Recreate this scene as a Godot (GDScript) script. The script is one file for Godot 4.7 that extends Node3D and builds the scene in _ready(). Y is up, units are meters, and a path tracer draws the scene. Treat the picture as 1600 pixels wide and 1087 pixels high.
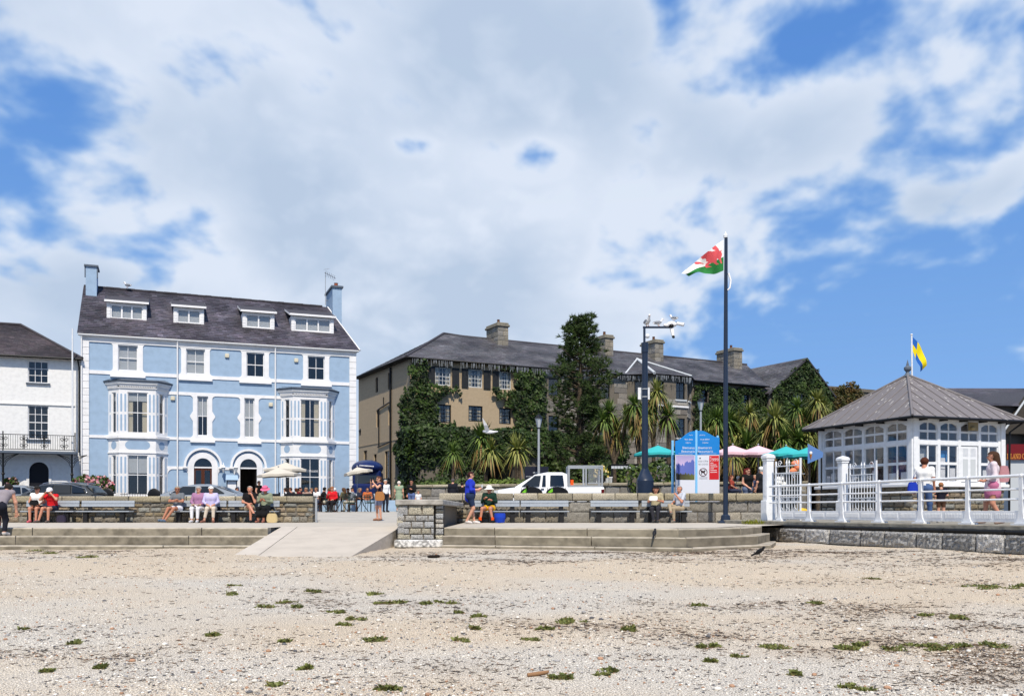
extends Node3D

# ---------------------------------------------------------------- helpers
var rng := RandomNumberGenerator.new()
var M := {}
var T := {}
var taken := {}
var CUBE := BoxMesh.new()

class MB:
	var v := PackedVector3Array()
	var n := PackedVector3Array()
	var c := PackedColorArray()
	var col := Color.WHITE
	var xf := Transform3D.IDENTITY
	func p3(a: Vector3, b: Vector3, d: Vector3, na: Vector3, nb: Vector3, nd: Vector3) -> void:
		v.append(xf * a); v.append(xf * d); v.append(xf * b)
		n.append((xf.basis * na).normalized()); n.append((xf.basis * nd).normalized()); n.append((xf.basis * nb).normalized())
		c.append(col); c.append(col); c.append(col)
	func tri(a: Vector3, b: Vector3, d: Vector3) -> void:
		var k := (b - a).cross(d - a).normalized()
		p3(a, b, d, k, k, k)
	func quad(a: Vector3, b: Vector3, d: Vector3, e: Vector3) -> void:
		var k := (b - a).cross(d - a)
		if k.length_squared() < 1e-14: k = (d - a).cross(e - a)
		k = k.normalized()
		p3(a, b, d, k, k, k); p3(a, d, e, k, k, k)
	func sq(a: Vector3, b: Vector3, d: Vector3, e: Vector3, na: Vector3, nb: Vector3, nd: Vector3, ne: Vector3) -> void:
		p3(a, b, d, na, nb, nd); p3(a, d, e, na, nd, ne)
	func box(m: Vector3, s: Vector3, bs := Basis.IDENTITY) -> void:
		var x := bs.x * s.x * 0.5; var y := bs.y * s.y * 0.5; var z := bs.z * s.z * 0.5
		quad(m - x - y + z, m + x - y + z, m + x + y + z, m - x + y + z)
		quad(m + x - y - z, m - x - y - z, m - x + y - z, m + x + y - z)
		quad(m + x - y + z, m + x - y - z, m + x + y - z, m + x + y + z)
		quad(m - x - y - z, m - x - y + z, m - x + y + z, m - x + y - z)
		quad(m - x + y + z, m + x + y + z, m + x + y - z, m - x + y - z)
		quad(m - x - y - z, m + x - y - z, m + x - y + z, m - x - y + z)
	func span(a: Vector3, b: Vector3) -> void:
		box((a + b) * 0.5, (b - a).abs())
	# a box with chamfered edges; jit moves its corners so that stones are uneven
	func cbox(m: Vector3, s: Vector3, ch: float, bs := Basis.IDENTITY, jit := 0.0, r: RandomNumberGenerator = null) -> void:
		var P := {}
		for i in 8:
			var sg := Vector3(1 if i & 1 else -1, 1 if i & 2 else -1, 1 if i & 4 else -1)
			var h := s * 0.5
			var j := Vector3.ZERO
			if jit > 0.0: j = Vector3(r.randf_range(-jit, jit), r.randf_range(-jit, jit), r.randf_range(-jit, jit))
			for ax in 3:
				var q := Vector3(sg.x * (h.x - ch), sg.y * (h.y - ch), sg.z * (h.z - ch)) + j
				q[ax] += sg[ax] * ch
				P[i * 3 + ax] = m + bs * q
		for ax in 3:
			var u: int = [2, 4, 1][ax]; var w: int = [4, 1, 2][ax]; var o: int = [1, 2, 4][ax]
			quad(P[o * 3 + ax], P[(o | u) * 3 + ax], P[(o | u | w) * 3 + ax], P[(o | w) * 3 + ax])
			quad(P[ax], P[w * 3 + ax], P[(u | w) * 3 + ax], P[u * 3 + ax])
		var ctr := m
		for ax in 3:
			var o: int = [1, 2, 4][ax]
			var b1: int = [2, 4, 1][ax]; var b2: int = [4, 1, 2][ax]
			var a1 := (ax + 1) % 3; var a2 := (ax + 2) % 3
			for k in 4:
				var base := (b1 if k & 1 else 0) | (b2 if k & 2 else 0)
				outq(P[base * 3 + a1], P[(base | o) * 3 + a1], P[(base | o) * 3 + a2], P[base * 3 + a2], ctr)
		for i in 8:
			var a: Vector3 = P[i * 3]; var b: Vector3 = P[i * 3 + 1]; var d: Vector3 = P[i * 3 + 2]
			if (b - a).cross(d - a).dot(a - ctr) < 0.0: tri(a, d, b)
			else: tri(a, b, d)
	func outq(a: Vector3, b: Vector3, d: Vector3, e: Vector3, ctr: Vector3) -> void:
		if (b - a).cross(d - a).dot((a + d) * 0.5 - ctr) < 0.0: quad(a, e, d, b)
		else: quad(a, b, d, e)
	func tube(pts: Array, rad: Array, sides := 8, caps := true) -> void:
		var rings := []
		var nrm := []
		var up := Vector3.UP
		for i in pts.size():
			var t: Vector3 = (pts[min(i + 1, pts.size() - 1)] - pts[max(i - 1, 0)])
			t = t.normalized()
			if abs(t.dot(up)) > 0.95: up = Vector3.RIGHT if abs(t.x) < 0.9 else Vector3.BACK
			var a := up.cross(t).normalized(); var b := t.cross(a)
			up = b
			var ring := []; var rn := []
			for k in sides:
				var g := TAU * k / sides
				var q := a * cos(g) + b * sin(g)
				rn.append(q); ring.append(pts[i] + q * rad[min(i, rad.size() - 1)])
			rings.append(ring); nrm.append(rn)
		for i in pts.size() - 1:
			for k in sides:
				var k2 := (k + 1) % sides
				sq(rings[i][k], rings[i][k2], rings[i + 1][k2], rings[i + 1][k], nrm[i][k], nrm[i][k2], nrm[i + 1][k2], nrm[i + 1][k])
		if caps:
			for k in range(1, sides - 1):
				tri(rings[0][0], rings[0][k + 1], rings[0][k])
				tri(rings[-1][0], rings[-1][k], rings[-1][k + 1])
	func rod(a: Vector3, b: Vector3, r: float, sides := 6) -> void:
		tube([a, b], [r, r], sides)
	func lathe(prof: Array, segs := 16, at := Vector3.ZERO) -> void:
		for i in prof.size() - 1:
			var p: Vector2 = prof[i]; var q: Vector2 = prof[i + 1]
			var d := q - p
			var nn := Vector2(d.y, -d.x).normalized()
			for k in segs:
				var a := TAU * k / segs; var b := TAU * (k + 1) / segs
				var A := Vector3(cos(a), 0, -sin(a)); var B := Vector3(cos(b), 0, -sin(b))
				var Y := Vector3.UP
				if p.x < 1e-5: p3(at + Y * p.y, at + B * q.x + Y * q.y, at + A * q.x + Y * q.y, Y * nn.y + (A + B) * 0.5 * nn.x, B * nn.x + Y * nn.y, A * nn.x + Y * nn.y)
				elif q.x < 1e-5: p3(at + A * p.x + Y * p.y, at + B * p.x + Y * p.y, at + Y * q.y, A * nn.x + Y * nn.y, B * nn.x + Y * nn.y, Y * nn.y + (A + B) * 0.5 * nn.x)
				else: sq(at + A * p.x + Y * p.y, at + B * p.x + Y * p.y, at + B * q.x + Y * q.y, at + A * q.x + Y * q.y, A * nn.x + Y * nn.y, B * nn.x + Y * nn.y, B * nn.x + Y * nn.y, A * nn.x + Y * nn.y)
	func ell(m: Vector3, r: Vector3, su := 10, sv := 6, bs := Basis.IDENTITY) -> void:
		for i in sv:
			var t0 := PI * i / sv; var t1 := PI * (i + 1) / sv
			for k in su:
				var a := TAU * k / su; var b := TAU * (k + 1) / su
				var q := []
				for s in [[t1, a], [t1, b], [t0, b], [t0, a]]:
					q.append(Vector3(sin(s[0]) * cos(s[1]), cos(s[0]), -sin(s[0]) * sin(s[1])))
				var P := []; var N := []
				for e in q:
					P.append(m + bs * (e * r)); N.append(bs * (e / r).normalized())
				if i == 0: p3(P[0], P[1], P[2], N[0], N[1], N[2])
				elif i == sv - 1: p3(P[0], P[2], P[3], N[0], N[2], N[3])
				else: sq(P[0], P[1], P[2], P[3], N[0], N[1], N[2], N[3])
	func prism(poly: PackedVector2Array, z0: float, z1: float, back := false) -> void:
		var pg := poly.duplicate()
		if Geometry2D.is_polygon_clockwise(pg): pg.reverse()
		var ix := Geometry2D.triangulate_polygon(pg)
		for i in range(0, ix.size(), 3):
			var a := pg[ix[i]]; var b := pg[ix[i + 1]]; var d := pg[ix[i + 2]]
			if (b - a).cross(d - a) < 0.0:
				var t := b; b = d; d = t
			tri(Vector3(a.x, a.y, z1), Vector3(b.x, b.y, z1), Vector3(d.x, d.y, z1))
			if back: tri(Vector3(a.x, a.y, z0), Vector3(d.x, d.y, z0), Vector3(b.x, b.y, z0))
		for i in pg.size():
			var a := pg[i]; var b := pg[(i + 1) % pg.size()]
			quad(Vector3(a.x, a.y, z0), Vector3(b.x, b.y, z0), Vector3(b.x, b.y, z1), Vector3(a.x, a.y, z1))
	func mesh() -> ArrayMesh:
		var a := []
		a.resize(Mesh.ARRAY_MAX)
		a[Mesh.ARRAY_VERTEX] = v; a[Mesh.ARRAY_NORMAL] = n; a[Mesh.ARRAY_COLOR] = c
		var m := ArrayMesh.new()
		m.add_surface_from_arrays(Mesh.PRIMITIVE_TRIANGLES, a)
		return m

func numbered(called: String) -> String:
	var k: int = taken.get(called, 0)
	taken[called] = k + 1
	return called if k == 0 else "%s_%03d" % [called, k]
func tag(o: Node, label: String, category: String, group := "") -> Node:
	o.set_meta("label", label); o.set_meta("category", category)
	if group: o.set_meta("group", group)
	return o
func thing(called: String, label: String, category: String, at := Vector3.ZERO, turn := 0.0, group := "") -> Node3D:
	var o := Node3D.new()
	o.name = numbered(called); add_child(o)
	o.position = at; o.rotation.y = turn
	tag(o, label, category, group)
	return o
func part(parent: Node, called: String, mesh: Mesh, mat: Material, at := Vector3.ZERO) -> MeshInstance3D:
	var o := MeshInstance3D.new()
	o.name = called; o.mesh = mesh; o.material_override = mat; o.position = at
	parent.add_child(o, true)
	return o
func one(called: String, label: String, category: String, mesh: Mesh, mat: Material, at := Vector3.ZERO, turn := 0.0, group := "") -> MeshInstance3D:
	var o := MeshInstance3D.new()
	o.name = numbered(called); o.mesh = mesh; o.material_override = mat
	add_child(o); o.position = at; o.rotation.y = turn
	tag(o, label, category, group)
	return o
func setting(called: String, mesh: Mesh, mat: Material, at := Vector3.ZERO) -> MeshInstance3D:
	var o := MeshInstance3D.new()
	o.name = numbered(called); o.mesh = mesh; o.material_override = mat
	add_child(o); o.position = at
	o.set_meta("kind", "structure")
	return o
func pbox(parent: Node, called: String, m: Vector3, s: Vector3, mat: Material, turn := Vector3.ZERO) -> MeshInstance3D:
	var o := part(parent, called, CUBE, mat, m)
	o.rotation = turn; o.scale = s
	return o
func pspan(parent: Node, called: String, a: Vector3, b: Vector3, mat: Material) -> MeshInstance3D:
	return pbox(parent, called, (a + b) * 0.5, (b - a).abs(), mat)
func at(x: float, d: float, y := 0.0) -> Vector3:
	return Vector3(x, y, -d)
func dup(o: Node3D, label := "") -> Node3D:
	var base := String(o.name)
	var r: Node3D = o.duplicate()
	var i := base.rfind("_")
	if i > 0 and base.substr(i + 1).length() == 3 and base.substr(i + 1).is_valid_int(): base = base.left(i)
	r.name = numbered(base); add_child(r)
	if label: r.set_meta("label", label)
	return r

func noise_tex(key: String, freq: float, oct: int, ramp: Array, kind := FastNoiseLite.TYPE_SIMPLEX_SMOOTH, size := 512, bump := 0.0, sd := 1) -> NoiseTexture2D:
	var f := FastNoiseLite.new()
	f.noise_type = kind; f.frequency = freq; f.seed = sd
	f.fractal_type = FastNoiseLite.FRACTAL_FBM; f.fractal_octaves = oct
	if kind == FastNoiseLite.TYPE_CELLULAR: f.cellular_return_type = FastNoiseLite.RETURN_CELL_VALUE
	var t := NoiseTexture2D.new()
	t.width = size; t.height = size; t.seamless = freq < 0.04; t.noise = f
	if bump > 0.0:
		t.as_normal_map = true; t.bump_strength = bump
	else:
		var g := Gradient.new()
		var offs := PackedFloat32Array(); var cols := PackedColorArray()
		for r in ramp:
			offs.append(r[0]); cols.append(r[1])
		g.offsets = offs; g.colors = cols
		t.color_ramp = g
	T[key] = t
	return t
func grey(x: float) -> Color:
	return Color(x, x, x)
# colour is sRGB; tex multiplies it; scale is repeats per metre
func mk(key: String, col: Color, rough := 0.8, tex := "", scale := 0.5, bump := "", bscale := 0.6, world := true) -> StandardMaterial3D:
	var m := StandardMaterial3D.new()
	m.resource_name = key
	m.albedo_color = col; m.roughness = rough
	m.metallic_specular = 0.4
	if tex or bump:
		m.uv1_triplanar = true; m.uv1_world_triplanar = world
		m.uv1_scale = Vector3.ONE * scale
	if tex: m.albedo_texture = T[tex]
	if bump:
		m.normal_enabled = true; m.normal_texture = T[bump]; m.normal_scale = bscale
	M[key] = m
	return m
func vc(m: StandardMaterial3D) -> StandardMaterial3D:
	m.vertex_color_use_as_albedo = true
	return m
func lin(r: float, g: float, b: float) -> Color:
	return Color(r, g, b).srgb_to_linear()

func textures() -> void:
	noise_tex("mottle", 0.012, 6, [[0.0, grey(0.92)], [0.5, grey(0.975)], [1.0, grey(1.0)]])
	noise_tex("grime", 0.01, 6, [[0.0, grey(0.45)], [0.42, grey(0.75)], [0.6, grey(0.97)], [1.0, grey(1.0)]], FastNoiseLite.TYPE_SIMPLEX_SMOOTH, 512, 0.0, 5)
	noise_tex("speck", 0.09, 3, [[0.0, grey(0.35)], [0.3, grey(0.72)], [0.45, grey(0.9)], [0.75, grey(1.0)], [1.0, grey(1.0)]], FastNoiseLite.TYPE_SIMPLEX, 512, 0.0, 3)
	noise_tex("granite", 0.05, 5, [[0.0, grey(0.38)], [0.3, grey(0.68)], [0.5, grey(0.86)], [0.7, grey(1.0)], [1.0, grey(1.0)]], FastNoiseLite.TYPE_SIMPLEX, 512, 0.0, 33)
	noise_tex("concretecol", 0.016, 7, [[0.0, grey(0.70)], [0.36, grey(0.86)], [0.52, grey(0.95)], [0.7, grey(1.0)], [1.0, grey(1.0)]], FastNoiseLite.TYPE_SIMPLEX_SMOOTH, 1024, 0.0, 35)
	noise_tex("rough", 0.05, 4, [], FastNoiseLite.TYPE_SIMPLEX_SMOOTH, 512, 5.0, 8)
	noise_tex("render", 0.16, 2, [], FastNoiseLite.TYPE_SIMPLEX_SMOOTH, 512, 4.0, 9)
	noise_tex("sandcol", 0.11, 3, [[0.0, Color(0.26, 0.25, 0.24)], [0.28, Color(0.60, 0.57, 0.53)], [0.43, Color(0.88, 0.85, 0.80)], [0.6, Color(0.96, 0.94, 0.90)], [0.85, Color(1.0, 0.99, 0.96)], [1.0, Color(1, 1, 1)]], FastNoiseLite.TYPE_SIMPLEX, 1024, 0.0, 12)
	noise_tex("sandbump", 0.06, 4, [], FastNoiseLite.TYPE_SIMPLEX_SMOOTH, 1024, 9.0, 14)
	noise_tex("slatecol", 0.02, 4, [[0.0, grey(0.6)], [0.5, grey(0.88)], [1.0, grey(1.0)]], FastNoiseLite.TYPE_SIMPLEX_SMOOTH, 512, 0.0, 21)

func materials() -> void:
	mk("white", Color(0.925, 0.925, 0.925), 0.6, "mottle", 0.25)
	mk("whiteroof", Color(0.88, 0.88, 0.88), 0.5)
	mk("blue", Color(0.605, 0.70, 0.795), 0.75, "mottle", 0.3, "render", 0.15)
	mk("blueplate", Color(0.605, 0.70, 0.795), 0.75, "mottle", 0.3)
	mk("whitewall", Color(0.92, 0.92, 0.91), 0.85, "mottle", 0.6, "render", 0.5)
	mk("lead", Color(0.36, 0.40, 0.45), 0.55, "mottle", 0.6)
	mk("black", Color(0.06, 0.06, 0.065), 0.45)
	mk("hall", Color(0.50, 0.46, 0.41), 0.95)
	mk("blind", Color(0.74, 0.76, 0.77), 0.9)
	mk("curtain", Color(0.82, 0.79, 0.70), 0.95)
	mk("brown", Color(0.33, 0.17, 0.09), 0.5, "mottle", 1.0)
	vc(mk("slate", Color(1, 1, 1), 0.6, "slatecol", 0.8, "rough", 0.4))
	mk("ridge", Color(0.26, 0.25, 0.27), 0.7, "mottle", 0.8)
	mk("beige", Color(0.70, 0.625, 0.515), 0.9, "mottle", 0.5, "render", 0.5)
	vc(mk("ashlar", Color(1, 1, 1), 0.9, "grime", 0.5, "rough", 0.7))
	vc(mk("stone", Color(1, 1, 1), 0.92, "granite", 1.1, "rough", 1.6))
	mk("mortar", Color(0.50, 0.47, 0.42), 0.95, "speck", 1.2, "rough", 1.0)
	mk("mortardark", Color(0.30, 0.28, 0.25), 0.95, "speck", 1.2, "rough", 1.0)
	mk("whitewash", Color(0.88, 0.88, 0.87), 0.9, "grime", 1.4, "rough", 1.0)
	vc(mk("concrete", Color(1, 1, 1), 0.92, "concretecol", 0.14, "rough", 0.25))
	vc(mk("rampconcrete", Color(1, 1, 1), 0.92, "mottle", 0.2, "rough", 0.2))
	mk("pave", Color(0.70, 0.68, 0.64), 0.92, "mottle", 0.1, "rough", 0.3)
	mk("asphalt", Color(0.30, 0.30, 0.31), 0.95, "speck", 0.7, "rough", 0.5)
	vc(mk("sand", Color(1, 1, 1), 0.97, "sandcol", 0.42, "sandbump", 1.3))
	vc(mk("pebble", Color(1, 1, 1), 0.85))
	var lf := vc(mk("leaf", Color(1, 1, 1), 0.6))
	lf.cull_mode = BaseMaterial3D.CULL_DISABLED
	lf.backlight_enabled = true; lf.backlight = Color(0.25, 0.3, 0.1)
	mk("bark", Color(0.38, 0.33, 0.27), 0.95, "grime", 1.2, "rough", 1.0)
	mk("benchgrey", Color(0.62, 0.65, 0.68), 0.6, "mottle", 1.5)
	mk("benchdark", Color(0.10, 0.10, 0.11), 0.7)
	mk("navy", Color(0.13, 0.18, 0.26), 0.4, "mottle", 1.0)
	mk("galv", Color(0.62, 0.64, 0.66), 0.45, "mottle", 1.0)
	mk("steelwhite", Color(0.90, 0.91, 0.92), 0.4, "mottle", 0.8)
	mk("copper", Color(0.47, 0.45, 0.45), 0.6, "mottle", 0.7, "rough", 0.15)
	mk("rust", Color(0.35, 0.22, 0.15), 0.9)
	var g := mk("glass", Color(0.16, 0.19, 0.22, 0.10), 0.03)
	g.transparency = BaseMaterial3D.TRANSPARENCY_ALPHA; g.metallic_specular = 0.6
	var cg := mk("carglass", Color(0.05, 0.06, 0.065), 0.04)
	cg.metallic_specular = 0.7
	mk("tyre", Color(0.05, 0.05, 0.05), 0.85)
	var cw := mk("carwhite", Color(0.86, 0.87, 0.88), 0.3)
	cw.clearcoat_enabled = true; cw.clearcoat = 0.6
	var cs := mk("carsilver", Color(0.55, 0.58, 0.61), 0.32)
	cs.metallic = 0.4; cs.clearcoat_enabled = true
	var cd := mk("cargrey", Color(0.20, 0.22, 0.23), 0.3)
	cd.metallic = 0.4; cd.clearcoat_enabled = true
	mk("chrome", Color(0.75, 0.76, 0.78), 0.2).metallic = 0.9
	mk("lampred", Color(0.35, 0.02, 0.03), 0.3)
	mk("gull", Color(0.90, 0.90, 0.90), 0.8)
	mk("gullgrey", Color(0.55, 0.57, 0.60), 0.8)
	mk("crow", Color(0.06, 0.06, 0.07), 0.6)
	mk("orange", Color(0.80, 0.50, 0.15), 0.6)

# ---------------------------------------------------------------- sky
const SKYBLOBS := [
	# azimuth, elevation (degrees), half widths, weight: where the cloud lies thicker or opens
	[-14.0, 22.0, 13.0, 7.0, 0.30], [-8.0, 26.0, 14.0, 6.0, 0.26], [2.0, 25.0, 6.0, 6.0, 0.22], [-20.0, 8.0, 12.0, 6.0, 0.34], [-6.0, 9.0, 10.0, 6.0, 0.32], [0.0, 14.0, 12.0, 4.0, 0.22], [4.0, 8.0, 6.0, 6.0, 0.22],
	[-27.6, 21.5, 2.6, 2.6, -0.42], [-26.0, 12.0, 7.0, 5.0, 0.22], [20.0, 27.5, 8.0, 3.0, 0.16], [27.5, 25.0, 4.0, 4.0, 0.2], [-28.0, 28.0, 5.0, 3.0, 0.25], [-22.5, 17.5, 5.5, 3.0, 0.24], [-26.5, 24.5, 4.0, 1.6, 0.12], [-28.0, 17.2, 2.6, 1.0, -0.40], [-24.0, 19.5, 3.0, 1.4, -0.22], [-0.2, 20.6, 2.3, 1.0, -0.5], [1.4, 21.3, 1.2, 0.8, -0.3], [-5.6, 21.4, 1.9, 0.6, -0.34], [2.6, 21.0, 1.6, 0.9, -0.35], [9.5, 28.0, 1.3, 3.2, -0.4], [8.2, 22.0, 1.5, 2.0, -0.22],
	[11.5, 27.5, 4.5, 2.6, 0.22], [9.5, 23.5, 3.0, 1.8, 0.15], [15.5, 21.0, 5.5, 2.2, 0.30], [18.5, 22.0, 3.2, 3.4, 0.22], [23.5, 24.0, 4.0, 3.0, 0.20], [24.0, 16.8, 1.8, 1.2, 0.32], [27.5, 17.0, 2.6, 1.4, 0.34], [11.0, 16.0, 5.0, 3.0, 0.22], [10.0, 12.0, 4.0, 2.0, 0.15],
	[18.5, 25.8, 3.4, 1.8, -0.35], [14.0, 24.4, 1.6, 1.2, -0.25], [25.5, 19.6, 3.4, 1.6, -0.30], [18.5, 16.8, 3.6, 1.2, -0.35], [20.0, 10.0, 10.0, 4.5, -0.34], [5.4, 13.9, 1.8, 0.7, -0.22], [29.0, 27.0, 3.0, 3.0, -0.05],
]
var n1 := FastNoiseLite.new()
var n2 := FastNoiseLite.new()
var n3 := FastNoiseLite.new()
var blobs := PackedFloat32Array()
func sky_setup() -> void:
	blobs.resize(241 * 102)
	for j in 102:
		for i in 241:
			var s := 0.0
			for q in SKYBLOBS:
				var u: float = (i * 0.5 - 60.0 - q[0]) / q[2]; var w: float = (j * 0.5 - q[1]) / q[3]
				var r := u * u + w * w
				if r < 6.0: s += q[4] * exp(-r)
			blobs[j * 241 + i] = s
	for q in [[n1, 41, 1.5, 7], [n2, 77, 0.8, 3], [n3, 9, 4.4, 6]]:
		q[0].seed = q[1]; q[0].frequency = q[2]; q[0].fractal_octaves = q[3]
		q[0].noise_type = FastNoiseLite.TYPE_SIMPLEX_SMOOTH; q[0].fractal_type = FastNoiseLite.FRACTAL_FBM
func sky_at(az: float, el: float) -> Color:
	var s := sin(el)
	var air := Color(0.56, 0.73, 0.93).lerp(Color(0.36, 0.555, 0.83), clampf(s / 0.42, 0.0, 1.0)).lerp(Color(0.25, 0.44, 0.75), clampf((s - 0.42) / 0.58, 0.0, 1.0))
	if s <= 0.0: return air
	var h := 1.0 / (s + 0.34)
	var px := sin(az) * cos(el) * h; var pz := cos(az) * cos(el) * h
	var wx := n2.get_noise_2d(px * 1.5 + 7.0, pz * 1.5) * 0.10
	var b := n1.get_noise_2d(px + wx, pz * 0.8 - wx)
	var fine := n3.get_noise_2d(px * 2.0 + wx * 2.0, pz * 1.7)
	var A := rad_to_deg(az); var L := rad_to_deg(el)
	var cov := 0.55 - clampf((A + 2.0) / 26.0, 0.0, 1.0) * 0.24 + n2.get_noise_2d(px * 0.7, pz * 0.7) * 0.25
	if A > -59.0 and A < 59.0 and L < 49.0:
		var gx := (A + 60.0) * 2.0; var gy := L * 2.0
		var i := int(gx); var j := int(gy)
		var fx := gx - i; var fy := gy - j
		var k := j * 241 + i
		cov += lerpf(lerpf(blobs[k], blobs[k + 1], fx), lerpf(blobs[k + 241], blobs[k + 242], fx), fy)
	var t := cov + b * 0.66 + fine * 0.42
	var dens := smoothstep(0.22, 0.78, t)
	var thick := smoothstep(0.55, 1.15, t)
	var lit := n2.get_noise_2d(px * 2.6 + 31.0, pz * 2.0) * 1.1 + fine * 0.7 + b * 0.3
	var bright := Color(0.875, 0.905, 0.955).lerp(Color(0.735, 0.795, 0.875), clampf(thick * 0.8 - lit * 0.85, 0.0, 1.0))
	bright = bright.lerp(Color(0.76, 0.84, 0.94), clampf(1.0 - s / 0.20, 0.0, 1.0) * 0.6)
	return air.lerp(bright, dens * 0.94)
func make_sky() -> Image:
	sky_setup()
	var W := 4096; var H := 2048
	var lo := Image.create(512, 256, false, Image.FORMAT_RGB8)
	for y in 256:
		var el := (0.5 - (y + 0.5) / 256.0) * PI
		for x in 512:
			var az := wrapf((x + 0.5) / 512.0 * TAU, -PI, PI)
			lo.set_pixel(x, y, sky_at(az, el) if el > -0.05 else Color(0.55, 0.66, 0.78))
	lo.resize(W, H, Image.INTERPOLATE_BILINEAR)
	var half := int(W * 33.0 / 360.0)
	var y0 := int(H * (0.5 - 31.0 / 180.0)); var y1 := int(H * 0.5) + 2
	for y in range(y0, y1):
		var el := (0.5 - (y + 0.5) / H) * PI
		for x in range(-half, half):
			lo.set_pixel(posmod(x, W), y, sky_at((x + 0.5) / W * TAU, el))
	return lo

func camera_and_light() -> void:
	var cam := Camera3D.new()
	cam.name = "camera"
	var near := 0.1
	cam.set_frustum(near * 1087.0 / 1450.0, Vector2(0, near * (798.0 - 543.5) / 1450.0), near, 1500.0)
	cam.position = Vector3(0, 0.42, 0)
	add_child(cam)
	cam.current = true
	var env := Environment.new()
	env.tonemap_mode = Environment.TONE_MAPPER_LINEAR
	env.tonemap_exposure = 1.06
	env.background_mode = Environment.BG_SKY
	var pm := PanoramaSkyMaterial.new()
	pm.panorama = ImageTexture.create_from_image(make_sky())
	var sky := Sky.new(); sky.sky_material = pm
	env.sky = sky
	env.sdfgi_enabled = true; env.ssao_enabled = true; env.ssil_enabled = true
	var we := WorldEnvironment.new(); we.name = "environment"; we.environment = env
	add_child(we)
	var sun := DirectionalLight3D.new(); sun.name = "sun"
	sun.light_energy = 1.5; sun.light_angular_distance = 0.5; sun.light_color = Color(1.0, 0.96, 0.9); sun.shadow_enabled = true
	add_child(sun)
	var el := deg_to_rad(53.0); var az := deg_to_rad(-6.0)
	sun.look_at_from_position(Vector3.ZERO, Vector3(sin(az) * cos(el), -sin(el), -cos(az) * cos(el)))

# ---------------------------------------------------------------- ground, promenade, walls
var sn := FastNoiseLite.new()
func sand_y(x: float, d: float) -> float:
	var y := -0.52
	if d < 19.0: y -= 0.0405 * (19.0 - d) * smoothstep(0.0, 4.0, 19.0 - d)
	if d > 19.0 and d < 24.0: y += 0.03 * sin((d - 19.0) / 5.0 * PI)
	y += sn.get_noise_2d(x * 3.0, d * 3.0) * 0.035 + sn.get_noise_2d(x * 14.0, d * 14.0) * 0.016 + sn.get_noise_2d(x * 46.0 + 9.0, d * 40.0) * 0.014
	return y
const LITTER := [[2.0, 20.6, 4.5, 0.9, 1.0], [-1.2, 19.2, 2.2, 0.6, 0.7], [0.5, 17.6, 3.0, 0.5, 0.8], [6.0, 20.5, 4.0, 1.2, 0.8], [3.8, 19.0, 2.0, 0.5, 0.6], [9.0, 17.5, 4.0, 1.3, 0.7], [2.5, 12.0, 1.3, 0.5, 0.7], [4.2, 11.6, 1.2, 0.5, 0.9], [5.6, 10.6, 2.0, 0.8, 0.8], [0.9, 10.4, 1.4, 0.5, 0.8], [2.0, 9.6, 1.4, 0.4, 0.7], [3.6, 9.2, 1.6, 0.5, 0.9], [4.6, 8.4, 1.6, 0.7, 1.0], [4.0, 7.6, 1.0, 0.3, 0.8], [0.9, 8.4, 0.9, 0.3, 0.6], [-1.6, 12.0, 1.8, 0.8, 0.6], [-2.6, 13.2, 1.5, 0.6, 0.45], [-9.6, 20.5, 1.6, 0.7, 0.7], [-8.6, 18.9, 1.3, 0.5, 0.5], [-5.0, 15.4, 1.6, 0.3, 0.5], [-4.3, 9.0, 2.0, 1.2, 0.3], [-3.6, 8.6, 0.2, 0.08, 2.0], [-0.8, 8.0, 1.4, 0.6, 0.35], [6.5, 14.5, 2.5, 0.8, 0.4]]
var litter_map := PackedFloat32Array()
func litter_setup() -> void:
	litter_map.resize(241 * 141)
	for j in 141:
		for i in 241:
			var s := 0.0
			for q in LITTER:
				var u: float = (i * 0.125 - 15.0 - q[0]) / q[2]; var w: float = (6.0 + j * 0.125 - q[1]) / q[3]
				var r := u * u + w * w
				if r < 5.0: s += q[4] * exp(-r)
			litter_map[j * 241 + i] = s
func litter(x: float, d: float) -> float:
	var i := int((x + 15.0) * 8.0); var j := int((d - 6.0) * 8.0)
	if i < 0 or j < 0 or i > 240 or j > 140: return 0.0
	return litter_map[j * 241 + i] * clampf(0.62 + sn.get_noise_2d(x * 9.0 + 50.0, d * 16.0) * 1.5, 0.0, 1.6)

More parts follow.
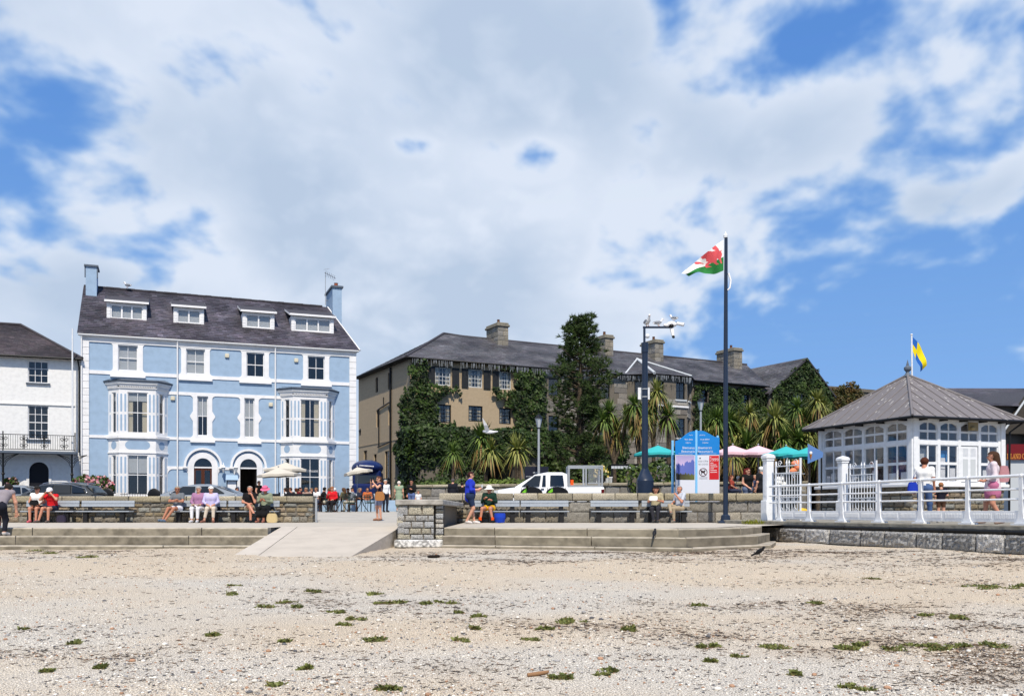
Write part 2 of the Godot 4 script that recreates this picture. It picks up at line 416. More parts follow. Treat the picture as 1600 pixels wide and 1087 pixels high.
func make_ground() -> void:
	sn.seed = 3; sn.frequency = 0.06; sn.fractal_octaves = 3
	litter_setup()
	var m := MB.new()
	var ds := [-12.0, -4.0, 2.0, 5.0]
	while ds[-1] < 34.0: ds.append(ds[-1] + 0.02 + 0.012 * ds[-1])
	var xs := [-160.0, -60.0]
	var xx := -24.0
	while xx < 24.0:
		xs.append(xx); xx += 0.11 if absf(xx) < 8.0 else 0.25
	xs.append_array([60.0, 160.0])
	var grid := []; var cols := []
	for d in ds:
		var row := PackedVector3Array(); var rc := PackedColorArray()
		for x in xs:
			row.append(Vector3(x, sand_y(x, d), -d))
			var pink := clampf(0.5 + sn.get_noise_2d(x * 2.2 + 90.0, d * 3.4) * 1.4 + 0.35 * smoothstep(11.0, 18.0, d), 0.0, 1.0)
			var k := lin(0.90, 0.89, 0.87).lerp(lin(0.91, 0.865, 0.80), pink)
			k = k.lerp(lin(0.70, 0.62, 0.54), clampf(litter(x, d) * 0.3, 0.0, 0.35))
			rc.append(k)
		grid.append(row); cols.append(rc)
	for j in ds.size() - 1:
		for i in xs.size() - 1:
			var a: Vector3 = grid[j][i]; var b: Vector3 = grid[j][i + 1]; var c: Vector3 = grid[j + 1][i + 1]; var e: Vector3 = grid[j + 1][i]
			var k := (b - a).cross(c - a).normalized()
			var vv := [a, c, b, a, e, c]
			var cc := [cols[j][i], cols[j + 1][i + 1], cols[j][i + 1], cols[j][i], cols[j + 1][i], cols[j + 1][i + 1]]
			for q in 6:
				m.v.append(vv[q]); m.n.append(Vector3.UP); m.c.append(cc[q])
	# smooth normals from the height field
	for i in m.v.size():
		var p := m.v[i]
		if abs(p.x) < 24.0 and p.z < -4.5:
			var e := 0.12
			m.n[i] = Vector3(sand_y(p.x - e, -p.z) - sand_y(p.x + e, -p.z), 2.0 * e, sand_y(p.x, -p.z + e) - sand_y(p.x, -p.z - e)).normalized()
	setting("beach", m.mesh(), M.sand)
	var s := MB.new()
	s.quad(Vector3(-400, -1.5, 400), Vector3(400, -1.5, 400), Vector3(400, -1.5, 8), Vector3(-400, -1.5, 8))
	setting("sea", s.mesh(), mk("sea", Color(0.25, 0.36, 0.40), 0.12, "", 0.1, "rough", 0.4))
	# street and land behind, rising gently from the promenade
	var g := MB.new()
	var prof := [[33.4, -0.004], [36.0, 0.04], [40.0, 0.16], [46.0, 0.34], [52.0, 0.4], [130.0, 0.4], [900.0, 0.4]]
	for i in prof.size() - 1:
		g.quad(at(-700, prof[i][0], prof[i][1]), at(700, prof[i][0], prof[i][1]), at(700, prof[i + 1][0], prof[i + 1][1]), at(-700, prof[i + 1][0], prof[i + 1][1]))
	setting("street", g.mesh(), M.asphalt)
	var f := MB.new()
	f.quad(at(-7.4, 33.3, 0.002), at(-1.0, 33.3, 0.002), at(-1.0, 36.0, 0.05), at(-7.4, 36.0, 0.05))
	f.quad(at(-8.0, 36.0, 0.05), at(-1.0, 36.0, 0.05), at(0.0, 40.0, 0.17), at(-14.0, 40.0, 0.17))
	f.quad(at(-14.0, 40.0, 0.17), at(0.0, 40.0, 0.17), at(2.0, 46.0, 0.35), at(-20.0, 46.0, 0.35))
	f.quad(at(-20.0, 46.0, 0.35), at(2.0, 46.0, 0.35), at(2.0, 51.0, 0.40), at(-20.0, 51.0, 0.40))
	setting("pavement", f.mesh(), M.pave)

func slab_row(parent: Node, a: Vector2, b: Vector2, back: Vector2, y0: float, y1: float, cuts: Array, tone: float) -> void:
	# concrete slabs side by side along a-b (x, d); back is the depth vector
	var ts := [0.0]; ts.append_array(cuts); ts.append(1.0)
	for i in ts.size() - 1:
		var p := a.lerp(b, ts[i]); var q := a.lerp(b, ts[i + 1])
		var dir := (q - p).normalized() * 0.012
		p += dir; q -= dir
		var m := MB.new()
		var t := tone * rng.randf_range(0.93, 1.05)
		m.col = lin(0.70 * t, 0.665 * t, 0.60 * t)
		var P := [at(p.x, p.y, y0), at(q.x, q.y, y0), at(q.x + back.x, q.y + back.y, y0), at(p.x + back.x, p.y + back.y, y0)]
		var U := Vector3.UP * (y1 - y0)
		var ch := 0.025
		var inn := at(back.x, back.y).normalized() * ch
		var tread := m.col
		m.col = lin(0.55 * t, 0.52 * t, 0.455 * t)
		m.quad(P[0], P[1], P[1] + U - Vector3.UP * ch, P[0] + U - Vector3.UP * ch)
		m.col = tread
		m.quad(P[0] + U - Vector3.UP * ch, P[1] + U - Vector3.UP * ch, P[1] + U + inn, P[0] + U + inn)
		m.quad(P[0] + U + inn, P[1] + U + inn, P[2] + U, P[3] + U)
		m.quad(P[1], P[2], P[2] + U, P[1] + U)
		m.quad(P[3], P[0], P[0] + U, P[3] + U)
		part(parent, "slab", m.mesh(), M.concrete)

func make_promenade() -> void:
	var top := MB.new()
	top.col = lin(0.74, 0.71, 0.655)
	# deck of the promenade, left and right of the ramp, and the landing above the ramp
	top.quad(at(-80, 23.32, 0), at(-6.05, 23.32, 0), at(-6.05, 33.6, 0), at(-80, 33.6, 0))
	top.quad(at(-6.05, 24.3, 0), at(-2.9, 24.3, 0), at(-2.9, 33.6, 0), at(-6.05, 33.6, 0))
	top.quad(at(-1.7, 23.72, 0), at(3.8, 21.98, 0), at(5.5, 23.5, 0), at(-1.7, 33.6, 0))
	top.quad(at(-1.7, 33.6, 0), at(5.5, 23.5, 0), at(8.4, 28.4, 0), at(9.2, 33.6, 0))
	var pr := setting("promenade", top.mesh(), M.rampconcrete)
	var left := setting("steps", MB_core([[at(-80, 23.2, -0.9), at(-6.1, 33.0, -0.02)]]), M.concrete)
	var L := 4.2
	for r in [[23.0, 0.32, -0.19, 0.0, 0.0, -6.05], [22.5, 0.6, -0.395, -0.19, 0.15, -5.95], [22.05, 0.6, -0.7, -0.405, 0.6, -5.75]]:
		var x0: float = -32.9 - r[4]; var x1: float = r[5]
		var cuts := []
		for k in range(1, 7): cuts.append((-32.9 - r[4] + k * L - x0) / (x1 - x0))
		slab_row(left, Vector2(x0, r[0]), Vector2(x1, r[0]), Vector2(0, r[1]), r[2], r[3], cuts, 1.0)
	var right := setting("steps", MB_core([[at(-1.75, 24.2, -0.9), at(3.0, 30.0, -0.02)], [at(3.0, 24.0, -0.9), at(5.3, 30.0, -0.02)]]), M.concrete)
	for r in [[0.0, -0.19, 0.0, 1.0], [0.48, -0.4, -0.19, 0.98], [0.85, -0.7, -0.41, 1.02]]:
		var o: float = r[0]
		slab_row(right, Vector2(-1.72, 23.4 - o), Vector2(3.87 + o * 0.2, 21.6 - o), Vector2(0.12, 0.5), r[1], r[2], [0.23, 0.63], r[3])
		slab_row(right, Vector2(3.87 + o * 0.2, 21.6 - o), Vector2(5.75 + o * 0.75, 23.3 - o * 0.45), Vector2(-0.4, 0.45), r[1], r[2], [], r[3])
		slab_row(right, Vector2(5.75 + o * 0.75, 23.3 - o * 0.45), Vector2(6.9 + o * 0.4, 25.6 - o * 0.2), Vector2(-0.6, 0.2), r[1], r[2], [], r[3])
	# ramp down to the sand
	var rm := MB.new()
	rm.col = lin(0.75, 0.715, 0.66)
	var rb := [at(-5.30, 19.0, -0.575), at(-3.40, 19.0, -0.575), at(-2.92, 24.3, 0.0), at(-5.62, 24.3, 0.0)]
	rm.quad(rb[0], rb[1], rb[2], rb[3])
	var dn := Vector3.DOWN * 0.8
	rm.quad(rb[1] + dn, rb[2] + dn, rb[2], rb[1])
	rm.quad(rb[0] + dn, rb[1] + dn, rb[1], rb[0])
	var ramp := setting("ramp", rm.mesh(), M.rampconcrete)
	var rs := MB.new()
	rs.col = lin(0.77, 0.735, 0.685)
	var e := [at(-5.85, 19.0, -0.575), at(-5.315, 19.0, -0.575), at(-5.635, 24.3, 0.0), at(-6.05, 24.3, 0.0)]
	rs.quad(e[0], e[1], e[2], e[3]); rs.quad(e[3] + dn, e[0] + dn, e[0], e[3])
	part(ramp, "slab", rs.mesh(), M.rampconcrete)

func MB_core(boxes: Array) -> ArrayMesh:
	var m := MB.new()
	m.col = lin(0.45, 0.43, 0.4)
	for b in boxes: m.span(b[0], b[1])
	return m.mesh()

var stones := {}
# unit stones: chamfered block whose face is broken into facets standing uneven
func stone_set(key: String, palette: Array, jit: float, ch: float, rough: float, nx := 5, ny := 4, flat := false) -> void:
	var a := []
	for i in palette.size() * 4:
		var m := MB.new()
		var c: Color = palette[i % palette.size()]
		var t := rng.randf_range(0.88, 1.12)
		m.col = lin(c.r * t, c.g * t, c.b * t)
		var P := []
		for y in ny + 1:
			var row := []
			for x in nx + 1:
				var e := x == 0 or x == nx or y == 0 or y == ny
				var p := Vector3(x / float(nx) - 0.5, y / float(ny) - 0.5, 0.5 - ch)
				if e: p += Vector3(-signf(p.x) * (rng.randf() * jit if (x == 0 or x == nx) else 0.0), -signf(p.y) * (rng.randf() * jit if (y == 0 or y == ny) else 0.0), 0)
				else: p += Vector3(rng.randf_range(-0.25, 0.25) / nx, rng.randf_range(-0.25, 0.25) / ny, ch * 0.7 + rng.randf_range(-rough, rough))
				row.append(p)
			P.append(row)
		var NN := []
		for y in ny + 1:
			var rn := []
			for x in nx + 1:
				var l: Vector3 = P[y][maxi(x - 1, 0)]; var r: Vector3 = P[y][mini(x + 1, nx)]; var dn: Vector3 = P[maxi(y - 1, 0)][x]; var u: Vector3 = P[mini(y + 1, ny)][x]
				var q := Vector3(-(r.z - l.z) / maxf(r.x - l.x, 0.05), -(u.z - dn.z) / maxf(u.y - dn.y, 0.05), 1.0)
				if x == 0: q.x -= 0.5
				if x == nx: q.x += 0.5
				if y == 0: q.y -= 0.5
				if y == ny: q.y += 0.5
				rn.append(q.normalized())
			NN.append(rn)
		for y in ny:
			for x in nx:
				if flat: m.quad(P[y][x], P[y][x + 1], P[y + 1][x + 1], P[y + 1][x])
				else: m.sq(P[y][x], P[y][x + 1], P[y + 1][x + 1], P[y + 1][x], NN[y][x], NN[y][x + 1], NN[y + 1][x + 1], NN[y + 1][x])
		var B := Vector3(0, 0, -1.0)
		for x in nx:
			m.quad(P[0][x] + B, P[0][x + 1] + B, P[0][x + 1], P[0][x]); m.quad(P[ny][x], P[ny][x + 1], P[ny][x + 1] + B, P[ny][x] + B)
		for y in ny:
			m.quad(P[y][nx], P[y][nx] + B, P[y + 1][nx] + B, P[y + 1][nx]); m.quad(P[y][0] + B, P[y][0], P[y + 1][0], P[y + 1][0] + B)
		a.append(m.mesh())
	stones[key] = a
# courses of uneven stones filling x0..x1, y0..y1 on a face at z, each stone a part
func courses(parent: Node, key: String, x0: float, x1: float, y0: float, y1: float, z: float, w: Vector2, h: Vector2, called := "stone", gap := 0.018, depth := 0.16, turn := 0.0, origin := Vector3.ZERO, holes := []) -> int:
	var y := y0
	var count := 0
	var bs := Basis(Vector3.UP, turn)
	while y < y1 - 0.03:
		var hh := minf(rng.randf_range(h.x, h.y), y1 - y)
		if y1 - y - hh < h.x * 0.6: hh = y1 - y
		var x := x0
		while x < x1 - 0.02:
			var ww := minf(rng.randf_range(w.x, w.y), x1 - x)
			if x1 - x - ww < w.x * 0.5: ww = x1 - x
			var skipit := false
			for q in holes:
				if x + ww > q[0] and x < q[1] and y + hh > q[2] and y < q[3]: skipit = true
			if not skipit:
				var o := part(parent, called, stones[key][rng.randi() % stones[key].size()], M.stone)
				o.transform = Transform3D(bs * Basis.from_scale(Vector3(ww - gap, hh - gap, depth)), origin + bs * Vector3(x + ww * 0.5, y + hh * 0.5, z - depth * 0.5 + rng.randf_range(-0.012, 0.012)))
				count += 1
			x += ww
		y += hh
	return count

func make_walls() -> void:
	stone_set("rubble", [Color(0.64, 0.60, 0.52), Color(0.58, 0.55, 0.50), Color(0.66, 0.60, 0.49), Color(0.53, 0.51, 0.47), Color(0.61, 0.55, 0.47), Color(0.60, 0.60, 0.57)], 0.09, 0.22, 0.16)
	stone_set("granite", [Color(0.66, 0.64, 0.60), Color(0.60, 0.585, 0.56), Color(0.70, 0.67, 0.61), Color(0.63, 0.60, 0.54)], 0.03, 0.2, 0.17, 11, 6)
	stone_set("coping", [Color(0.72, 0.68, 0.59), Color(0.68, 0.645, 0.56), Color(0.75, 0.715, 0.63), Color(0.66, 0.62, 0.52)], 0.02, 0.05, 0.02)
	stone_set("pillar", [Color(0.76, 0.76, 0.75), Color(0.70, 0.71, 0.715), Color(0.79, 0.775, 0.74), Color(0.74, 0.715, 0.64)], 0.06, 0.13, 0.08)
	stone_set("pier", [Color(0.74, 0.735, 0.72), Color(0.68, 0.675, 0.665), Color(0.78, 0.77, 0.75)], 0.03, 0.14, 0.10, 16, 7, true)
	stone_set("ashlarset", [Color(0.66, 0.64, 0.60), Color(0.60, 0.58, 0.55), Color(0.70, 0.68, 0.64), Color(0.63, 0.60, 0.56)], 0.004, 0.04, 0.015)
	# left promenade wall
	var w := thing("promenade_wall", "low rubble stone wall with long coping in front of the blue house", "wall", at(-7.2, 33.55))
	pspan(w, "core", Vector3(-17, -0.2, -0.48), Vector3(-0.03, 0.71, -0.05), M.mortar)
	courses(w, "rubble", -17.0, 0.0, 0.0, 0.71, 0.0, Vector2(0.24, 0.55), Vector2(0.13, 0.22))
	courses(w, "coping", -17.0, 0.02, 0.715, 0.96, 0.06, Vector2(0.8, 1.5), Vector2(0.24, 0.25), "coping_stone", 0.012, 0.6)
	courses(w, "rubble", -0.5, 0.0, 0.0, 0.71, 0.0, Vector2(0.2, 0.3), Vector2(0.14, 0.22), "stone", 0.018, 0.14, PI / 2, Vector3(0.0, 0, -0.5))
	var p := MB.new(); p.cbox(Vector3(0.12, 0.44, 0.02), Vector3(0.07, 0.88, 0.07), 0.01)
	one("wall_post", "short grey iron post against the end of the rubble wall", "post", p.mesh(), M.galv, at(-7.2, 33.55))
	# right promenade wall
	var r := thing("promenade_wall", "low granite block wall with pale chamfered coping behind the right benches", "wall", at(-2.55, 33.2))
	pspan(r, "core", Vector3(0.03, -0.2, -0.5), Vector3(11.55, 0.75, -0.06), M.mortar)
	courses(r, "rubble", 0.0, 1.7, 0.0, 0.76, 0.0, Vector2(0.2, 0.42), Vector2(0.14, 0.22))
	courses(r, "granite", 1.7, 11.6, 0.0, 0.76, 0.0, Vector2(0.55, 1.05), Vector2(0.36, 0.40))
	courses(r, "coping", -0.06, 11.6, 0.765, 1.06, 0.08, Vector2(0.55, 1.0), Vector2(0.29, 0.30), "coping_stone", 0.012, 0.62)
	courses(r, "granite", 0.0, 0.5, 0.0, 0.76, 0.0, Vector2(0.25, 0.5), Vector2(0.36, 0.40), "stone", 0.018, 0.14, PI / 2, Vector3(11.62, 0, 0.0))
	# the wall beside the ramp that ends in a stone pillar
	var q := thing("ramp_pillar", "squat grey stone pillar with a concrete cap and whitewashed foot beside the ramp", "pillar", at(-2.88, 23.2))
	pspan(q, "core", Vector3(0.04, -0.7, -9.8), Vector3(0.92, 0.56, -0.05), M.mortar)
	courses(q, "pillar", 0.0, 0.93, -0.3, 0.56, 0.0, Vector2(0.16, 0.36), Vector2(0.13, 0.19), "stone", 0.014)
	courses(q, "pillar", 0.95, 1.16, -0.3, 0.56, -0.1, Vector2(0.2, 0.25), Vector2(0.1, 0.17), "stone", 0.014)
	courses(q, "pillar", -9.8, 0.0, -0.5, 0.56, 0.0, Vector2(0.25, 0.5), Vector2(0.14, 0.22), "stone", 0.016, 0.14, -PI / 2, Vector3(0.0, 0, 0.0))
	var cap := MB.new()
	cap.col = lin(0.68, 0.665, 0.63)
	cap.cbox(Vector3(0.56, 0.635, -4.9), Vector3(1.2, 0.14, 9.9), 0.02)
	part(q, "cap", cap.mesh(), M.concrete)
	var f := MB.new(); f.cbox(Vector3(0.55, -0.40, -0.05), Vector3(1.22, 0.2, 0.3), 0.03)
	part(q, "foot", f.mesh(), M.whitewash)
	pspan(q, "core", Vector3(0.96, -0.7, -0.6), Vector3(1.15, 0.55, -0.14), M.mortardark)

func bench(label: String, x: float, d: float, w: float) -> void:
	var b := thing("bench", label, "bench", at(x, d), 0.0, "grey slatted benches along the wall")
	for y in [0.62, 0.735]:
		var m := MB.new(); m.cbox(Vector3.ZERO, Vector3(w - 0.02, 0.105, 0.045), 0.008)
		var o := part(b, "back_slat", m.mesh(), M.benchgrey, Vector3(w * 0.5, y, -0.20 - (y - 0.6) * 0.15)); o.rotation.x = -0.13
	for z in [-0.11, 0.04, 0.19]:
		var m := MB.new(); m.cbox(Vector3.ZERO, Vector3(w - 0.02, 0.04, 0.135), 0.008)
		part(b, "seat_slat", m.mesh(), M.benchgrey, Vector3(w * 0.5, 0.40, z))
	for t in [0.16, 0.84]:
		var m := MB.new()
		m.cbox(Vector3(0, 0.19, 0.12), Vector3(0.16, 0.38, 0.16), 0.01); m.cbox(Vector3(0, 0.355, 0.02), Vector3(0.09, 0.05, 0.42), 0.01)
		m.cbox(Vector3(0, 0.57, -0.245), Vector3(0.15, 0.42, 0.04), 0.008, Basis(Vector3.RIGHT, -0.13))
		part(b, "support", m.mesh(), M.benchdark, Vector3(w * t, 0, 0))

func make_benches() -> void:
	bench("grey slatted bench with the person in a red top sitting on it", -17.45, 33.1, 1.92)
	bench("empty grey slatted bench beside the bench with the red top", -15.47, 33.1, 1.92)
	bench("grey slatted bench with three people, one in white shorts with folded arms", -12.15, 33.1, 1.9)
	bench("grey slatted bench with the person in a pink hat sitting on it", -10.2, 33.1, 1.86)
	bench("grey slatted bench with the person in a dark green jumper sitting on it", -1.36, 32.75, 1.64)
	bench("empty grey slatted bench joined to the bench with the dark green jumper", 0.3, 32.75, 1.72)
	bench("empty grey slatted bench joined to the bench with the couple eating", 2.78, 32.75, 1.72)
	bench("grey slatted bench with a couple sitting and eating on it", 4.6, 32.75, 1.72)

func scatter(called: String, mesh: Mesh, mat: Material, xf: Array, cols: Array) -> void:
	var mm := MultiMesh.new()
	mm.transform_format = MultiMesh.TRANSFORM_3D; mm.use_colors = true
	mm.mesh = mesh; mm.instance_count = xf.size()
	for i in xf.size():
		mm.set_instance_transform(i, xf[i]); mm.set_instance_color(i, cols[i])
	var o := MultiMeshInstance3D.new()
	o.name = numbered(called); o.multimesh = mm; o.material_override = mat
	add_child(o)
	o.set_meta("kind", "stuff")
	tag(o, {"pebbles": "small pale and grey pebbles strewn over the sand", "dry_seaweed": "dark dried seaweed strands strewn over the sand"}[called], {"pebbles": "pebbles", "dry_seaweed": "seaweed"}[called])

func make_beach_litter() -> void:
	rng.seed = 77
	var pb := MB.new()
	pb.ell(Vector3.ZERO, Vector3(1, 0.55, 0.8), 6, 4)
	var xf := []; var cl := []
	for i in 80000:
		var d := 6.3 + 17.0 * pow(rng.randf(), 1.9)
		var x := rng.randf_range(-1.0, 1.0) * (d * 0.6 + 0.8)
		if d > 19.0 and x > -6.4 and x < -2.8: continue
		if d > 21.0: continue
		if sn.get_noise_2d(x * 5.0 + 11.0, d * 8.0) < -0.12 and rng.randf() < 0.75: continue
		var s := 0.0042 + 0.012 * pow(rng.randf(), 4.0)
		if rng.randf() < 0.004: s = rng.randf_range(0.02, 0.034)
		xf.append(Transform3D(Basis(Vector3.UP, rng.randf() * TAU).scaled_local(Vector3.ONE * s), Vector3(x, sand_y(x, d) + s * 0.25, -d)))
		var t := rng.randf()
		var c := lin(0.88, 0.86, 0.82) if t < 0.42 else (lin(0.62, 0.61, 0.60) if t < 0.66 else (lin(0.36, 0.36, 0.37) if t < 0.86 else lin(0.66, 0.52, 0.42)))
		cl.append(c * rng.randf_range(0.8, 1.1))
	scatter("pebbles", pb.mesh(), M.pebble, xf, cl)
	var sw := MB.new()
	var pts := []
	for i in 5: pts.append(Vector3((i - 2) * 0.5, 0.12 * sin(i * 2.1) + 0.1, 0.22 * sin(i * 1.3)))
	sw.tube(pts, [0.05, 0.13, 0.16, 0.12, 0.03], 4)
	xf = []; cl = []
	var tries := 0
	while xf.size() < 17000 and tries < 240000:
		tries += 1
		var d := 6.5 + 16.0 * pow(rng.randf(), 1.25)
		var x := rng.randf_range(-1.0, 1.0) * (d * 0.6 + 0.8)
		if d > 20.6 and x < 3.0 and x > -6.6: continue
		if d > 22.0 and x < 6.5: continue
		if rng.randf() > litter(x, d) * 0.9 + 0.014: continue
		var s := rng.randf_range(0.012, 0.05) * (0.55 + 0.03 * d)
		var th := rng.randf_range(0.35, 0.8)
		var bs := Basis(Vector3.UP, rng.randf() * TAU) * Basis.from_scale(Vector3(s, s * th, s * th))
		xf.append(Transform3D(bs, Vector3(x, sand_y(x, d) + 0.004, -d)))
		cl.append([lin(0.20, 0.17, 0.15), lin(0.32, 0.26, 0.21), lin(0.15, 0.135, 0.13), lin(0.42, 0.34, 0.26)][rng.randi() % 4])
	scatter("dry_seaweed", sw.mesh(), M.pebble, xf, cl)
	# low green plants growing in the sand
	var spots := [[370, 915, 30], [365, 926, 34], [420, 945, 30], [452, 938, 34], [462, 946, 26], [487, 923, 30], [525, 955, 34], [540, 975, 24], [556, 965, 28], [584, 926, 26], [600, 941, 22], [631, 940, 34], [665, 943, 16], [697, 942, 36], [717, 956, 20], [746, 963, 20], [740, 984, 28], [722, 1000, 22], [578, 1000, 30], [331, 992, 16], [445, 1000, 18], [113, 1003, 20], [30, 980, 22], [76, 1045, 14], [155, 1041, 12], [432, 1064, 26], [481, 1040, 20], [606, 1070, 36], [900, 972, 46], [880, 969, 24], [853, 984, 24], [831, 997, 26], [1092, 943, 30], [1278, 941, 24], [983, 984, 26], [1104, 1006, 34], [1206, 1007, 40], [1156, 1022, 20], [1322, 1010, 46], [1345, 1006, 26], [1400, 1012, 40], [1440, 1007, 50], [1475, 1012, 50], [1505, 1009, 40], [1552, 1008, 50], [1498, 964, 30], [1452, 961, 18], [1360, 902, 30], [1520, 914, 60], [1560, 918, 70], [1595, 914, 40], [874, 1054, 26], [940, 1050, 20], [1340, 1072, 50], [1242, 1050, 24], [954, 1046, 20], [60, 855, 44], [90, 862, 36], [128, 871, 40], [1108, 1031, 16]]
	for q in spots:
		var d: float = 1.69 / ((q[1] - 798.0) / 1450.0 + 0.0405)
		var x: float = (q[0] - 800.0) / 1450.0 * d
		var wd: float = q[2] / 1450.0 * d * 0.5
		var m := MB.new()
		var bright := rng.randf()
		var lobes := []
		for i in 5: lobes.append([Vector3(rng.randf_range(-1, 1) * wd * 0.85, 0, rng.randf_range(-1, 1) * wd * 0.5), wd * rng.randf_range(0.22, 0.6), rng.randf_range(0.5, 1.2)])
		for i in int(120 + q[2] * 4.0):
			var lb = lobes[rng.randi() % 5]
			var a := rng.randf() * TAU; var r: float = lb[1] * pow(rng.randf(), 0.6)
			var o: Vector3 = lb[0] + Vector3(cos(a) * r, 0, sin(a) * r * 0.6)
			o.y = sand_y(x + o.x, d - o.z) - sand_y(x, d) - 0.005
			var ln: float = rng.randf_range(0.025, 0.075) * lb[2]
			var dir := Vector3(rng.randf_range(-1, 1), rng.randf_range(0.25, 1.1), rng.randf_range(-1, 1)).normalized()
			var sd := dir.cross(Vector3(rng.randf_range(-1, 1), 0.3, rng.randf_range(-1, 1))).normalized() * ln * 0.2
			m.col = lin(0.36, 0.39, 0.22).lerp(lin(0.56, 0.58, 0.33), rng.randf() * (0.35 + bright * 0.65)).lerp(lin(0.42, 0.35, 0.22), 0.7 if rng.randf() < 0.22 else 0.0)
			m.quad(o, o + dir * ln * 0.55 + sd, o + dir * ln + Vector3.DOWN * ln * 0.15, o + dir * ln * 0.55 - sd)
		one("beach_weed", ("broad mat of " if q[2] >= 40 else ("small tuft of " if q[2] <= 22 else "low clump of ")) + ("bright" if bright > 0.55 else "dull") + " green weed growing out of the sand", "weed", m.mesh(), M.leaf, Vector3(x, sand_y(x, d), -d), 0.0, "weed clumps on the beach")
	var st := MB.new()
	st.tube([Vector3(-0.09, 0.015, 0.02), Vector3(0.0, 0.022, 0), Vector3(0.09, 0.03, -0.05)], [0.017, 0.02, 0.014], 7)
	one("driftwood_stick", "short pale brown stick lying on the sand", "stick", st.mesh(), mk("stick", Color(0.55, 0.42, 0.3), 0.9), Vector3(0.22, sand_y(0.22, 7.9), -7.9))
	var tf := MB.new()
	for i in 9: tf.ell(Vector3(rng.randf_range(-0.14, 0.14), 0.03, rng.randf_range(-0.08, 0.08)), Vector3(0.07, 0.035, 0.05), 6, 4, Basis(Vector3.UP, rng.randf() * 3.0))
	one("seaweed_lump", "dark clump of seaweed below the stone pillar", "seaweed", tf.mesh(), mk("weedlump", Color(0.12, 0.09, 0.06), 0.95), Vector3(-1.62, sand_y(-1.62, 18.8), -18.8))

# ---------------------------------------------------------------- windows and facades
# a wall with rectangular openings [x0, x1, y0, y1] on the plane z, with reveals of the given depth
func facade(m: MB, x0: float, x1: float, y0: float, y1: float, holes: Array, z: float, depth: float) -> void:
	var xs = [x0, x1]; var ys = [y0, y1]
	for h in holes:
		for k in [h[0], h[1]]:
			if k > x0 and k < x1: xs.append(k)
		for k in [h[2], h[3]]:
			if k > y0 and k < y1: ys.append(k)
	xs.sort(); ys.sort()
	for i in xs.size() - 1:
		for j in ys.size() - 1:
			if xs[i + 1] - xs[i] < 1e-5 or ys[j + 1] - ys[j] < 1e-5: continue
			var cx = (xs[i] + xs[i + 1]) * 0.5; var cy = (ys[j] + ys[j + 1]) * 0.5
			var inside = false
			for h in holes:
				if cx > h[0] and cx < h[1] and cy > h[2] and cy < h[3]: inside = true
			if not inside:
				m.quad(Vector3(xs[i], ys[j], z), Vector3(xs[i + 1], ys[j], z), Vector3(xs[i + 1], ys[j + 1], z), Vector3(xs[i], ys[j + 1], z))
	for h in holes:
		var a = Vector3(h[0], h[2], z); var b = Vector3(h[1], h[2], z); var c = Vector3(h[1], h[3], z); var e = Vector3(h[0], h[3], z)
		var k = Vector3(0, 0, -depth)
		m.quad(a, b, b + k, a + k); m.quad(b, c, c + k, b + k); m.quad(c, e, e + k, c + k); m.quad(e, a, a + k, e + k)

# a glazed window: frame bars (one mesh), panes and what hangs behind them. o: cols, rows, frame, mat, blind, curtain, bar
func window(parent: Node, r: Array, z: float, o := {}) -> Node3D:
	var cols: int = o.get("cols", 2); var rows: int = o.get("rows", 2)
	var fw: float = o.get("frame", 0.06); var bw: float = o.get("bar", 0.03)
	var fm: Material = o.get("mat", M.white)
	var w: float = r[1] - r[0]; var h: float = r[3] - r[2]
	var m := MB.new()
	m.span(Vector3(0, 0, -0.03), Vector3(fw, h, 0.03)); m.span(Vector3(w - fw, 0, -0.03), Vector3(w, h, 0.03))
	m.span(Vector3(fw, h - fw, -0.029), Vector3(w - fw, h, 0.029)); m.span(Vector3(fw, 0, -0.029), Vector3(w - fw, fw * 1.2, 0.029))
	var iw := w - 2 * fw; var ih := h - 2.2 * fw
	for i in range(1, cols): m.span(Vector3(fw + iw * i / cols - bw / 2, fw, -0.02), Vector3(fw + iw * i / cols + bw / 2, h - fw, 0.02))
	for j in range(1, rows):
		var t: float = bw * (1.6 if rows % 2 == 0 and j == rows / 2 else 1.0)
		m.span(Vector3(fw, fw * 1.2 + ih * j / rows - t / 2, -0.024), Vector3(w - fw, fw * 1.2 + ih * j / rows + t / 2, 0.024))
	var n := part(parent, "window", m.mesh(), fm, Vector3(r[0], r[2], z))
	for i in cols:
		for j in rows:
			pspan(n, "pane", Vector3(fw + iw * i / cols + 0.004, fw * 1.2 + ih * j / rows + 0.004, -0.006), Vector3(fw + iw * (i + 1) / cols - 0.004, fw * 1.2 + ih * (j + 1) / rows - 0.004, 0.0), M.glass)
	var bl: float = o.get("blind", 0.0)
	if bl > 0.0: pspan(n, "blind", Vector3(fw, h - fw - (h - 2 * fw) * bl, -0.10), Vector3(w - fw, h - fw, -0.085), o.get("blindmat", M.blind))
	if o.get("curtain", false):
		for s in [0, 1]:
			var c := MB.new()
			var x0: float = fw if s == 0 else w - fw - w * 0.22
			for k in 6: c.tube([Vector3(x0 + w * 0.04 * k + 0.01, fw, -0.16), Vector3(x0 + w * 0.04 * k + 0.01, h - fw, -0.16)], [w * 0.025, w * 0.025], 6)
			part(n, "curtain", c.mesh(), M.curtain)
	if o.has("deep"): pspan(n, "shade_cloth", Vector3(0.0, 0.0, -o.deep), Vector3(w, h, -o.deep + 0.02), M.blind)
	return n

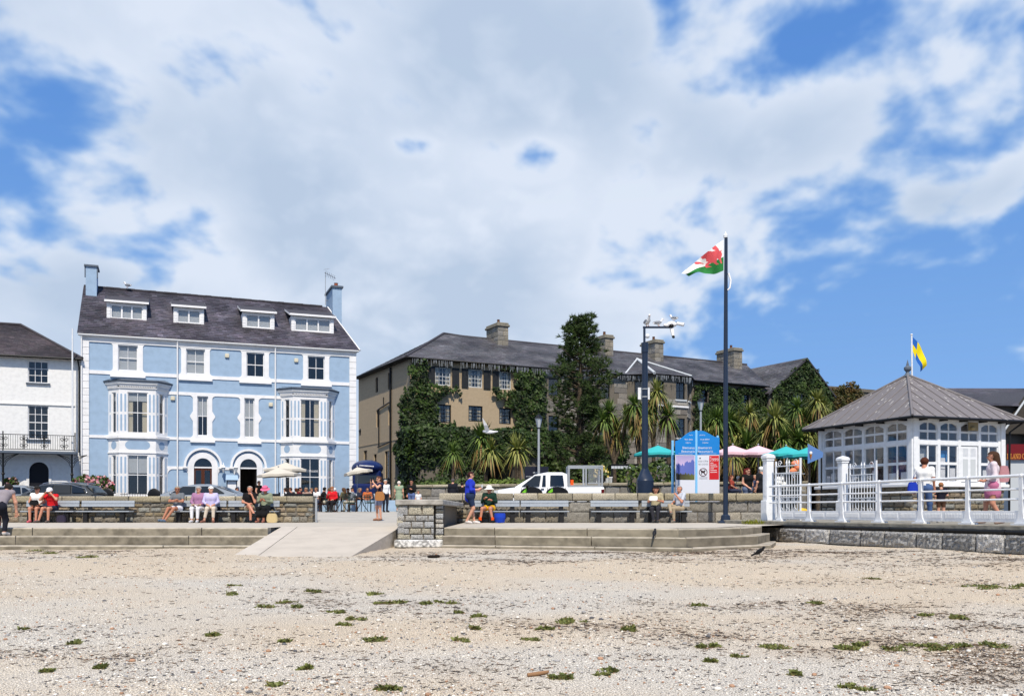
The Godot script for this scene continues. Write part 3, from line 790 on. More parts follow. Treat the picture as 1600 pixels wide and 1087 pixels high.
# ---------------------------------------------------------------- the pier
func make_pier() -> void:
	rng.seed = 31
	var ax := Vector2(0.306, -0.952)     # from the shore out to sea (x, d)
	var turn := atan2(0.952, 0.306)      # local x runs out to sea
	# local frame: x out to sea, z to the beach side (towards the camera's left)
	var o := at(7.55, 29.96, 0.11)
	var yaw := -turn
	var d := MB.new()
	d.col = lin(0.60, 0.58, 0.53)
	d.xf = Transform3D(Basis(Vector3.UP, yaw), o)
	d.cbox(Vector3(10.0, -0.06, -6.3), Vector3(24.0, 0.12, 12.4), 0.02)
	setting("pier_deck", d.mesh(), M.concrete)
	var w := thing("pier_wall", "rough grey granite block wall carrying the pier deck above the sand", "wall", o, yaw)
	pspan(w, "core", Vector3(-2.5, -0.9, -6.0), Vector3(20, -0.2, -0.1), M.mortardark)
	courses(w, "pier", -1.6, 20.0, -0.62, -0.2, 0.08, Vector2(0.75, 1.35), Vector2(0.44, 0.48), "stone", 0.02, 0.3)
	courses(w, "pier", -1.6, 20.0, -0.95, -0.62, 0.13, Vector2(0.9, 1.4), Vector2(0.32, 0.34), "stone", 0.02, 0.3)
	var pm := MB.new()
	pm.tube([Vector3(-1.2, -0.15, -0.04), Vector3(20, -0.15, -0.04)], [0.045, 0.045], 8)
	for k in 12: pm.tube([Vector3(-0.6 + k * 1.8, -0.15, -0.04), Vector3(-0.5 + k * 1.8, -0.15, -0.04)], [0.056, 0.056], 8)
	one("service_pipe", "black pipe running under the edge of the pier deck", "pipe", pm.mesh(), M.black, o, yaw)
	# railing
	var r := thing("pier_railing", "white iron railing with flared posts along the edge of the pier", "railing", o, yaw)
	var pg := PackedVector2Array()
	for q in [[0.19, 0.0], [0.19, 0.03], [0.12, 0.07], [0.075, 0.16], [0.055, 0.3], [0.05, 0.6], [0.05, 1.0], [0.04, 1.06]]: pg.append(Vector2(q[0], q[1]))
	for q in [[-0.04, 1.06], [-0.05, 1.0], [-0.05, 0.6], [-0.055, 0.3], [-0.075, 0.16], [-0.12, 0.07], [-0.19, 0.03], [-0.19, 0.0]]: pg.append(Vector2(q[0], q[1]))
	var pmesh := MB.new(); pmesh.prism(pg, -0.035, 0.035, true)
	pmesh.ell(Vector3(0, 1.07, 0), Vector3(0.065, 0.05, 0.055), 10, 6)
	pmesh.box(Vector3(0, 0.02, 0), Vector3(0.40, 0.04, 0.2))
	var pme := pmesh.mesh()
	for k in 10: part(r, "post", pme, M.steelwhite, Vector3(1.53 + k * 1.5, 0, -0.24))
	for y in [[1.07, 0.036], [0.78, 0.024], [0.56, 0.024]]:
		var m := MB.new(); m.tube([Vector3(1.0, y[0], -0.24), Vector3(15.2, y[0], -0.24)], [y[1], y[1]], 10)
		part(r, "rail", m.mesh(), M.steelwhite)
	var panel := MB.new()
	panel.cbox(Vector3(0.75, 0.185, 0), Vector3(1.36, 0.25, 0.02), 0.004)
	for k in 26:
		if k == 12 or k == 13: continue
		panel.box(Vector3(0.16 + k * 0.047, 0.20, 0.013), Vector3(0.02, 0.12, 0.014))
	var pam := panel.mesh()
	for k in 9: part(r, "panel", pam, M.steelwhite, Vector3(1.53 + k * 1.5, 0.0, -0.24))
	# gate pillars and open leaves
	for g in [[8.22, 29.75, "white square iron gate pillar with moulded cap next to the granite wall"], [11.1, 31.1, "white square iron gate pillar with moulded cap in front of the kiosk windows"]]:
		var t := thing("gate_pillar", g[2], "pillar", at(g[0], g[1], 0.1), yaw, "pier gate pillars")
		var b := MB.new(); b.cbox(Vector3(0, 0.33, 0), Vector3(0.34, 0.66, 0.34), 0.02)
		part(t, "base", b.mesh(), M.steelwhite)
		var s := MB.new(); s.cbox(Vector3(0, 1.29, 0), Vector3(0.25, 1.26, 0.25), 0.015)
		for q in 4:
			s.xf = Transform3D(Basis(Vector3.UP, q * PI / 2), Vector3.ZERO)
			s.cbox(Vector3(0, 1.3, 0.127), Vector3(0.15, 1.0, 0.012), 0.004)
		part(t, "shaft", s.mesh(), M.steelwhite)
		var c := MB.new()
		c.cbox(Vector3(0, 1.95, 0), Vector3(0.29, 0.06, 0.29), 0.01); c.cbox(Vector3(0, 2.03, 0), Vector3(0.34, 0.08, 0.34), 0.02)
		c.xf = Transform3D(Basis(Vector3.UP, PI / 4), Vector3.ZERO)
		c.lathe([Vector2(0.235, 2.07), Vector2(0.17, 2.12), Vector2(0.0, 2.17)], 4)
		part(t, "cap", c.mesh(), M.steelwhite)
	for g in [[8.36, 29.4, "white ornate iron gate leaf standing open beside the granite wall"], [11.2, 30.75, "white ornate iron gate leaf standing open in front of the kiosk"]]:
		var t := thing("pier_gate", g[2], "gate", at(g[0], g[1], 0.1), yaw, "open gates of the pier")
		var L := 1.3
		var fr := MB.new()
		for x in [0.02, L]: fr.box(Vector3(x, 0.98, 0), Vector3(0.045, 1.9 if x > 0.5 else 1.8, 0.045))
		for y in [0.12, 0.62, 0.74, 1.5, 1.72]: fr.box(Vector3(L / 2, y, 0), Vector3(L - 0.03, 0.03, 0.03))
		part(t, "frame", fr.mesh(), M.steelwhite)
		for k in 8:
			var x := 0.16 + k * 0.142
			var m := MB.new(); m.box(Vector3(x, 0.92 if k in [3, 4] else 0.82, 0), Vector3(0.018, 1.75 if k in [3, 4] else 1.38, 0.018))
			if k in [3, 4]: m.lathe([Vector2(0.0, 1.76), Vector2(0.03, 1.8), Vector2(0.0, 1.92)], 6, Vector3(x, 0, 0))
			part(t, "bar", m.mesh(), M.steelwhite)
		for sc in [[0.22, 1.80, 0.11, 1.0], [L - 0.22, 1.80, 0.11, -1.0], [0.35, 0.68, 0.05, 1.0], [0.65, 0.68, 0.05, 1.0], [0.95, 0.68, 0.05, 1.0], [0.3, 0.34, 0.1, 1.0], [0.65, 0.34, 0.1, -1.0], [1.0, 0.34, 0.1, 1.0], [0.3, 1.38, 0.08, 1.0], [0.98, 1.38, 0.08, -1.0]]:
			var m := MB.new(); var pts := []
			for k in 15:
				var a := k * 0.55
				var q: float = sc[2] * (1.0 - k * 0.055)
				pts.append(Vector3(sc[0] + sc[3] * cos(a) * q, sc[1] + sin(a) * q, 0))
			m.tube(pts, [0.011], 5, false)
			part(t, "scroll", m.mesh(), M.steelwhite)

func make_kiosk() -> void:
	var K := thing("pier_kiosk", "white timber kiosk with arched windows, a dark pyramid roof and stone plinth", "kiosk", at(14.27, 33.0), deg_to_rad(20.0))
	var A := 4.3; var B := 5.1
	var EY := 3.78
	var sill := 1.40
	# stone plinth
	pspan(K, "core", Vector3(0.05, -0.3, -B + 0.05), Vector3(A - 0.05, sill - 0.12, -0.05), M.mortar)
	courses(K, "rubble", 0.0, A, -0.2, sill - 0.12, 0.02, Vector2(0.25, 0.6), Vector2(0.14, 0.26), "stone", 0.02, 0.14)
	courses(K, "rubble", -B, 0.0, -0.2, sill - 0.12, 0.02, Vector2(0.3, 0.7), Vector2(0.16, 0.28), "stone", 0.02, 0.14, -PI / 2)
	var ledge := MB.new(); ledge.cbox(Vector3(A / 2, sill - 0.06, -B / 2), Vector3(A + 0.3, 0.12, B + 0.3), 0.02)
	part(K, "sill", ledge.mesh(), M.white)
	# the two landward walls, the floor and a counter close the room
	pspan(K, "back_wall", Vector3(A - 0.12, sill, -B + 0.01), Vector3(A - 0.01, EY, -0.25), M.steelwhite)
	pspan(K, "back_wall", Vector3(0.25, sill, -B + 0.01), Vector3(A - 0.13, EY, -B + 0.12), M.steelwhite)
	pspan(K, "floor", Vector3(0.2, sill, -B + 0.13), Vector3(A - 0.13, sill + 0.03, -0.2), M.brown)
	pspan(K, "counter", Vector3(1.5, sill + 0.03, -3.6), Vector3(A - 0.2, sill + 1.1, -1.6), M.brown)
	pspan(K, "ceiling", Vector3(0.12, EY - 0.06, -B + 0.13), Vector3(A - 0.13, EY - 0.03, -0.12), M.brown)
	for side in 2:
		var W := A if side == 0 else B
		var f := Node3D.new(); f.name = "wall"; K.add_child(f, true)
		if side == 1:
			f.rotation.y = -PI / 2; f.position = Vector3(0, 0, -B)
		# local x 0..W along the wall, z outwards; for the side wall x runs from the back to the corner
		var holes := []; var ups := []
		var post := 0.24
		var bay := (W - 2 * post) / 4.0
		for k in 4:
			var x0 := post + bay * k + 0.06; var x1 := post + bay * (k + 1) - 0.06
			holes.append([x0, x1, 2.94, 3.62]); ups.append([x0, x1, 2.94, 3.62])
			holes.append([x0, x1, sill + 0.06, 2.80])
		var m := MB.new()
		facade(m, 0.0 if side == 0 else 0.0, W, sill, EY, holes, 0.0, 0.1)
		for k in 4:
			var u = ups[k]
			# the two upper corners of an arched light
			for s in [0, 1]:
				var pg := PackedVector2Array()
				var xa: float = u[0] if s == 0 else u[1]; var sg := 1.0 if s == 0 else -1.0
				var hw: float = (u[1] - u[0]) / 2
				pg.append(Vector2(xa, 3.62)); pg.append(Vector2(xa, 3.47))
				for q in 6:
					var t := q / 5.0
					pg.append(Vector2(xa + sg * hw * t, 3.47 + 0.15 * sin(t * PI / 2)))
				m.prism(pg, -0.09, 0.002)
		part(f, "wall_frame", m.mesh(), M.steelwhite)
		for x in [0.1, W - 0.1]: pbox(f, "corner_post", Vector3(x, (sill + EY) / 2, 0.02), Vector3(0.2 if side == 0 else 0.196, EY - sill - 0.004, 0.06), M.steelwhite)
		for k in 4:
			window(f, ups[k], -0.06, {"cols": 2, "rows": 2, "mat": M.steelwhite, "frame": 0.035, "bar": 0.05, "open": true})
			var lo = holes[k * 2 + 1]
			if side == 0 and k == 2:
				var dn := MB.new()
				dn.cbox(Vector3(0, 0, 0), Vector3(lo[1] - lo[0] - 0.04, lo[3] - lo[2] - 0.04, 0.05), 0.01)
				var dr := part(f, "door", dn.mesh(), M.steelwhite, Vector3((lo[0] + lo[1]) / 2, (lo[2] + lo[3]) / 2, -0.05))
				for q in 4: pbox(dr, "pane", Vector3(-0.18 if q % 2 == 0 else 0.18, 0.42 if q < 2 else -0.15, 0.022), Vector3(0.24, 0.3 if q < 2 else 0.66, 0.012), M.blind if q >= 2 else M.glass)
			else:
				window(f, lo, -0.06, {"cols": 2, "rows": 2, "mat": M.steelwhite, "frame": 0.035, "bar": 0.06, "open": true})
		for q in [[0, 0.72, 0.3, 0.4], [0, 1.46, 0.2, 0.4], [0, 1.46, 0.2, 0.4], [0, 1.9, 0.25, 0.45], [0, 3.45, 0.22, 0.4], [1, 4.6, 0.35, 0.3], [1, 4.0, 0.35, 0.28], [1, 3.1, 0.3, 0.42], [1, 1.9, 0.28, 0.3], [1, 0.75, 0.28, 0.4], [1, 0.45, 0.2, 0.3]]:
			if q[0] == side: pbox(f, "notice", Vector3(q[1], sill + 0.12 + q[3] / 2 + (0.42 if q[1] == 1.46 and f.get_child_count() % 2 == 0 else 0.0), -0.09), Vector3(q[2], q[3], 0.006), M.white)
		if side == 0:
			pbox(f, "notice", Vector3(0.55, 2.45, -0.24), Vector3(0.5, 0.45, 0.02), M.blind); pbox(f, "notice", Vector3(1.55, 2.42, -0.24), Vector3(0.6, 0.4, 0.02), mk("posterblue", Color(0.25, 0.55, 0.8), 0.7))
		# eaves brackets
		for k in 5: pbox(f, "bracket", Vector3(0.3 + k * (W - 0.6) / 4.0, EY - 0.10, 0.18), Vector3(0.07, 0.08, 0.34), M.black)
	# roof
	var ov := 0.46
	var ap := Vector3(A / 2, 5.70, -B / 2)
	var c := [Vector3(-ov, EY - 0.02, ov), Vector3(A + ov, EY - 0.02, ov), Vector3(A + ov, EY - 0.02, -B - ov), Vector3(-ov, EY - 0.02, -B - ov)]
	var rf := MB.new()
	for i in 4: rf.tri(c[i], c[(i + 1) % 4], ap)
	rf.quad(c[3] + Vector3.DOWN * 0.05, c[2] + Vector3.DOWN * 0.05, c[1] + Vector3.DOWN * 0.05, c[0] + Vector3.DOWN * 0.05)
	var roof := part(K, "roof", rf.mesh(), M.copper)
	for i in 4:
		var a: Vector3 = c[i]; var b: Vector3 = c[(i + 1) % 4]
		var mid := (a + b) * 0.5; mid.y = ap.y
		var up := (ap - (a + b) * 0.5)
		var nn := (b - a).cross(ap - a).normalized()
		for k in range(1, 10):
			var t := k / 10.0
			var e := a.lerp(b, t)
			var f2: float = 2.0 * minf(t, 1.0 - t)
			var m := MB.new(); m.tube([e + nn * 0.012, e + up * f2 * 0.99 + nn * 0.012], [0.022, 0.022], 5)
			part(roof, "seam", m.mesh(), M.copper)
		var hp := MB.new(); hp.tube([a + Vector3.UP * 0.01, ap + Vector3.UP * 0.02], [0.05, 0.05], 6)
		part(roof, "hip_roll", hp.mesh(), M.copper)
		var g := MB.new(); g.tube([a + Vector3.DOWN * 0.05, b + Vector3.DOWN * 0.05], [0.055, 0.055], 6)
		part(roof, "gutter", g.mesh(), M.black)
	# droppings and pale patches are scattered lime spots on the sheet metal
	var sp := MB.new()
	for k in 110:
		var i := rng.randi() % 2
		var a: Vector3 = c[3] if i == 1 else c[0]; var b: Vector3 = c[0] if i == 1 else c[1]
		var t := rng.randf(); var s := rng.randf() * 0.95
		var p := a.lerp(b, t).lerp(ap, s)
		var nn := (b - a).cross(ap - a).normalized()
		var along := (ap - (a + b) * 0.5).normalized(); var ac := (b - a).normalized()
		var l := rng.randf_range(0.02, 0.09); var w := rng.randf_range(0.012, 0.03)
		p += nn * 0.005
		sp.quad(p - along * l - ac * w, p - along * l * 0.8 + ac * w, p + along * l + ac * w * 0.4, p + along * l * 0.7 - ac * w)
	var spo := part(roof, "lime_spots", sp.mesh(), mk("lime", Color(0.74, 0.73, 0.71), 0.9)); spo.set_meta("kind", "stuff")
	var fin := MB.new()
	fin.lathe([Vector2(0.16, -0.05), Vector2(0.09, 0.06), Vector2(0.06, 0.12), Vector2(0.14, 0.22), Vector2(0.14, 0.3), Vector2(0.05, 0.38), Vector2(0.05, 0.42), Vector2(0.0, 0.62)], 12, ap)
	part(K, "finial", fin.mesh(), M.lead)
	var fl := MB.new(); fl.tube([ap + Vector3(0.12, -0.05, 0.1), ap + Vector3(0.10, 1.55, 0.1)], [0.035, 0.03], 8); fl.ell(ap + Vector3(0.10, 1.57, 0.1), Vector3(0.045, 0.04, 0.045), 8, 5)
	part(K, "flagpole", fl.mesh(), M.steelwhite)
	# downpipe on the far corner
	var dp := MB.new(); dp.tube([Vector3(A + 0.5, EY - 0.08, 0.4), Vector3(A + 0.12, EY - 0.45, 0.12), Vector3(A + 0.1, 0.1, 0.12)], [0.04], 7)
	part(K, "downpipe", dp.mesh(), M.black)
	var lampm := MB.new(); lampm.box(Vector3(2.62, 3.48, 0.16), Vector3(0.42, 0.3, 0.06)); lampm.ell(Vector3(2.55, 3.42, 0.22), Vector3(0.1, 0.08, 0.08), 8, 5)
	part(K, "security_light", lampm.mesh(), mk("brass", Color(0.55, 0.48, 0.33), 0.5))
	# blue and yellow flag hanging from the pole
	var fb := MB.new()
	var nu := 14; var nv := 12
	var gp := []
	for i in nu + 1:
		var row := []
		for j in nv + 1:
			var u := i / float(nu); var v := j / float(nv)
			var top := Vector2(0.05, 1.42).lerp(Vector2(0.62, 0.36), u) + Vector2(0.12 * sin(u * 3.1), 0.05 * sin(u * 4.0))
			var bot := Vector2(0.05, 0.86).lerp(Vector2(0.42, 0.08), pow(u, 0.7))
			var q := top.lerp(bot, v)
			row.append(Vector3(q.x, q.y, 0.07 * sin(u * 9.0 + v * 2.0) * u))
		gp.append(row)
	for i in nu:
		for j in nv:
			# the fly has swung over, so the yellow half shows on the outer edge and in the fold at the hoist
			var yellow := (j < nv * 0.62) if i > 2 else (j >= nv / 2)
			fb.col = lin(0.88, 0.80, 0.08) if yellow else lin(0.13, 0.36, 0.68)
			fb.quad(gp[i][j + 1], gp[i + 1][j + 1], gp[i + 1][j], gp[i][j])
	var fm := vc(mk("flagcloth", Color(1, 1, 1), 0.85)); fm.cull_mode = BaseMaterial3D.CULL_DISABLED
	fm.backlight_enabled = true; fm.backlight = Color(0.3, 0.3, 0.3)
	var kb := K.transform
	one("blue_yellow_flag", "blue and yellow flag hanging from the kiosk flagpole", "flag", fb.mesh(), fm, kb * (ap + Vector3(0.10, 0.06, 0.1)), 0.15)

# ---------------------------------------------------------------- slates
# rows of slates on the quad a-b (eaves, left to right) to d-c (ridge); one part of many small pieces
func slates(parent: Node, a: Vector3, b: Vector3, c: Vector3, d: Vector3, w: float, h: float, tone: Color, vary: float, holes := []) -> void:
	var m := MB.new()
	var up = ((d + c) * 0.5 - (a + b) * 0.5)
	var nn = (b - a).cross(d - a).normalized()
	var rows = int(up.length() / h)
	var fn = FastNoiseLite.new(); fn.seed = int(absf(a.x) * 10.0) + 3; fn.frequency = 0.22; fn.fractal_octaves = 4
	for j in rows:
		var t0 = j / float(rows); var t1 = minf(1.0, (j + 1.25) / float(rows))
		var L0 = a.lerp(d, t0); var R0 = b.lerp(c, t0)
		var L1 = a.lerp(d, t1); var R1 = b.lerp(c, t1)
		var n = int((R0 - L0).length() / w)
		if n < 1: continue
		var off = 0.5 if j % 2 == 1 else 0.0
		for i in range(-1, n + 1):
			var s0 = clampf((i + off) / n, 0.0, 1.0); var s1 = clampf((i + 1 + off) / n, 0.0, 1.0)
			if s1 - s0 < 0.001: continue
			var mid = L0.lerp(R0, s0)
			var k = tone * (1.0 + rng.randf_range(-vary, vary)) * clampf(0.92 + fn.get_noise_2d(mid.x + mid.z * 0.3, mid.y * 2.5) * 0.9, 0.5, 1.5)
			if rng.randf() < 0.03: k = k * 1.5
			k.r *= 1.0 + rng.randf_range(-0.04, 0.06); k.b *= 1.0 + rng.randf_range(-0.03, 0.06)
			m.col = Color(k.r, k.g, k.b)
			var lift = nn * (0.022 + rng.randf_range(0.0, 0.006))
			var p0 = L0.lerp(R0, s0) + lift; var p1 = L0.lerp(R0, s1) + lift
			var g = (p1 - p0) * 0.012
			m.quad(p0 + g, p1 - g, L1.lerp(R1, s1) - g + nn * 0.004, L1.lerp(R1, s0) + g + nn * 0.004)
			m.quad(L0.lerp(R0, s0) + g, L0.lerp(R0, s1) - g, p1 - g, p0 + g)
	var o = part(parent, "slates", m.mesh(), M.slate)
	o.set_meta("kind", "stuff")

func arc_poly(cx: float, y0: float, ys: float, ri: float, ro: float, n := 14) -> PackedVector2Array:
	# an arch ring with straight legs from y0 up to the springing at ys
	var p = PackedVector2Array()
	if y0 < ys: p.append(Vector2(cx + ro, y0))
	for i in n + 1: p.append(Vector2(cx + ro * cos(PI * i / n), ys + ro * sin(PI * i / n)))
	if y0 < ys:
		p.append(Vector2(cx - ro, y0)); p.append(Vector2(cx - ri, y0))
	for i in n + 1: p.append(Vector2(cx - ri * cos(PI * i / n), ys + ri * sin(PI * i / n)))
	if y0 < ys: p.append(Vector2(cx + ri, y0))
	return p
func capsule_poly(x0: float, x1: float, y0: float, y1: float) -> PackedVector2Array:
	var p = PackedVector2Array()
	var r = minf(x1 - x0, y1 - y0) / 2
	for q in [[x1 - r, y1 - r, 0.0], [x0 + r, y1 - r, PI / 2], [x0 + r, y0 + r, PI], [x1 - r, y0 + r, PI * 1.5]]:
		for i in 6: p.append(Vector2(q[0] + r * cos(q[2] + i * PI / 10), q[1] + r * sin(q[2] + i * PI / 10)))
	return p
func prism_part(parent: Node, called: String, pg: PackedVector2Array, z0: float, z1: float, mat: Material) -> MeshInstance3D:
	var m := MB.new(); m.prism(pg, z0, z1)
	return part(parent, called, m.mesh(), mat)
# a plate round an opening, its outer corners scooped out towards the panel beside it
func surround(parent: Node, r: Array, side: float, y0: float, y1: float, z: float, scoop: float) -> void:
	for s in [-1.0, 1.0]:
		var xi: float = r[0] if s < 0 else r[1]
		var xo = xi + s * side
		var pg = PackedVector2Array([Vector2(xi, y0), Vector2(xo + s * scoop, y0)])
		for i in 7: pg.append(Vector2(xo + s * scoop - s * scoop * sin(i * PI / 12), y0 + scoop - scoop * cos(i * PI / 12)))
		for i in 7: pg.append(Vector2(xo + s * scoop - s * scoop * cos(i * PI / 12), y1 - scoop + scoop * sin(i * PI / 12)))
		pg.append(Vector2(xi, y1))
		prism_part(parent, "surround", pg, 0.0, z, M.white)
	if r[2] > y0 + 0.01: pspan(parent, "surround", Vector3(r[0], y0, 0.0), Vector3(r[1], r[2], z - 0.002), M.white)
	if r[3] < y1 - 0.01: pspan(parent, "surround", Vector3(r[0], r[3], 0.0), Vector3(r[1], y1, z - 0.002), M.white)

func bay(parent: Node, xa: float, xb: float, xc: float, xd: float, z: float, sets: Array, sign_text: bool) -> void:
	var G = 0.4
	var n = Node3D.new(); n.name = "bay_window"; parent.add_child(n, true)
	var P = [Vector3(xa, 0, 0), Vector3(xb, 0, z), Vector3(xc, 0, z), Vector3(xd, 0, 0)]
	var rows = [[1.42, 3.86], [5.22, 7.74]]
	for f in 3:
		var a: Vector3 = P[f]; var b: Vector3 = P[f + 1]
		var L = (b - a).length()
		var s = Node3D.new(); s.name = "bay_side"; n.add_child(s, true)
		s.position = a; s.rotation.y = atan2(-(b - a).z, (b - a).x)
		var inset = 0.46 if f == 1 else 0.34
		var holes = []
		for r in rows: holes.append([inset, L - inset, r[0], r[1]])
		var m := MB.new(); facade(m, 0, L, G, 8.0, holes, 0.0, 0.1)
		part(s, "wall", m.mesh(), M.white)
		for k in 2:
			var st: Dictionary = sets[k].duplicate(); st.cols = 2 if f == 1 else 1; st.rows = 2; st.frame = 0.05
			if f != 1: st.curtain = false
			window(s, holes[k], -0.07, st)
			for q in [0.0, L - inset]:
				var nn = 2 if f == 1 else 1
				for j in nn:
					var x0: float = q + inset * (j + 0.5) / nn - 0.055
					for yy in [[rows[k][0] + 0.12, rows[k][0] + 1.15], [rows[k][0] + 1.3, rows[k][1] - 0.1]]:
						prism_part(s, "blue_inlay", capsule_poly(x0, x0 + 0.11, yy[0], yy[1]), 0.0, 0.004, M.blueplate)
		prism_part(s, "blue_inlay", capsule_poly(L * 0.5 - (0.72 if f == 1 else 0.26), L * 0.5 + (0.72 if f == 1 else 0.26), 4.22, 4.74), 0.0, 0.005, M.blueplate)
		pspan(s, "sill", Vector3(-0.02, 4.9, 0.0), Vector3(L + 0.02, 5.05, 0.12), M.white)
		pspan(s, "sill", Vector3(-0.02, 3.98, 0.0), Vector3(L + 0.02, 4.06, 0.05), M.white)
		var dn := MB.new()
		for i in int(L / 0.1): dn.box(Vector3(0.05 + i * 0.1, 8.08, 0.05), Vector3(0.05, 0.09, 0.1))
		dn.box(Vector3(L / 2, 8.0, 0.03), Vector3(L + 0.02, 0.06, 0.08))
		part(s, "dentils", dn.mesh(), M.white)
	var grow = func_poly(P, 0.0)
	var c := MB.new()
	c.xf = Transform3D(Basis(Vector3.RIGHT, -PI / 2), Vector3.ZERO)
	c.prism(func_poly(P, 0.10), 8.12, 8.24)
	c.prism(func_poly(P, 0.18), 8.24, 8.36, true)
	part(n, "cornice", c.mesh(), M.white)
	var ld := MB.new(); ld.xf = c.xf; ld.prism(func_poly(P, 0.24), 8.362, 8.45, true)
	part(n, "lead_edge", ld.mesh(), M.lead)
	var rf := MB.new()
	var o = func_poly(P, 0.28)
	var pk = Vector3((xa + xd) / 2, 8.72, 0.0)
	for i in o.size() - 1:
		var a = Vector3(o[i].x, 8.45, -o[i].y); var b = Vector3(o[i + 1].x, 8.45, -o[i + 1].y)
		if i < 3: rf.quad(a, b, Vector3(lerpf(b.x, pk.x, 0.25), 8.66, 0.0), Vector3(lerpf(a.x, pk.x, 0.25), 8.66, 0.0))
	part(n, "roof", rf.mesh(), M.lead)
	if sign_text:
		var t = TextMesh.new()
		t.text = "Pier House"; t.font_size = 32; t.pixel_size = 0.0066; t.depth = 0.004
		var ft = SystemFont.new(); ft.font_names = PackedStringArray(["Droid Sans"]); t.font = ft
		part(n, "lettering", t, M.white, Vector3((xb + xc) / 2, 3.05, z - 0.055))
func func_poly(P: Array, g: float) -> PackedVector2Array:
	# plan of a bay grown outwards by g; y of the 2D plan is -z
	return PackedVector2Array([Vector2(P[0].x - g * 1.2, 0.0), Vector2(P[1].x - g * 0.5, -P[1].z - g), Vector2(P[2].x + g * 0.5, -P[2].z - g), Vector2(P[3].x + g * 1.2, 0.0)])

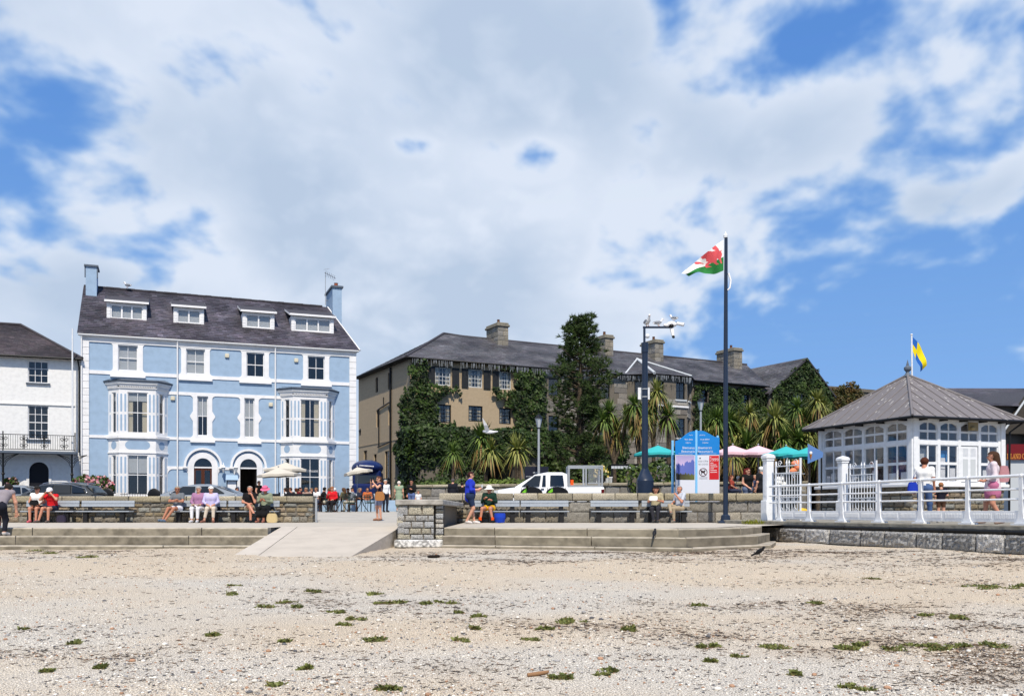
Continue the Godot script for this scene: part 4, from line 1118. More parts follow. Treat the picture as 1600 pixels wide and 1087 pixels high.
func make_blue_house() -> void:
	rng.seed = 41
	var G = 0.4
	var H = thing("blue_house", "pale blue three storey house with white trim, bay windows and four dormers", "house", at(-26.5, 57.0), deg_to_rad(20.7))
	var W4 = [[2.1, 3.24, 9.16, 10.76], [6.1, 7.24, 9.16, 10.76], [9.81, 10.94, 9.16, 10.76], [13.75, 14.88, 9.16, 10.76]]
	var N2 = [[6.77, 7.43, 5.22, 7.77], [9.68, 10.32, 5.22, 7.77]]
	var D = [[6.57, 7.67, G, 3.8], [9.41, 10.47, G, 3.8]]
	var m := MB.new()
	facade(m, 0.0, 17.0, G - 0.4, 11.2, W4 + N2 + D + [[1.75, 4.8, 1.2, 4.0], [1.75, 4.8, 5.1, 7.9], [12.2, 15.35, 1.2, 4.0], [12.2, 15.35, 5.1, 7.9]], 0.0, 0.14)
	m.quad(Vector3(0, 0, -11), Vector3(0, 0, 0), Vector3(0, 11.2, 0), Vector3(0, 11.2, -11))
	m.quad(Vector3(17, 0, 0), Vector3(17, 0, -11), Vector3(17, 11.2, -11), Vector3(17, 11.2, 0))
	m.quad(Vector3(17, 0, -11), Vector3(0, 0, -11), Vector3(0, 11.2, -11), Vector3(17, 11.2, -11))
	m.tri(Vector3(0, 11.2, -11), Vector3(0, 11.2, 0), Vector3(0, 15.35, -5.5)); m.quad(Vector3(17, 11.2, 0), Vector3(17, 11.2, -11), Vector3(15.5, 15.35, -5.6), Vector3(15.5, 15.35, -5.5))
	part(H, "wall", m.mesh(), M.blue)
	rooms(H, 0.1, 16.9, -5.2, [G - 0.02, 4.25, 8.3, 11.1])
	# white trim: quoins, bands, cornice, gutter
	var q := MB.new(); q.cbox(Vector3.ZERO, Vector3(0.47, 0.405, 0.1), 0.015)
	var qm = q.mesh()
	for k in 26:
		for x in [0.225, 16.775]: part(H, "quoin", qm, M.white, Vector3(x, G + 0.21 + k * 0.42, 0.02))
	pspan(H, "band", Vector3(0.47, 8.88, 0.0), Vector3(16.53, 9.10, 0.05), M.white)
	for s in [[0.47, 1.75], [4.8, 12.2], [15.35, 16.53]]: pspan(H, "band", Vector3(s[0], 4.93, 0.0), Vector3(s[1], 5.11, 0.05), M.white)
	pspan(H, "band", Vector3(4.8, 7.79, 0.0), Vector3(12.2, 7.99, 0.045), M.white)
	for s in [[4.8, 6.2], [8.05, 9.05], [10.85, 12.2]]: pspan(H, "band", Vector3(s[0], 3.07, 0.0), Vector3(s[1], 3.25, 0.045), M.white)
	for s in [[5.0, 6.2], [8.05, 9.05], [10.85, 12.0]]:
		for x in [s[0], s[1]]:
			var sg: float = 1.0 if x == s[0] else -1.0
			var pg = PackedVector2Array([Vector2(x, 3.07), Vector2(x, 2.75)])
			for i in 7: pg.append(Vector2(x + sg * (0.32 - 0.32 * cos(i * PI / 12)), 2.75 + 0.32 * sin(i * PI / 12)))
			prism_part(H, "corner_scoop", pg, 0.0, 0.045, M.white)
	pspan(H, "cornice", Vector3(0.0, 10.84, 0.0), Vector3(17.0, 11.2, 0.07), M.white)
	var dn := MB.new()
	for k in 140:
		dn.box(Vector3(0.06 + k * 0.1213, 11.0 + (0.05 if k % 2 == 0 else -0.02), 0.08), Vector3(0.06, 0.07, 0.05))
	part(H, "dentils", dn.mesh(), M.white)
	var g := MB.new(); g.tube([Vector3(-0.15, 11.24, 0.22), Vector3(17.15, 11.24, 0.22)], [0.085, 0.085], 8); g.span(Vector3(-0.1, 11.17, 0.0), Vector3(17.1, 11.23, 0.25))
	part(H, "gutter", g.mesh(), M.whiteroof)
	for x in [5.58, 11.64, 0.04]:
		var p := MB.new(); p.tube([Vector3(x, 11.16, 0.22), Vector3(x, 10.95, 0.12), Vector3(x, G, 0.12)], [0.05], 7)
		part(H, "drainpipe", p.mesh(), M.whiteroof)
	# windows
	for i in 4:
		surround(H, W4[i], 0.3, 9.1, 10.84, 0.05, 0.2)
		pspan(H, "sill", Vector3(W4[i][0] - 0.45, 8.74, 0.0), Vector3(W4[i][1] + 0.45, 8.87, 0.14), M.white)
		window(H, W4[i], -0.1, {"cols": 2, "rows": 2, "blind": 1.0 if i < 2 else 0.0})
	for i in 2:
		surround(H, N2[i], 0.26, 5.11, 7.79, 0.05, 0.22)
		for s in [-1.0, 1.0]:
			var xo: float = (N2[i][0] - 0.26) if s < 0 else (N2[i][1] + 0.26)
			prism_part(H, "ornament", PackedVector2Array([Vector2(xo, 6.15), Vector2(xo + s * 0.17, 6.42), Vector2(xo + s * 0.17, 6.52), Vector2(xo, 6.8)]), 0.0, 0.048, M.white)
		pspan(H, "sill", Vector3(N2[i][0] - 0.42, 4.8, 0.0), Vector3(N2[i][1] + 0.42, 4.92, 0.14), M.white)
		window(H, N2[i], -0.1, {"cols": 2, "rows": 2, "blind": 0.5 if i == 0 else 0.98})
	bay(H, 1.55, 2.2, 4.3, 5.0, 0.85, [{"blind": 0.45}, {"blind": 0.2, "curtain": true}], false)
	bay(H, 12.0, 12.7, 14.88, 15.55, 0.85, [{}, {"curtain": true}], true)
	# doors
	for i in 2:
		var cx: float = (D[i][0] + D[i][1]) / 2; var hw: float = (D[i][1] - D[i][0]) / 2
		prism_part(H, "door_surround", arc_poly(cx, G, 3.8 - hw, hw, hw + 0.36), 0.0, 0.06, M.white)
		prism_part(H, "hood_mould", arc_poly(cx, 3.24, 3.3, hw + 0.48, hw + 0.62), 0.0, 0.17, M.white)
		for s in [-1, 1]: pspan(H, "hood_stop", Vector3(cx + s * (hw + 0.55) - 0.13, 3.14, 0.0), Vector3(cx + s * (hw + 0.55) + 0.13, 3.26, 0.2), M.white)
		var cnr := MB.new()
		for s in [-1.0, 1.0]:
			var pg = PackedVector2Array([Vector2(cx + s * hw, 3.8)])
			for k in 7: pg.append(Vector2(cx + s * hw * cos(k * PI / 12), 3.8 - hw + hw * sin(k * PI / 12)))
			cnr.prism(pg, -0.12, 0.002)
		part(H, "arch_head", cnr.mesh(), M.white)
		pspan(H, "transom", Vector3(D[i][0], 3.16, -0.12), Vector3(D[i][1], 3.25, -0.03), M.white)
		pspan(H, "fanlight", Vector3(D[i][0], 3.25, -0.09), Vector3(D[i][1], 3.8, -0.08), M.glass)
		for s in [-1, 1]: pspan(H, "hall_wall", Vector3(cx + s * (hw + 0.06), G, -5.1), Vector3(cx + s * (hw + 0.02), 3.8, -0.15), M.hall)
		pspan(H, "hall_ceiling", Vector3(D[i][0] - 0.05, 3.81, -5.1), Vector3(D[i][1] + 0.05, 3.85, -0.15), M.hall)
		pspan(H, "hall_floor", Vector3(D[i][0] - 0.05, G + 0.01, -5.1), Vector3(D[i][1] + 0.05, G + 0.05, -0.15), M.hall)
	for s in [0, 1]:
		var dm := MB.new(); var w = 0.54
		dm.span(Vector3(0, 0, 0), Vector3(0.1, 2.75, 0.05)); dm.span(Vector3(w - 0.1, 0, 0), Vector3(w, 2.75, 0.05)); dm.span(Vector3(0.1, 0, 0.001), Vector3(w - 0.1, 0.8, 0.045)); dm.span(Vector3(0.1, 2.62, 0.001), Vector3(w - 0.1, 2.75, 0.045))
		var dd = part(H, "door", dm.mesh(), M.brown, Vector3(6.575 + s * 0.55, G + 0.005, -0.12))
		pspan(dd, "pane", Vector3(0.1, 0.8, 0.02), Vector3(w - 0.1, 2.62, 0.026), M.glass)
	# roof
	var E0 = Vector3(-0.2, 11.28, 0.3); var E1 = Vector3(17.2, 11.28, 0.3); var R1 = Vector3(15.98, 15.3, -5.5); var R0 = Vector3(-0.25, 15.45, -5.5)
	var rf := MB.new(); rf.col = lin(0.25, 0.24, 0.26)
	rf.quad(E0, E1, R1, R0); rf.quad(Vector3(17.2, 11.28, -11.3), Vector3(-0.2, 11.28, -11.3), R0, R1)
	rf.quad(E1 + Vector3.DOWN * 0.08, R1 + Vector3.DOWN * 0.08, R1, E1); rf.quad(R0 + Vector3.DOWN * 0.08, E0 + Vector3.DOWN * 0.08, E0, R0)
	var roof = part(H, "roof", rf.mesh(), M.slate)
	slates(roof, E0, E1, R1, R0, 0.34, 0.25, lin(0.345, 0.33, 0.365), 0.36)
	rf = MB.new(); rf.col = lin(0.25, 0.24, 0.26); rf.tri(Vector3(17.2, 11.28, 0.3), Vector3(17.2, 11.28, -11.3), R1)
	part(roof, "gable_slope", rf.mesh(), M.slate)
	for k in 35:
		var rt := MB.new(); rt.cbox(Vector3(0.0 + k * 0.452, 15.46 - 0.0042 * k + 0.008 * sin(k * 2.3), -5.5), Vector3(0.452, 0.12, 0.3), 0.02)
		part(roof, "ridge_tile", rt.mesh(), M.ridge)
	var vg := MB.new(); vg.tube([E1 + Vector3(0.02, 0, 0), R1 + Vector3(0.02, 0, 0)], [0.05], 6)
	part(roof, "verge", vg.mesh(), M.whiteroof)
	# dormers
	for q4 in [[1.38, 3.72, 3], [5.38, 7.24, 2], [9.72, 11.77, 2], [12.92, 15.77, 3]]:
		var dz = -1.7
		var d = Node3D.new(); d.name = "dormer"; H.add_child(d, true)
		var w: float = q4[1] - q4[0]
		d.position = Vector3(q4[0], 12.58, dz)
		var hole = [0.22, w - 0.22, 0.14, 1.0]
		var f := MB.new(); facade(f, 0, w, 0.0, 1.14, [hole], 0.0, 0.08)
		part(d, "front", f.mesh(), M.white)
		window(d, hole, -0.05, {"cols": q4[2], "rows": 1, "blind": 1.0, "frame": 0.06, "bar": 0.1})
		for s in [0, 1]:
			for b in 6:
				var y0 = b * 0.19; var z1 = -(y0 + 0.02) / 0.715
				var bd := MB.new(); var x: float = 0.0 if s == 0 else w
				bd.cbox(Vector3(x, y0 + 0.095, (z1 - 0.25) / 2), Vector3(0.04, 0.18, absf(z1 - 0.25)), 0.008)
				part(d, "cladding_board", bd.mesh(), M.white)
			for b in 6:
				var bd := MB.new(); var x: float = 0.1 if s == 0 else w - 0.1
				bd.cbox(Vector3(x, b * 0.19 + 0.095, 0.01), Vector3(0.2, 0.18, 0.03), 0.008)
				part(d, "cladding_board", bd.mesh(), M.white)
		var r := MB.new()
		var back = -2.7
		r.quad(Vector3(-0.14, 1.24, 0.22), Vector3(w + 0.14, 1.24, 0.22), Vector3(w + 0.14, 2.12, back), Vector3(-0.14, 2.12, back))
		r.quad(Vector3(-0.14, 1.14, 0.2), Vector3(-0.14, 2.02, back), Vector3(w + 0.14, 2.02, back), Vector3(w + 0.14, 1.14, 0.2))
		part(d, "roof", r.mesh(), M.ridge)
		var fa := MB.new(); fa.box(Vector3(w / 2, 1.19, 0.235), Vector3(w + 0.3, 0.13, 0.03))
		for x in [-0.145, w + 0.145]: fa.quad(Vector3(x - 0.01, 1.12, 0.22), Vector3(x + 0.01, 1.12, 0.22), Vector3(x + 0.01, 2.0, back), Vector3(x - 0.01, 2.0, back))
		for x in [-0.15, w + 0.15]:
			fa.quad(Vector3(x, 1.12, 0.22), Vector3(x, 1.25, 0.22), Vector3(x, 2.13, back), Vector3(x, 2.0, back))
		part(d, "fascia", fa.mesh(), M.white)
		pspan(d, "flashing", Vector3(-0.05, -0.04, -0.02), Vector3(w + 0.05, 0.03, 0.12), M.white)
	# chimneys
	var c1 = part(H, "chimney", box_mesh(Vector3(0.3, 15.2, -4.95), Vector3(0.66, 2.6, 1.4)), M.blue)
	pbox(c1, "cap", Vector3(0.3, 16.55, -4.95), Vector3(0.86, 0.11, 1.6), M.lead)
	for x in [-0.07, 0.67]: pbox(c1, "flashing", Vector3(x, 16.14, -4.3), Vector3(0.07, 0.72, 0.12), M.lead)
	var c2 = part(H, "chimney", box_mesh(Vector3(16.48, 15.1, -5.7), Vector3(0.66, 2.8, 2.8)), M.blue)
	pbox(c2, "cap", Vector3(16.48, 16.56, -5.7), Vector3(0.86, 0.13, 3.02), M.lead)
	var pot := MB.new(); pot.lathe([Vector2(0.16, 16.62), Vector2(0.13, 16.9), Vector2(0.16, 16.95), Vector2(0.1, 16.95)], 10, Vector3(16.5, 0, -4.9))
	part(c2, "chimney_pot", pot.mesh(), mk("terracotta", Color(0.55, 0.3, 0.22), 0.9))
	var an := MB.new()
	an.rod(Vector3(15.95, 15.6, -6.2), Vector3(15.95, 18.0, -6.2), 0.025); an.rod(Vector3(15.85, 17.95, -6.0), Vector3(16.75, 17.7, -6.5), 0.022)
	for k in 6: an.rod(Vector3(15.95 + k * 0.14, 18.05 - k * 0.04, -5.85 - k * 0.08), Vector3(15.95 + k * 0.14, 17.8 - k * 0.04, -6.35 - k * 0.08), 0.012)
	an.rod(Vector3(15.8, 18.15, -6.0), Vector3(16.2, 18.25, -6.0), 0.014); an.rod(Vector3(15.95, 15.95, -6.2), Vector3(16.2, 15.95, -6.2), 0.02)
	var ax: Transform3D = H.transform
	one("television_aerial", "thin grey television aerial on a mast beside the blue chimney", "aerial", an.mesh(), M.galv, ax.origin, H.rotation.y)
	# alarm boxes, menu case, lanterns
	for p in [[5.3, 7.55], [8.6, 10.45], [11.35, 7.4], [13.0, 10.4]]:
		var b := MB.new(); b.cbox(Vector3(p[0], p[1], 0.06), Vector3(0.26, 0.26, 0.12), 0.03)
		part(H, "alarm_box", b.mesh(), M.curtain)
	for p in [[8.35, "white hanging lantern on the blue wall beside the brown door"], [9.12, "white hanging lantern on the blue wall beside the dark doorway"]]:
		var t = thing("wall_lantern", p[1], "lantern", ax * Vector3(p[0], 3.0, 0.42), H.rotation.y, "lanterns on the blue house")
		var l := MB.new(); l.lathe([Vector2(0.05, -0.12), Vector2(0.13, 0.18), Vector2(0.13, 0.2)], 6)
		part(t, "glass", l.mesh(), M.blind)
		var l2 := MB.new(); l2.lathe([Vector2(0.17, 0.2), Vector2(0.05, 0.36), Vector2(0.0, 0.46)], 6); l2.tube([Vector3(0, 0.4, 0), Vector3(0, 0.52, -0.2), Vector3(0, 0.3, -0.42)], [0.02], 5)
		part(t, "bracket", l2.mesh(), M.white)
	var mc = thing("menu_case", "dark framed menu case on a stand between the two doors", "menu case", ax * Vector3(8.85, G, 0.7), H.rotation.y)
	pspan(mc, "frame", Vector3(-0.33, 1.05, -0.05), Vector3(0.33, 2.0, 0.05), M.lead)
	pspan(mc, "menu_sheet", Vector3(-0.26, 1.12, 0.05), Vector3(0.26, 1.93, 0.056), M.white)
	for x in [-0.25, 0.25]: pspan(mc, "leg", Vector3(x - 0.03, 0, -0.03), Vector3(x + 0.03, 1.05, 0.03), M.lead)
	var hd := MB.new(); hd.quad(Vector3(-0.4, 2.0, 0.25), Vector3(0.4, 2.0, 0.25), Vector3(0.36, 2.32, -0.1), Vector3(-0.36, 2.32, -0.1)); hd.quad(Vector3(-0.4, 1.98, 0.25), Vector3(-0.36, 2.3, -0.1), Vector3(0.36, 2.3, -0.1), Vector3(0.4, 1.98, 0.25))
	part(mc, "hood", hd.mesh(), M.blueplate)

# floors, ceilings and the inner wall that close the rooms behind the windows
func rooms(parent: Node, x0: float, x1: float, zb: float, ys: Array, z0 = -0.16) -> void:
	for y in ys: pspan(parent, "floor", Vector3(x0, y - 0.12, zb), Vector3(x1, y, z0), M.brown)
	pspan(parent, "inner_wall", Vector3(x0, ys[0], zb - 0.12), Vector3(x1, ys[-1], zb), M.hall)
	var n = int((x1 - x0) / 4.2)
	for k in range(1, n): pspan(parent, "inner_wall", Vector3(x0 + (x1 - x0) * k / n - 0.06, ys[0], zb), Vector3(x0 + (x1 - x0) * k / n + 0.06, ys[-1] - 0.12, z0 - 0.1), M.hall)
func box_mesh(m: Vector3, s: Vector3) -> ArrayMesh:
	var b := MB.new(); b.box(m, s)
	return b.mesh()

func make_white_house() -> void:
	rng.seed = 43
	var H = thing("white_house", "white roughcast house with black iron balcony and hipped slate roof", "house", at(-26.5, 57.0), deg_to_rad(20.7))
	var holes = [[-2.92, -1.81, 8.16, 9.49], [-2.92, -1.8, 4.75, 6.8], [-2.85, -1.78, 0.4, 3.38]]
	var m := MB.new()
	facade(m, -14.0, -0.03, 0.0, 9.75, holes, -0.05, 0.16)
	m.quad(Vector3(-0.03, 0, -0.05), Vector3(-0.03, 0, -9), Vector3(-0.03, 9.75, -9), Vector3(-0.03, 9.75, -0.05))
	part(H, "wall", m.mesh(), M.whitewall)
	rooms(H, -13.9, -0.1, -4.4, [0.38, 4.0, 7.2, 9.7], -0.24)
	window(H, holes[0], -0.16, {"cols": 3, "rows": 3, "frame": 0.05})
	window(H, holes[1], -0.16, {"cols": 3, "rows": 4, "frame": 0.05})
	for h in [holes[0], holes[1]]: pspan(H, "sill", Vector3(h[0] - 0.1, h[2] - 0.08, -0.05), Vector3(h[1] + 0.1, h[2], 0.07), M.lead)
	pspan(H, "band", Vector3(-14, 6.83, -0.05), Vector3(-0.35, 6.9, 0.02), M.whitewall)
	# arched doorway
	var cx = -2.315; var hw = 0.535
	prism_part(H, "door_surround", arc_poly(cx, 0.4, 3.38 - hw, hw, hw + 0.14), -0.05, 0.02, M.whitewall)
	var cnr := MB.new()
	for s in [-1.0, 1.0]:
		var pg = PackedVector2Array([Vector2(cx + s * hw, 3.38)])
		for k in 7: pg.append(Vector2(cx + s * hw * cos(k * PI / 12), 3.38 - hw + hw * sin(k * PI / 12)))
		cnr.prism(pg, -0.2, -0.048)
	part(H, "arch_head", cnr.mesh(), M.whitewall)
	pspan(H, "door", Vector3(-2.85, 0.4, -0.2), Vector3(-1.78, 3.38, -0.16), mk("doornavy", Color(0.04, 0.05, 0.09), 0.6))
	# roof
	var rf := MB.new(); rf.col = lin(0.25, 0.23, 0.24)
	var A = Vector3(-14, 9.72, 0.3); var B = Vector3(0.1, 9.72, 0.3); var C = Vector3(-3.9, 12.4, -4.6); var D = Vector3(-14, 12.4, -4.6)
	rf.quad(A, B, C, D); rf.tri(B, Vector3(0.1, 9.72, -9.5), C); rf.quad(Vector3(0.1, 9.72, -9.5), Vector3(-14, 9.72, -9.5), D, C)
	var roof = part(H, "roof", rf.mesh(), M.slate)
	slates(roof, A, B, C, D, 0.3, 0.22, lin(0.34, 0.305, 0.315), 0.28)
	var hp := MB.new(); hp.tube([B + Vector3.UP * 0.03, C + Vector3.UP * 0.05, D + Vector3.UP * 0.05], [0.09], 6)
	part(roof, "hip_tiles", hp.mesh(), M.ridge)
	var gt := MB.new(); gt.tube([Vector3(-14, 9.68, 0.34), Vector3(0.15, 9.68, 0.34)], [0.07], 7); gt.tube([Vector3(-0.15, 9.62, 0.34), Vector3(-0.1, 9.2, 0.06), Vector3(-0.1, 4.0, 0.06)], [0.05], 7)
	part(H, "gutter", gt.mesh(), M.black)
	# balcony on iron posts
	var bal = Node3D.new(); bal.name = "balcony"; H.add_child(bal, true)
	pspan(bal, "floor", Vector3(-9.0, 3.84, 0.0), Vector3(-0.2, 3.98, 1.1), M.lead)
	for x in [-4.1, -0.42]:
		var p := MB.new(); p.tube([Vector3(x, 0.4, 1.0), Vector3(x, 3.84, 1.0)], [0.06], 8); p.lathe([Vector2(0.06, 2.55), Vector2(0.11, 2.6), Vector2(0.06, 2.68)], 8, Vector3(x, 0, 1.0))
		for s in [-1, 1]:
			for k in 3:
				var pts = []
				for i in 9: pts.append(Vector3(x + s * (0.08 + 0.75 * i / 8.0), 3.05 + k * 0.22 + (0.75 - k * 0.22) * pow(i / 8.0, 0.5), 1.0))
				p.tube(pts, [0.018], 4)
		part(bal, "post", p.mesh(), M.black)
	for y in [4.05, 4.92]: pspan(bal, "rail", Vector3(-9.0, y, 1.02), Vector3(-0.25, y + 0.04, 1.06), M.black)
	for k in 70:
		var x = -8.95 + k * 0.125
		pbox(bal, "baluster", Vector3(x, 4.5, 1.04), Vector3(0.018, 0.9, 0.018), M.black)
	for k in 8:
		var m2 := MB.new(); var x = -8.4 + k * 1.08
		for s in [-1, 1]:
			for yy in [4.28, 4.68]:
				var pts = []
				for i in 12: pts.append(Vector3(x + s * (0.12 + 0.1 * cos(i * 0.6) * (1 - i * 0.05)), yy + 0.12 * sin(i * 0.6) * (1 - i * 0.05), 1.05))
				m2.tube(pts, [0.016], 4, false)
		m2.box(Vector3(x, 4.5, 1.05), Vector3(0.06, 0.8, 0.03))
		part(bal, "scroll_panel", m2.mesh(), M.black)
	for x in [-4.1, -0.25]: pspan(bal, "rail_post", Vector3(x - 0.03, 3.98, 1.0), Vector3(x + 0.03, 5.12, 1.07), M.black)
	# tall thin white mast in front of the house
	var ms := MB.new(); ms.tube([Vector3(-0.42, 0.4, 0.7), Vector3(-0.42, 11.45, 0.7)], [0.06, 0.045], 8)
	one("white_mast", "tall thin white mast standing in front of the white house", "mast", ms.mesh(), M.steelwhite, H.position, H.rotation.y)
	flowers("hanging_basket", "hanging basket of dark red flowers beside the arched doorway", H.transform * Vector3(-3.75, 2.05, 0.5), 0.42, 0.36, lin(0.45, 0.02, 0.05), 260)
	flowers("flower_tub", "large mound of pink and white flowers beside the parked cars", at(-24.7, 54.5, 1.75), 1.25, 0.75, lin(0.80, 0.45, 0.5), 900)

func flowers(called: String, label: String, p: Vector3, r: float, h: float, c: Color, n: int) -> void:
	var t = thing(called, label, "flowers", p)
	var m := MB.new()
	for i in n:
		var a = rng.randf() * TAU; var e = rng.randf_range(-0.2, 1.0)
		var o = Vector3(cos(a) * sqrt(1 - e * e * 0.9) * r, e * h, sin(a) * sqrt(1 - e * e * 0.9) * r * 0.8) * rng.randf_range(0.75, 1.05)
		var s = rng.randf_range(0.03, 0.07) * (0.8 + r * 0.4)
		var k = Basis(Vector3(rng.randf_range(-1, 1), rng.randf_range(-1, 1), rng.randf_range(-1, 1)).normalized(), rng.randf() * 3.0)
		m.col = c.lerp(lin(0.85, 0.8, 0.8), rng.randf() * 0.5) if rng.randf() < 0.45 else lin(0.22, 0.32, 0.12)
		m.quad(o + k * Vector3(-s, -s, 0), o + k * Vector3(s, -s, 0), o + k * Vector3(s, s, 0), o + k * Vector3(-s, s, 0))
	var f = part(t, "blooms", m.mesh(), M.leaf); f.set_meta("kind", "stuff")
	var b := MB.new(); b.lathe([Vector2(0.0, -h * 0.9), Vector2(r * 0.5, -h * 0.7), Vector2(r * 0.8, -h * 0.05), Vector2(0.0, 0.0)], 12)
	if called == "flower_tub": b.lathe([Vector2(r * 0.6, -1.36), Vector2(r * 0.75, -h * 0.5)], 12)
	part(t, "basket" if r < 1 else "tub", b.mesh(), M.black)

# ---------------------------------------------------------------- leaves
# leaves scattered on a patch; each entry of patches is [origin, u vector, v vector, count, outline polygon or []]
func leaf(m: MB, p: Vector3, s: float, nrm: Vector3, spread: float) -> void:
	var nn = (nrm + Vector3(rng.randf_range(-spread, spread), rng.randf_range(-spread, spread), rng.randf_range(-spread, spread))).normalized()
	var a = nn.cross(Vector3(rng.randf_range(-1, 1), rng.randf_range(-1, 1), rng.randf_range(-1, 1))).normalized()
	var b = nn.cross(a)
	m.quad(p - a * s, p - b * s * 0.55, p + a * s, p + b * s * 0.55)
func ivy(parent: Node, called: String, outline: Array, z: float, turn: float, origin: Vector3, size: float, dens: float, thick: float, c0: Color, c1: Color, holes := []) -> MeshInstance3D:
	var pg = PackedVector2Array()
	var lo = Vector2(1e9, 1e9); var hi = Vector2(-1e9, -1e9)
	for q in outline:
		pg.append(Vector2(q[0], q[1])); lo = lo.min(Vector2(q[0], q[1])); hi = hi.max(Vector2(q[0], q[1]))
	var bs = Basis(Vector3.UP, turn)
	var m := MB.new()
	var n = int((hi.x - lo.x) * (hi.y - lo.y) * dens)
	var fn = FastNoiseLite.new(); fn.seed = int(lo.x * 7.0 + hi.y * 13.0); fn.frequency = 0.55; fn.fractal_octaves = 3
	for i in n:
		var q = Vector2(rng.randf_range(lo.x, hi.x), rng.randf_range(lo.y, hi.y))
		var e = q + Vector2(fn.get_noise_2d(q.x * 2.0, q.y * 2.0), fn.get_noise_2d(q.x * 2.0 + 40.0, q.y * 2.0)) * 0.6
		if not Geometry2D.is_point_in_polygon(e, pg): continue
		var cut = false
		for h in holes:
			if q.x > h[0] - 0.05 and q.x < h[1] + 0.05 and q.y > h[2] - 0.1 and q.y < h[3]: cut = true
		if cut: continue
		var bump = fn.get_noise_2d(q.x * 1.4 + 9.0, q.y * 1.4) * 0.5 + 0.5
		var dz = z + thick * bump + rng.randf_range(-0.12, 0.1)
		m.col = c0.lerp(c1, clampf(fn.get_noise_2d(q.x + 70.0, q.y) * 0.8 + rng.randf() * 0.6, 0.0, 1.0)) * rng.randf_range(0.75, 1.2)
		leaf(m, origin + bs * Vector3(q.x, q.y, dz), size * rng.randf_range(0.7, 1.3), bs * Vector3(0, 0.5, 1).normalized(), 0.75)
	return part(parent, called, m.mesh(), M.leaf)

# leaves over the top and front of a low box-shaped mass
func ivy_box(parent: Node, called: String, lo: Vector3, hi: Vector3, size: float, dens: float, c0: Color, c1: Color) -> void:
	var m := MB.new()
	var fn = FastNoiseLite.new(); fn.seed = int(absf(lo.x) * 5.0) + 3; fn.frequency = 0.35; fn.fractal_octaves = 3
	var S = hi - lo
	var areas = [S.x * S.y, S.x * S.z, S.z * S.y, S.z * S.y]
	for f in 4:
		for i in int(areas[f] * dens):
			var p = lo + Vector3(rng.randf() * S.x, rng.randf() * S.y, rng.randf() * S.z)
			var nn = Vector3(0, 0.4, 1)
			if f == 0: p.z = hi.z
			elif f == 1:
				p.y = hi.y; nn = Vector3(0, 1, 0.3)
			elif f == 2:
				p.x = lo.x; nn = Vector3(-1, 0.4, 0)
			else:
				p.x = hi.x; nn = Vector3(1, 0.4, 0)
			p += nn * (fn.get_noise_3d(p.x, p.y, p.z) * 0.6 + rng.randf_range(-0.15, 0.12))
			m.col = c0.lerp(c1, clampf(fn.get_noise_3d(p.x + 30.0, p.y, p.z) + rng.randf() * 0.6, 0.0, 1.0)) * rng.randf_range(0.75, 1.2)
			leaf(m, p, size * rng.randf_range(0.7, 1.35), nn, 0.8)
	var o = part(parent, called, m.mesh(), M.leaf)
	o.set_meta("kind", "stuff")

func chimney(parent: Node, x: float, y0: float, y1: float, z: float, w: float, dep: float) -> void:
	var c = Node3D.new(); c.name = "chimney"; parent.add_child(c, true)
	c.position = Vector3(x, y0, z)
	var h = y1 - y0
	pspan(c, "core", Vector3(-w / 2 + 0.03, 0, -dep + 0.03), Vector3(w / 2 - 0.03, h, -0.03), M.mortar)
	courses(c, "granite", -w / 2, w / 2, 0.0, h - 0.3, 0.0, Vector2(0.5, 0.8), Vector2(0.4, 0.5), "stone", 0.02, 0.1)
	courses(c, "granite", -dep, 0.0, 0.0, h - 0.3, 0.0, Vector2(0.6, 1.0), Vector2(0.4, 0.5), "stone", 0.02, 0.1, -PI / 2, Vector3(-w / 2, 0, 0))
	var cap := MB.new(); cap.col = lin(0.55, 0.53, 0.47)
	cap.cbox(Vector3(0, h - 0.2, -dep / 2), Vector3(w + 0.24, 0.22, dep + 0.24), 0.05); cap.cbox(Vector3(0, h, -dep / 2), Vector3(w + 0.06, 0.2, dep + 0.06), 0.05)
	part(c, "cap", cap.mesh(), M.concrete)
	var pot := MB.new(); pot.lathe([Vector2(0.16, h + 0.08), Vector2(0.13, h + 0.5), Vector2(0.15, h + 0.55), Vector2(0.08, h + 0.55)], 8, Vector3(0, 0, -dep * 0.4))
	part(c, "chimney_pot", pot.mesh(), M.rust)

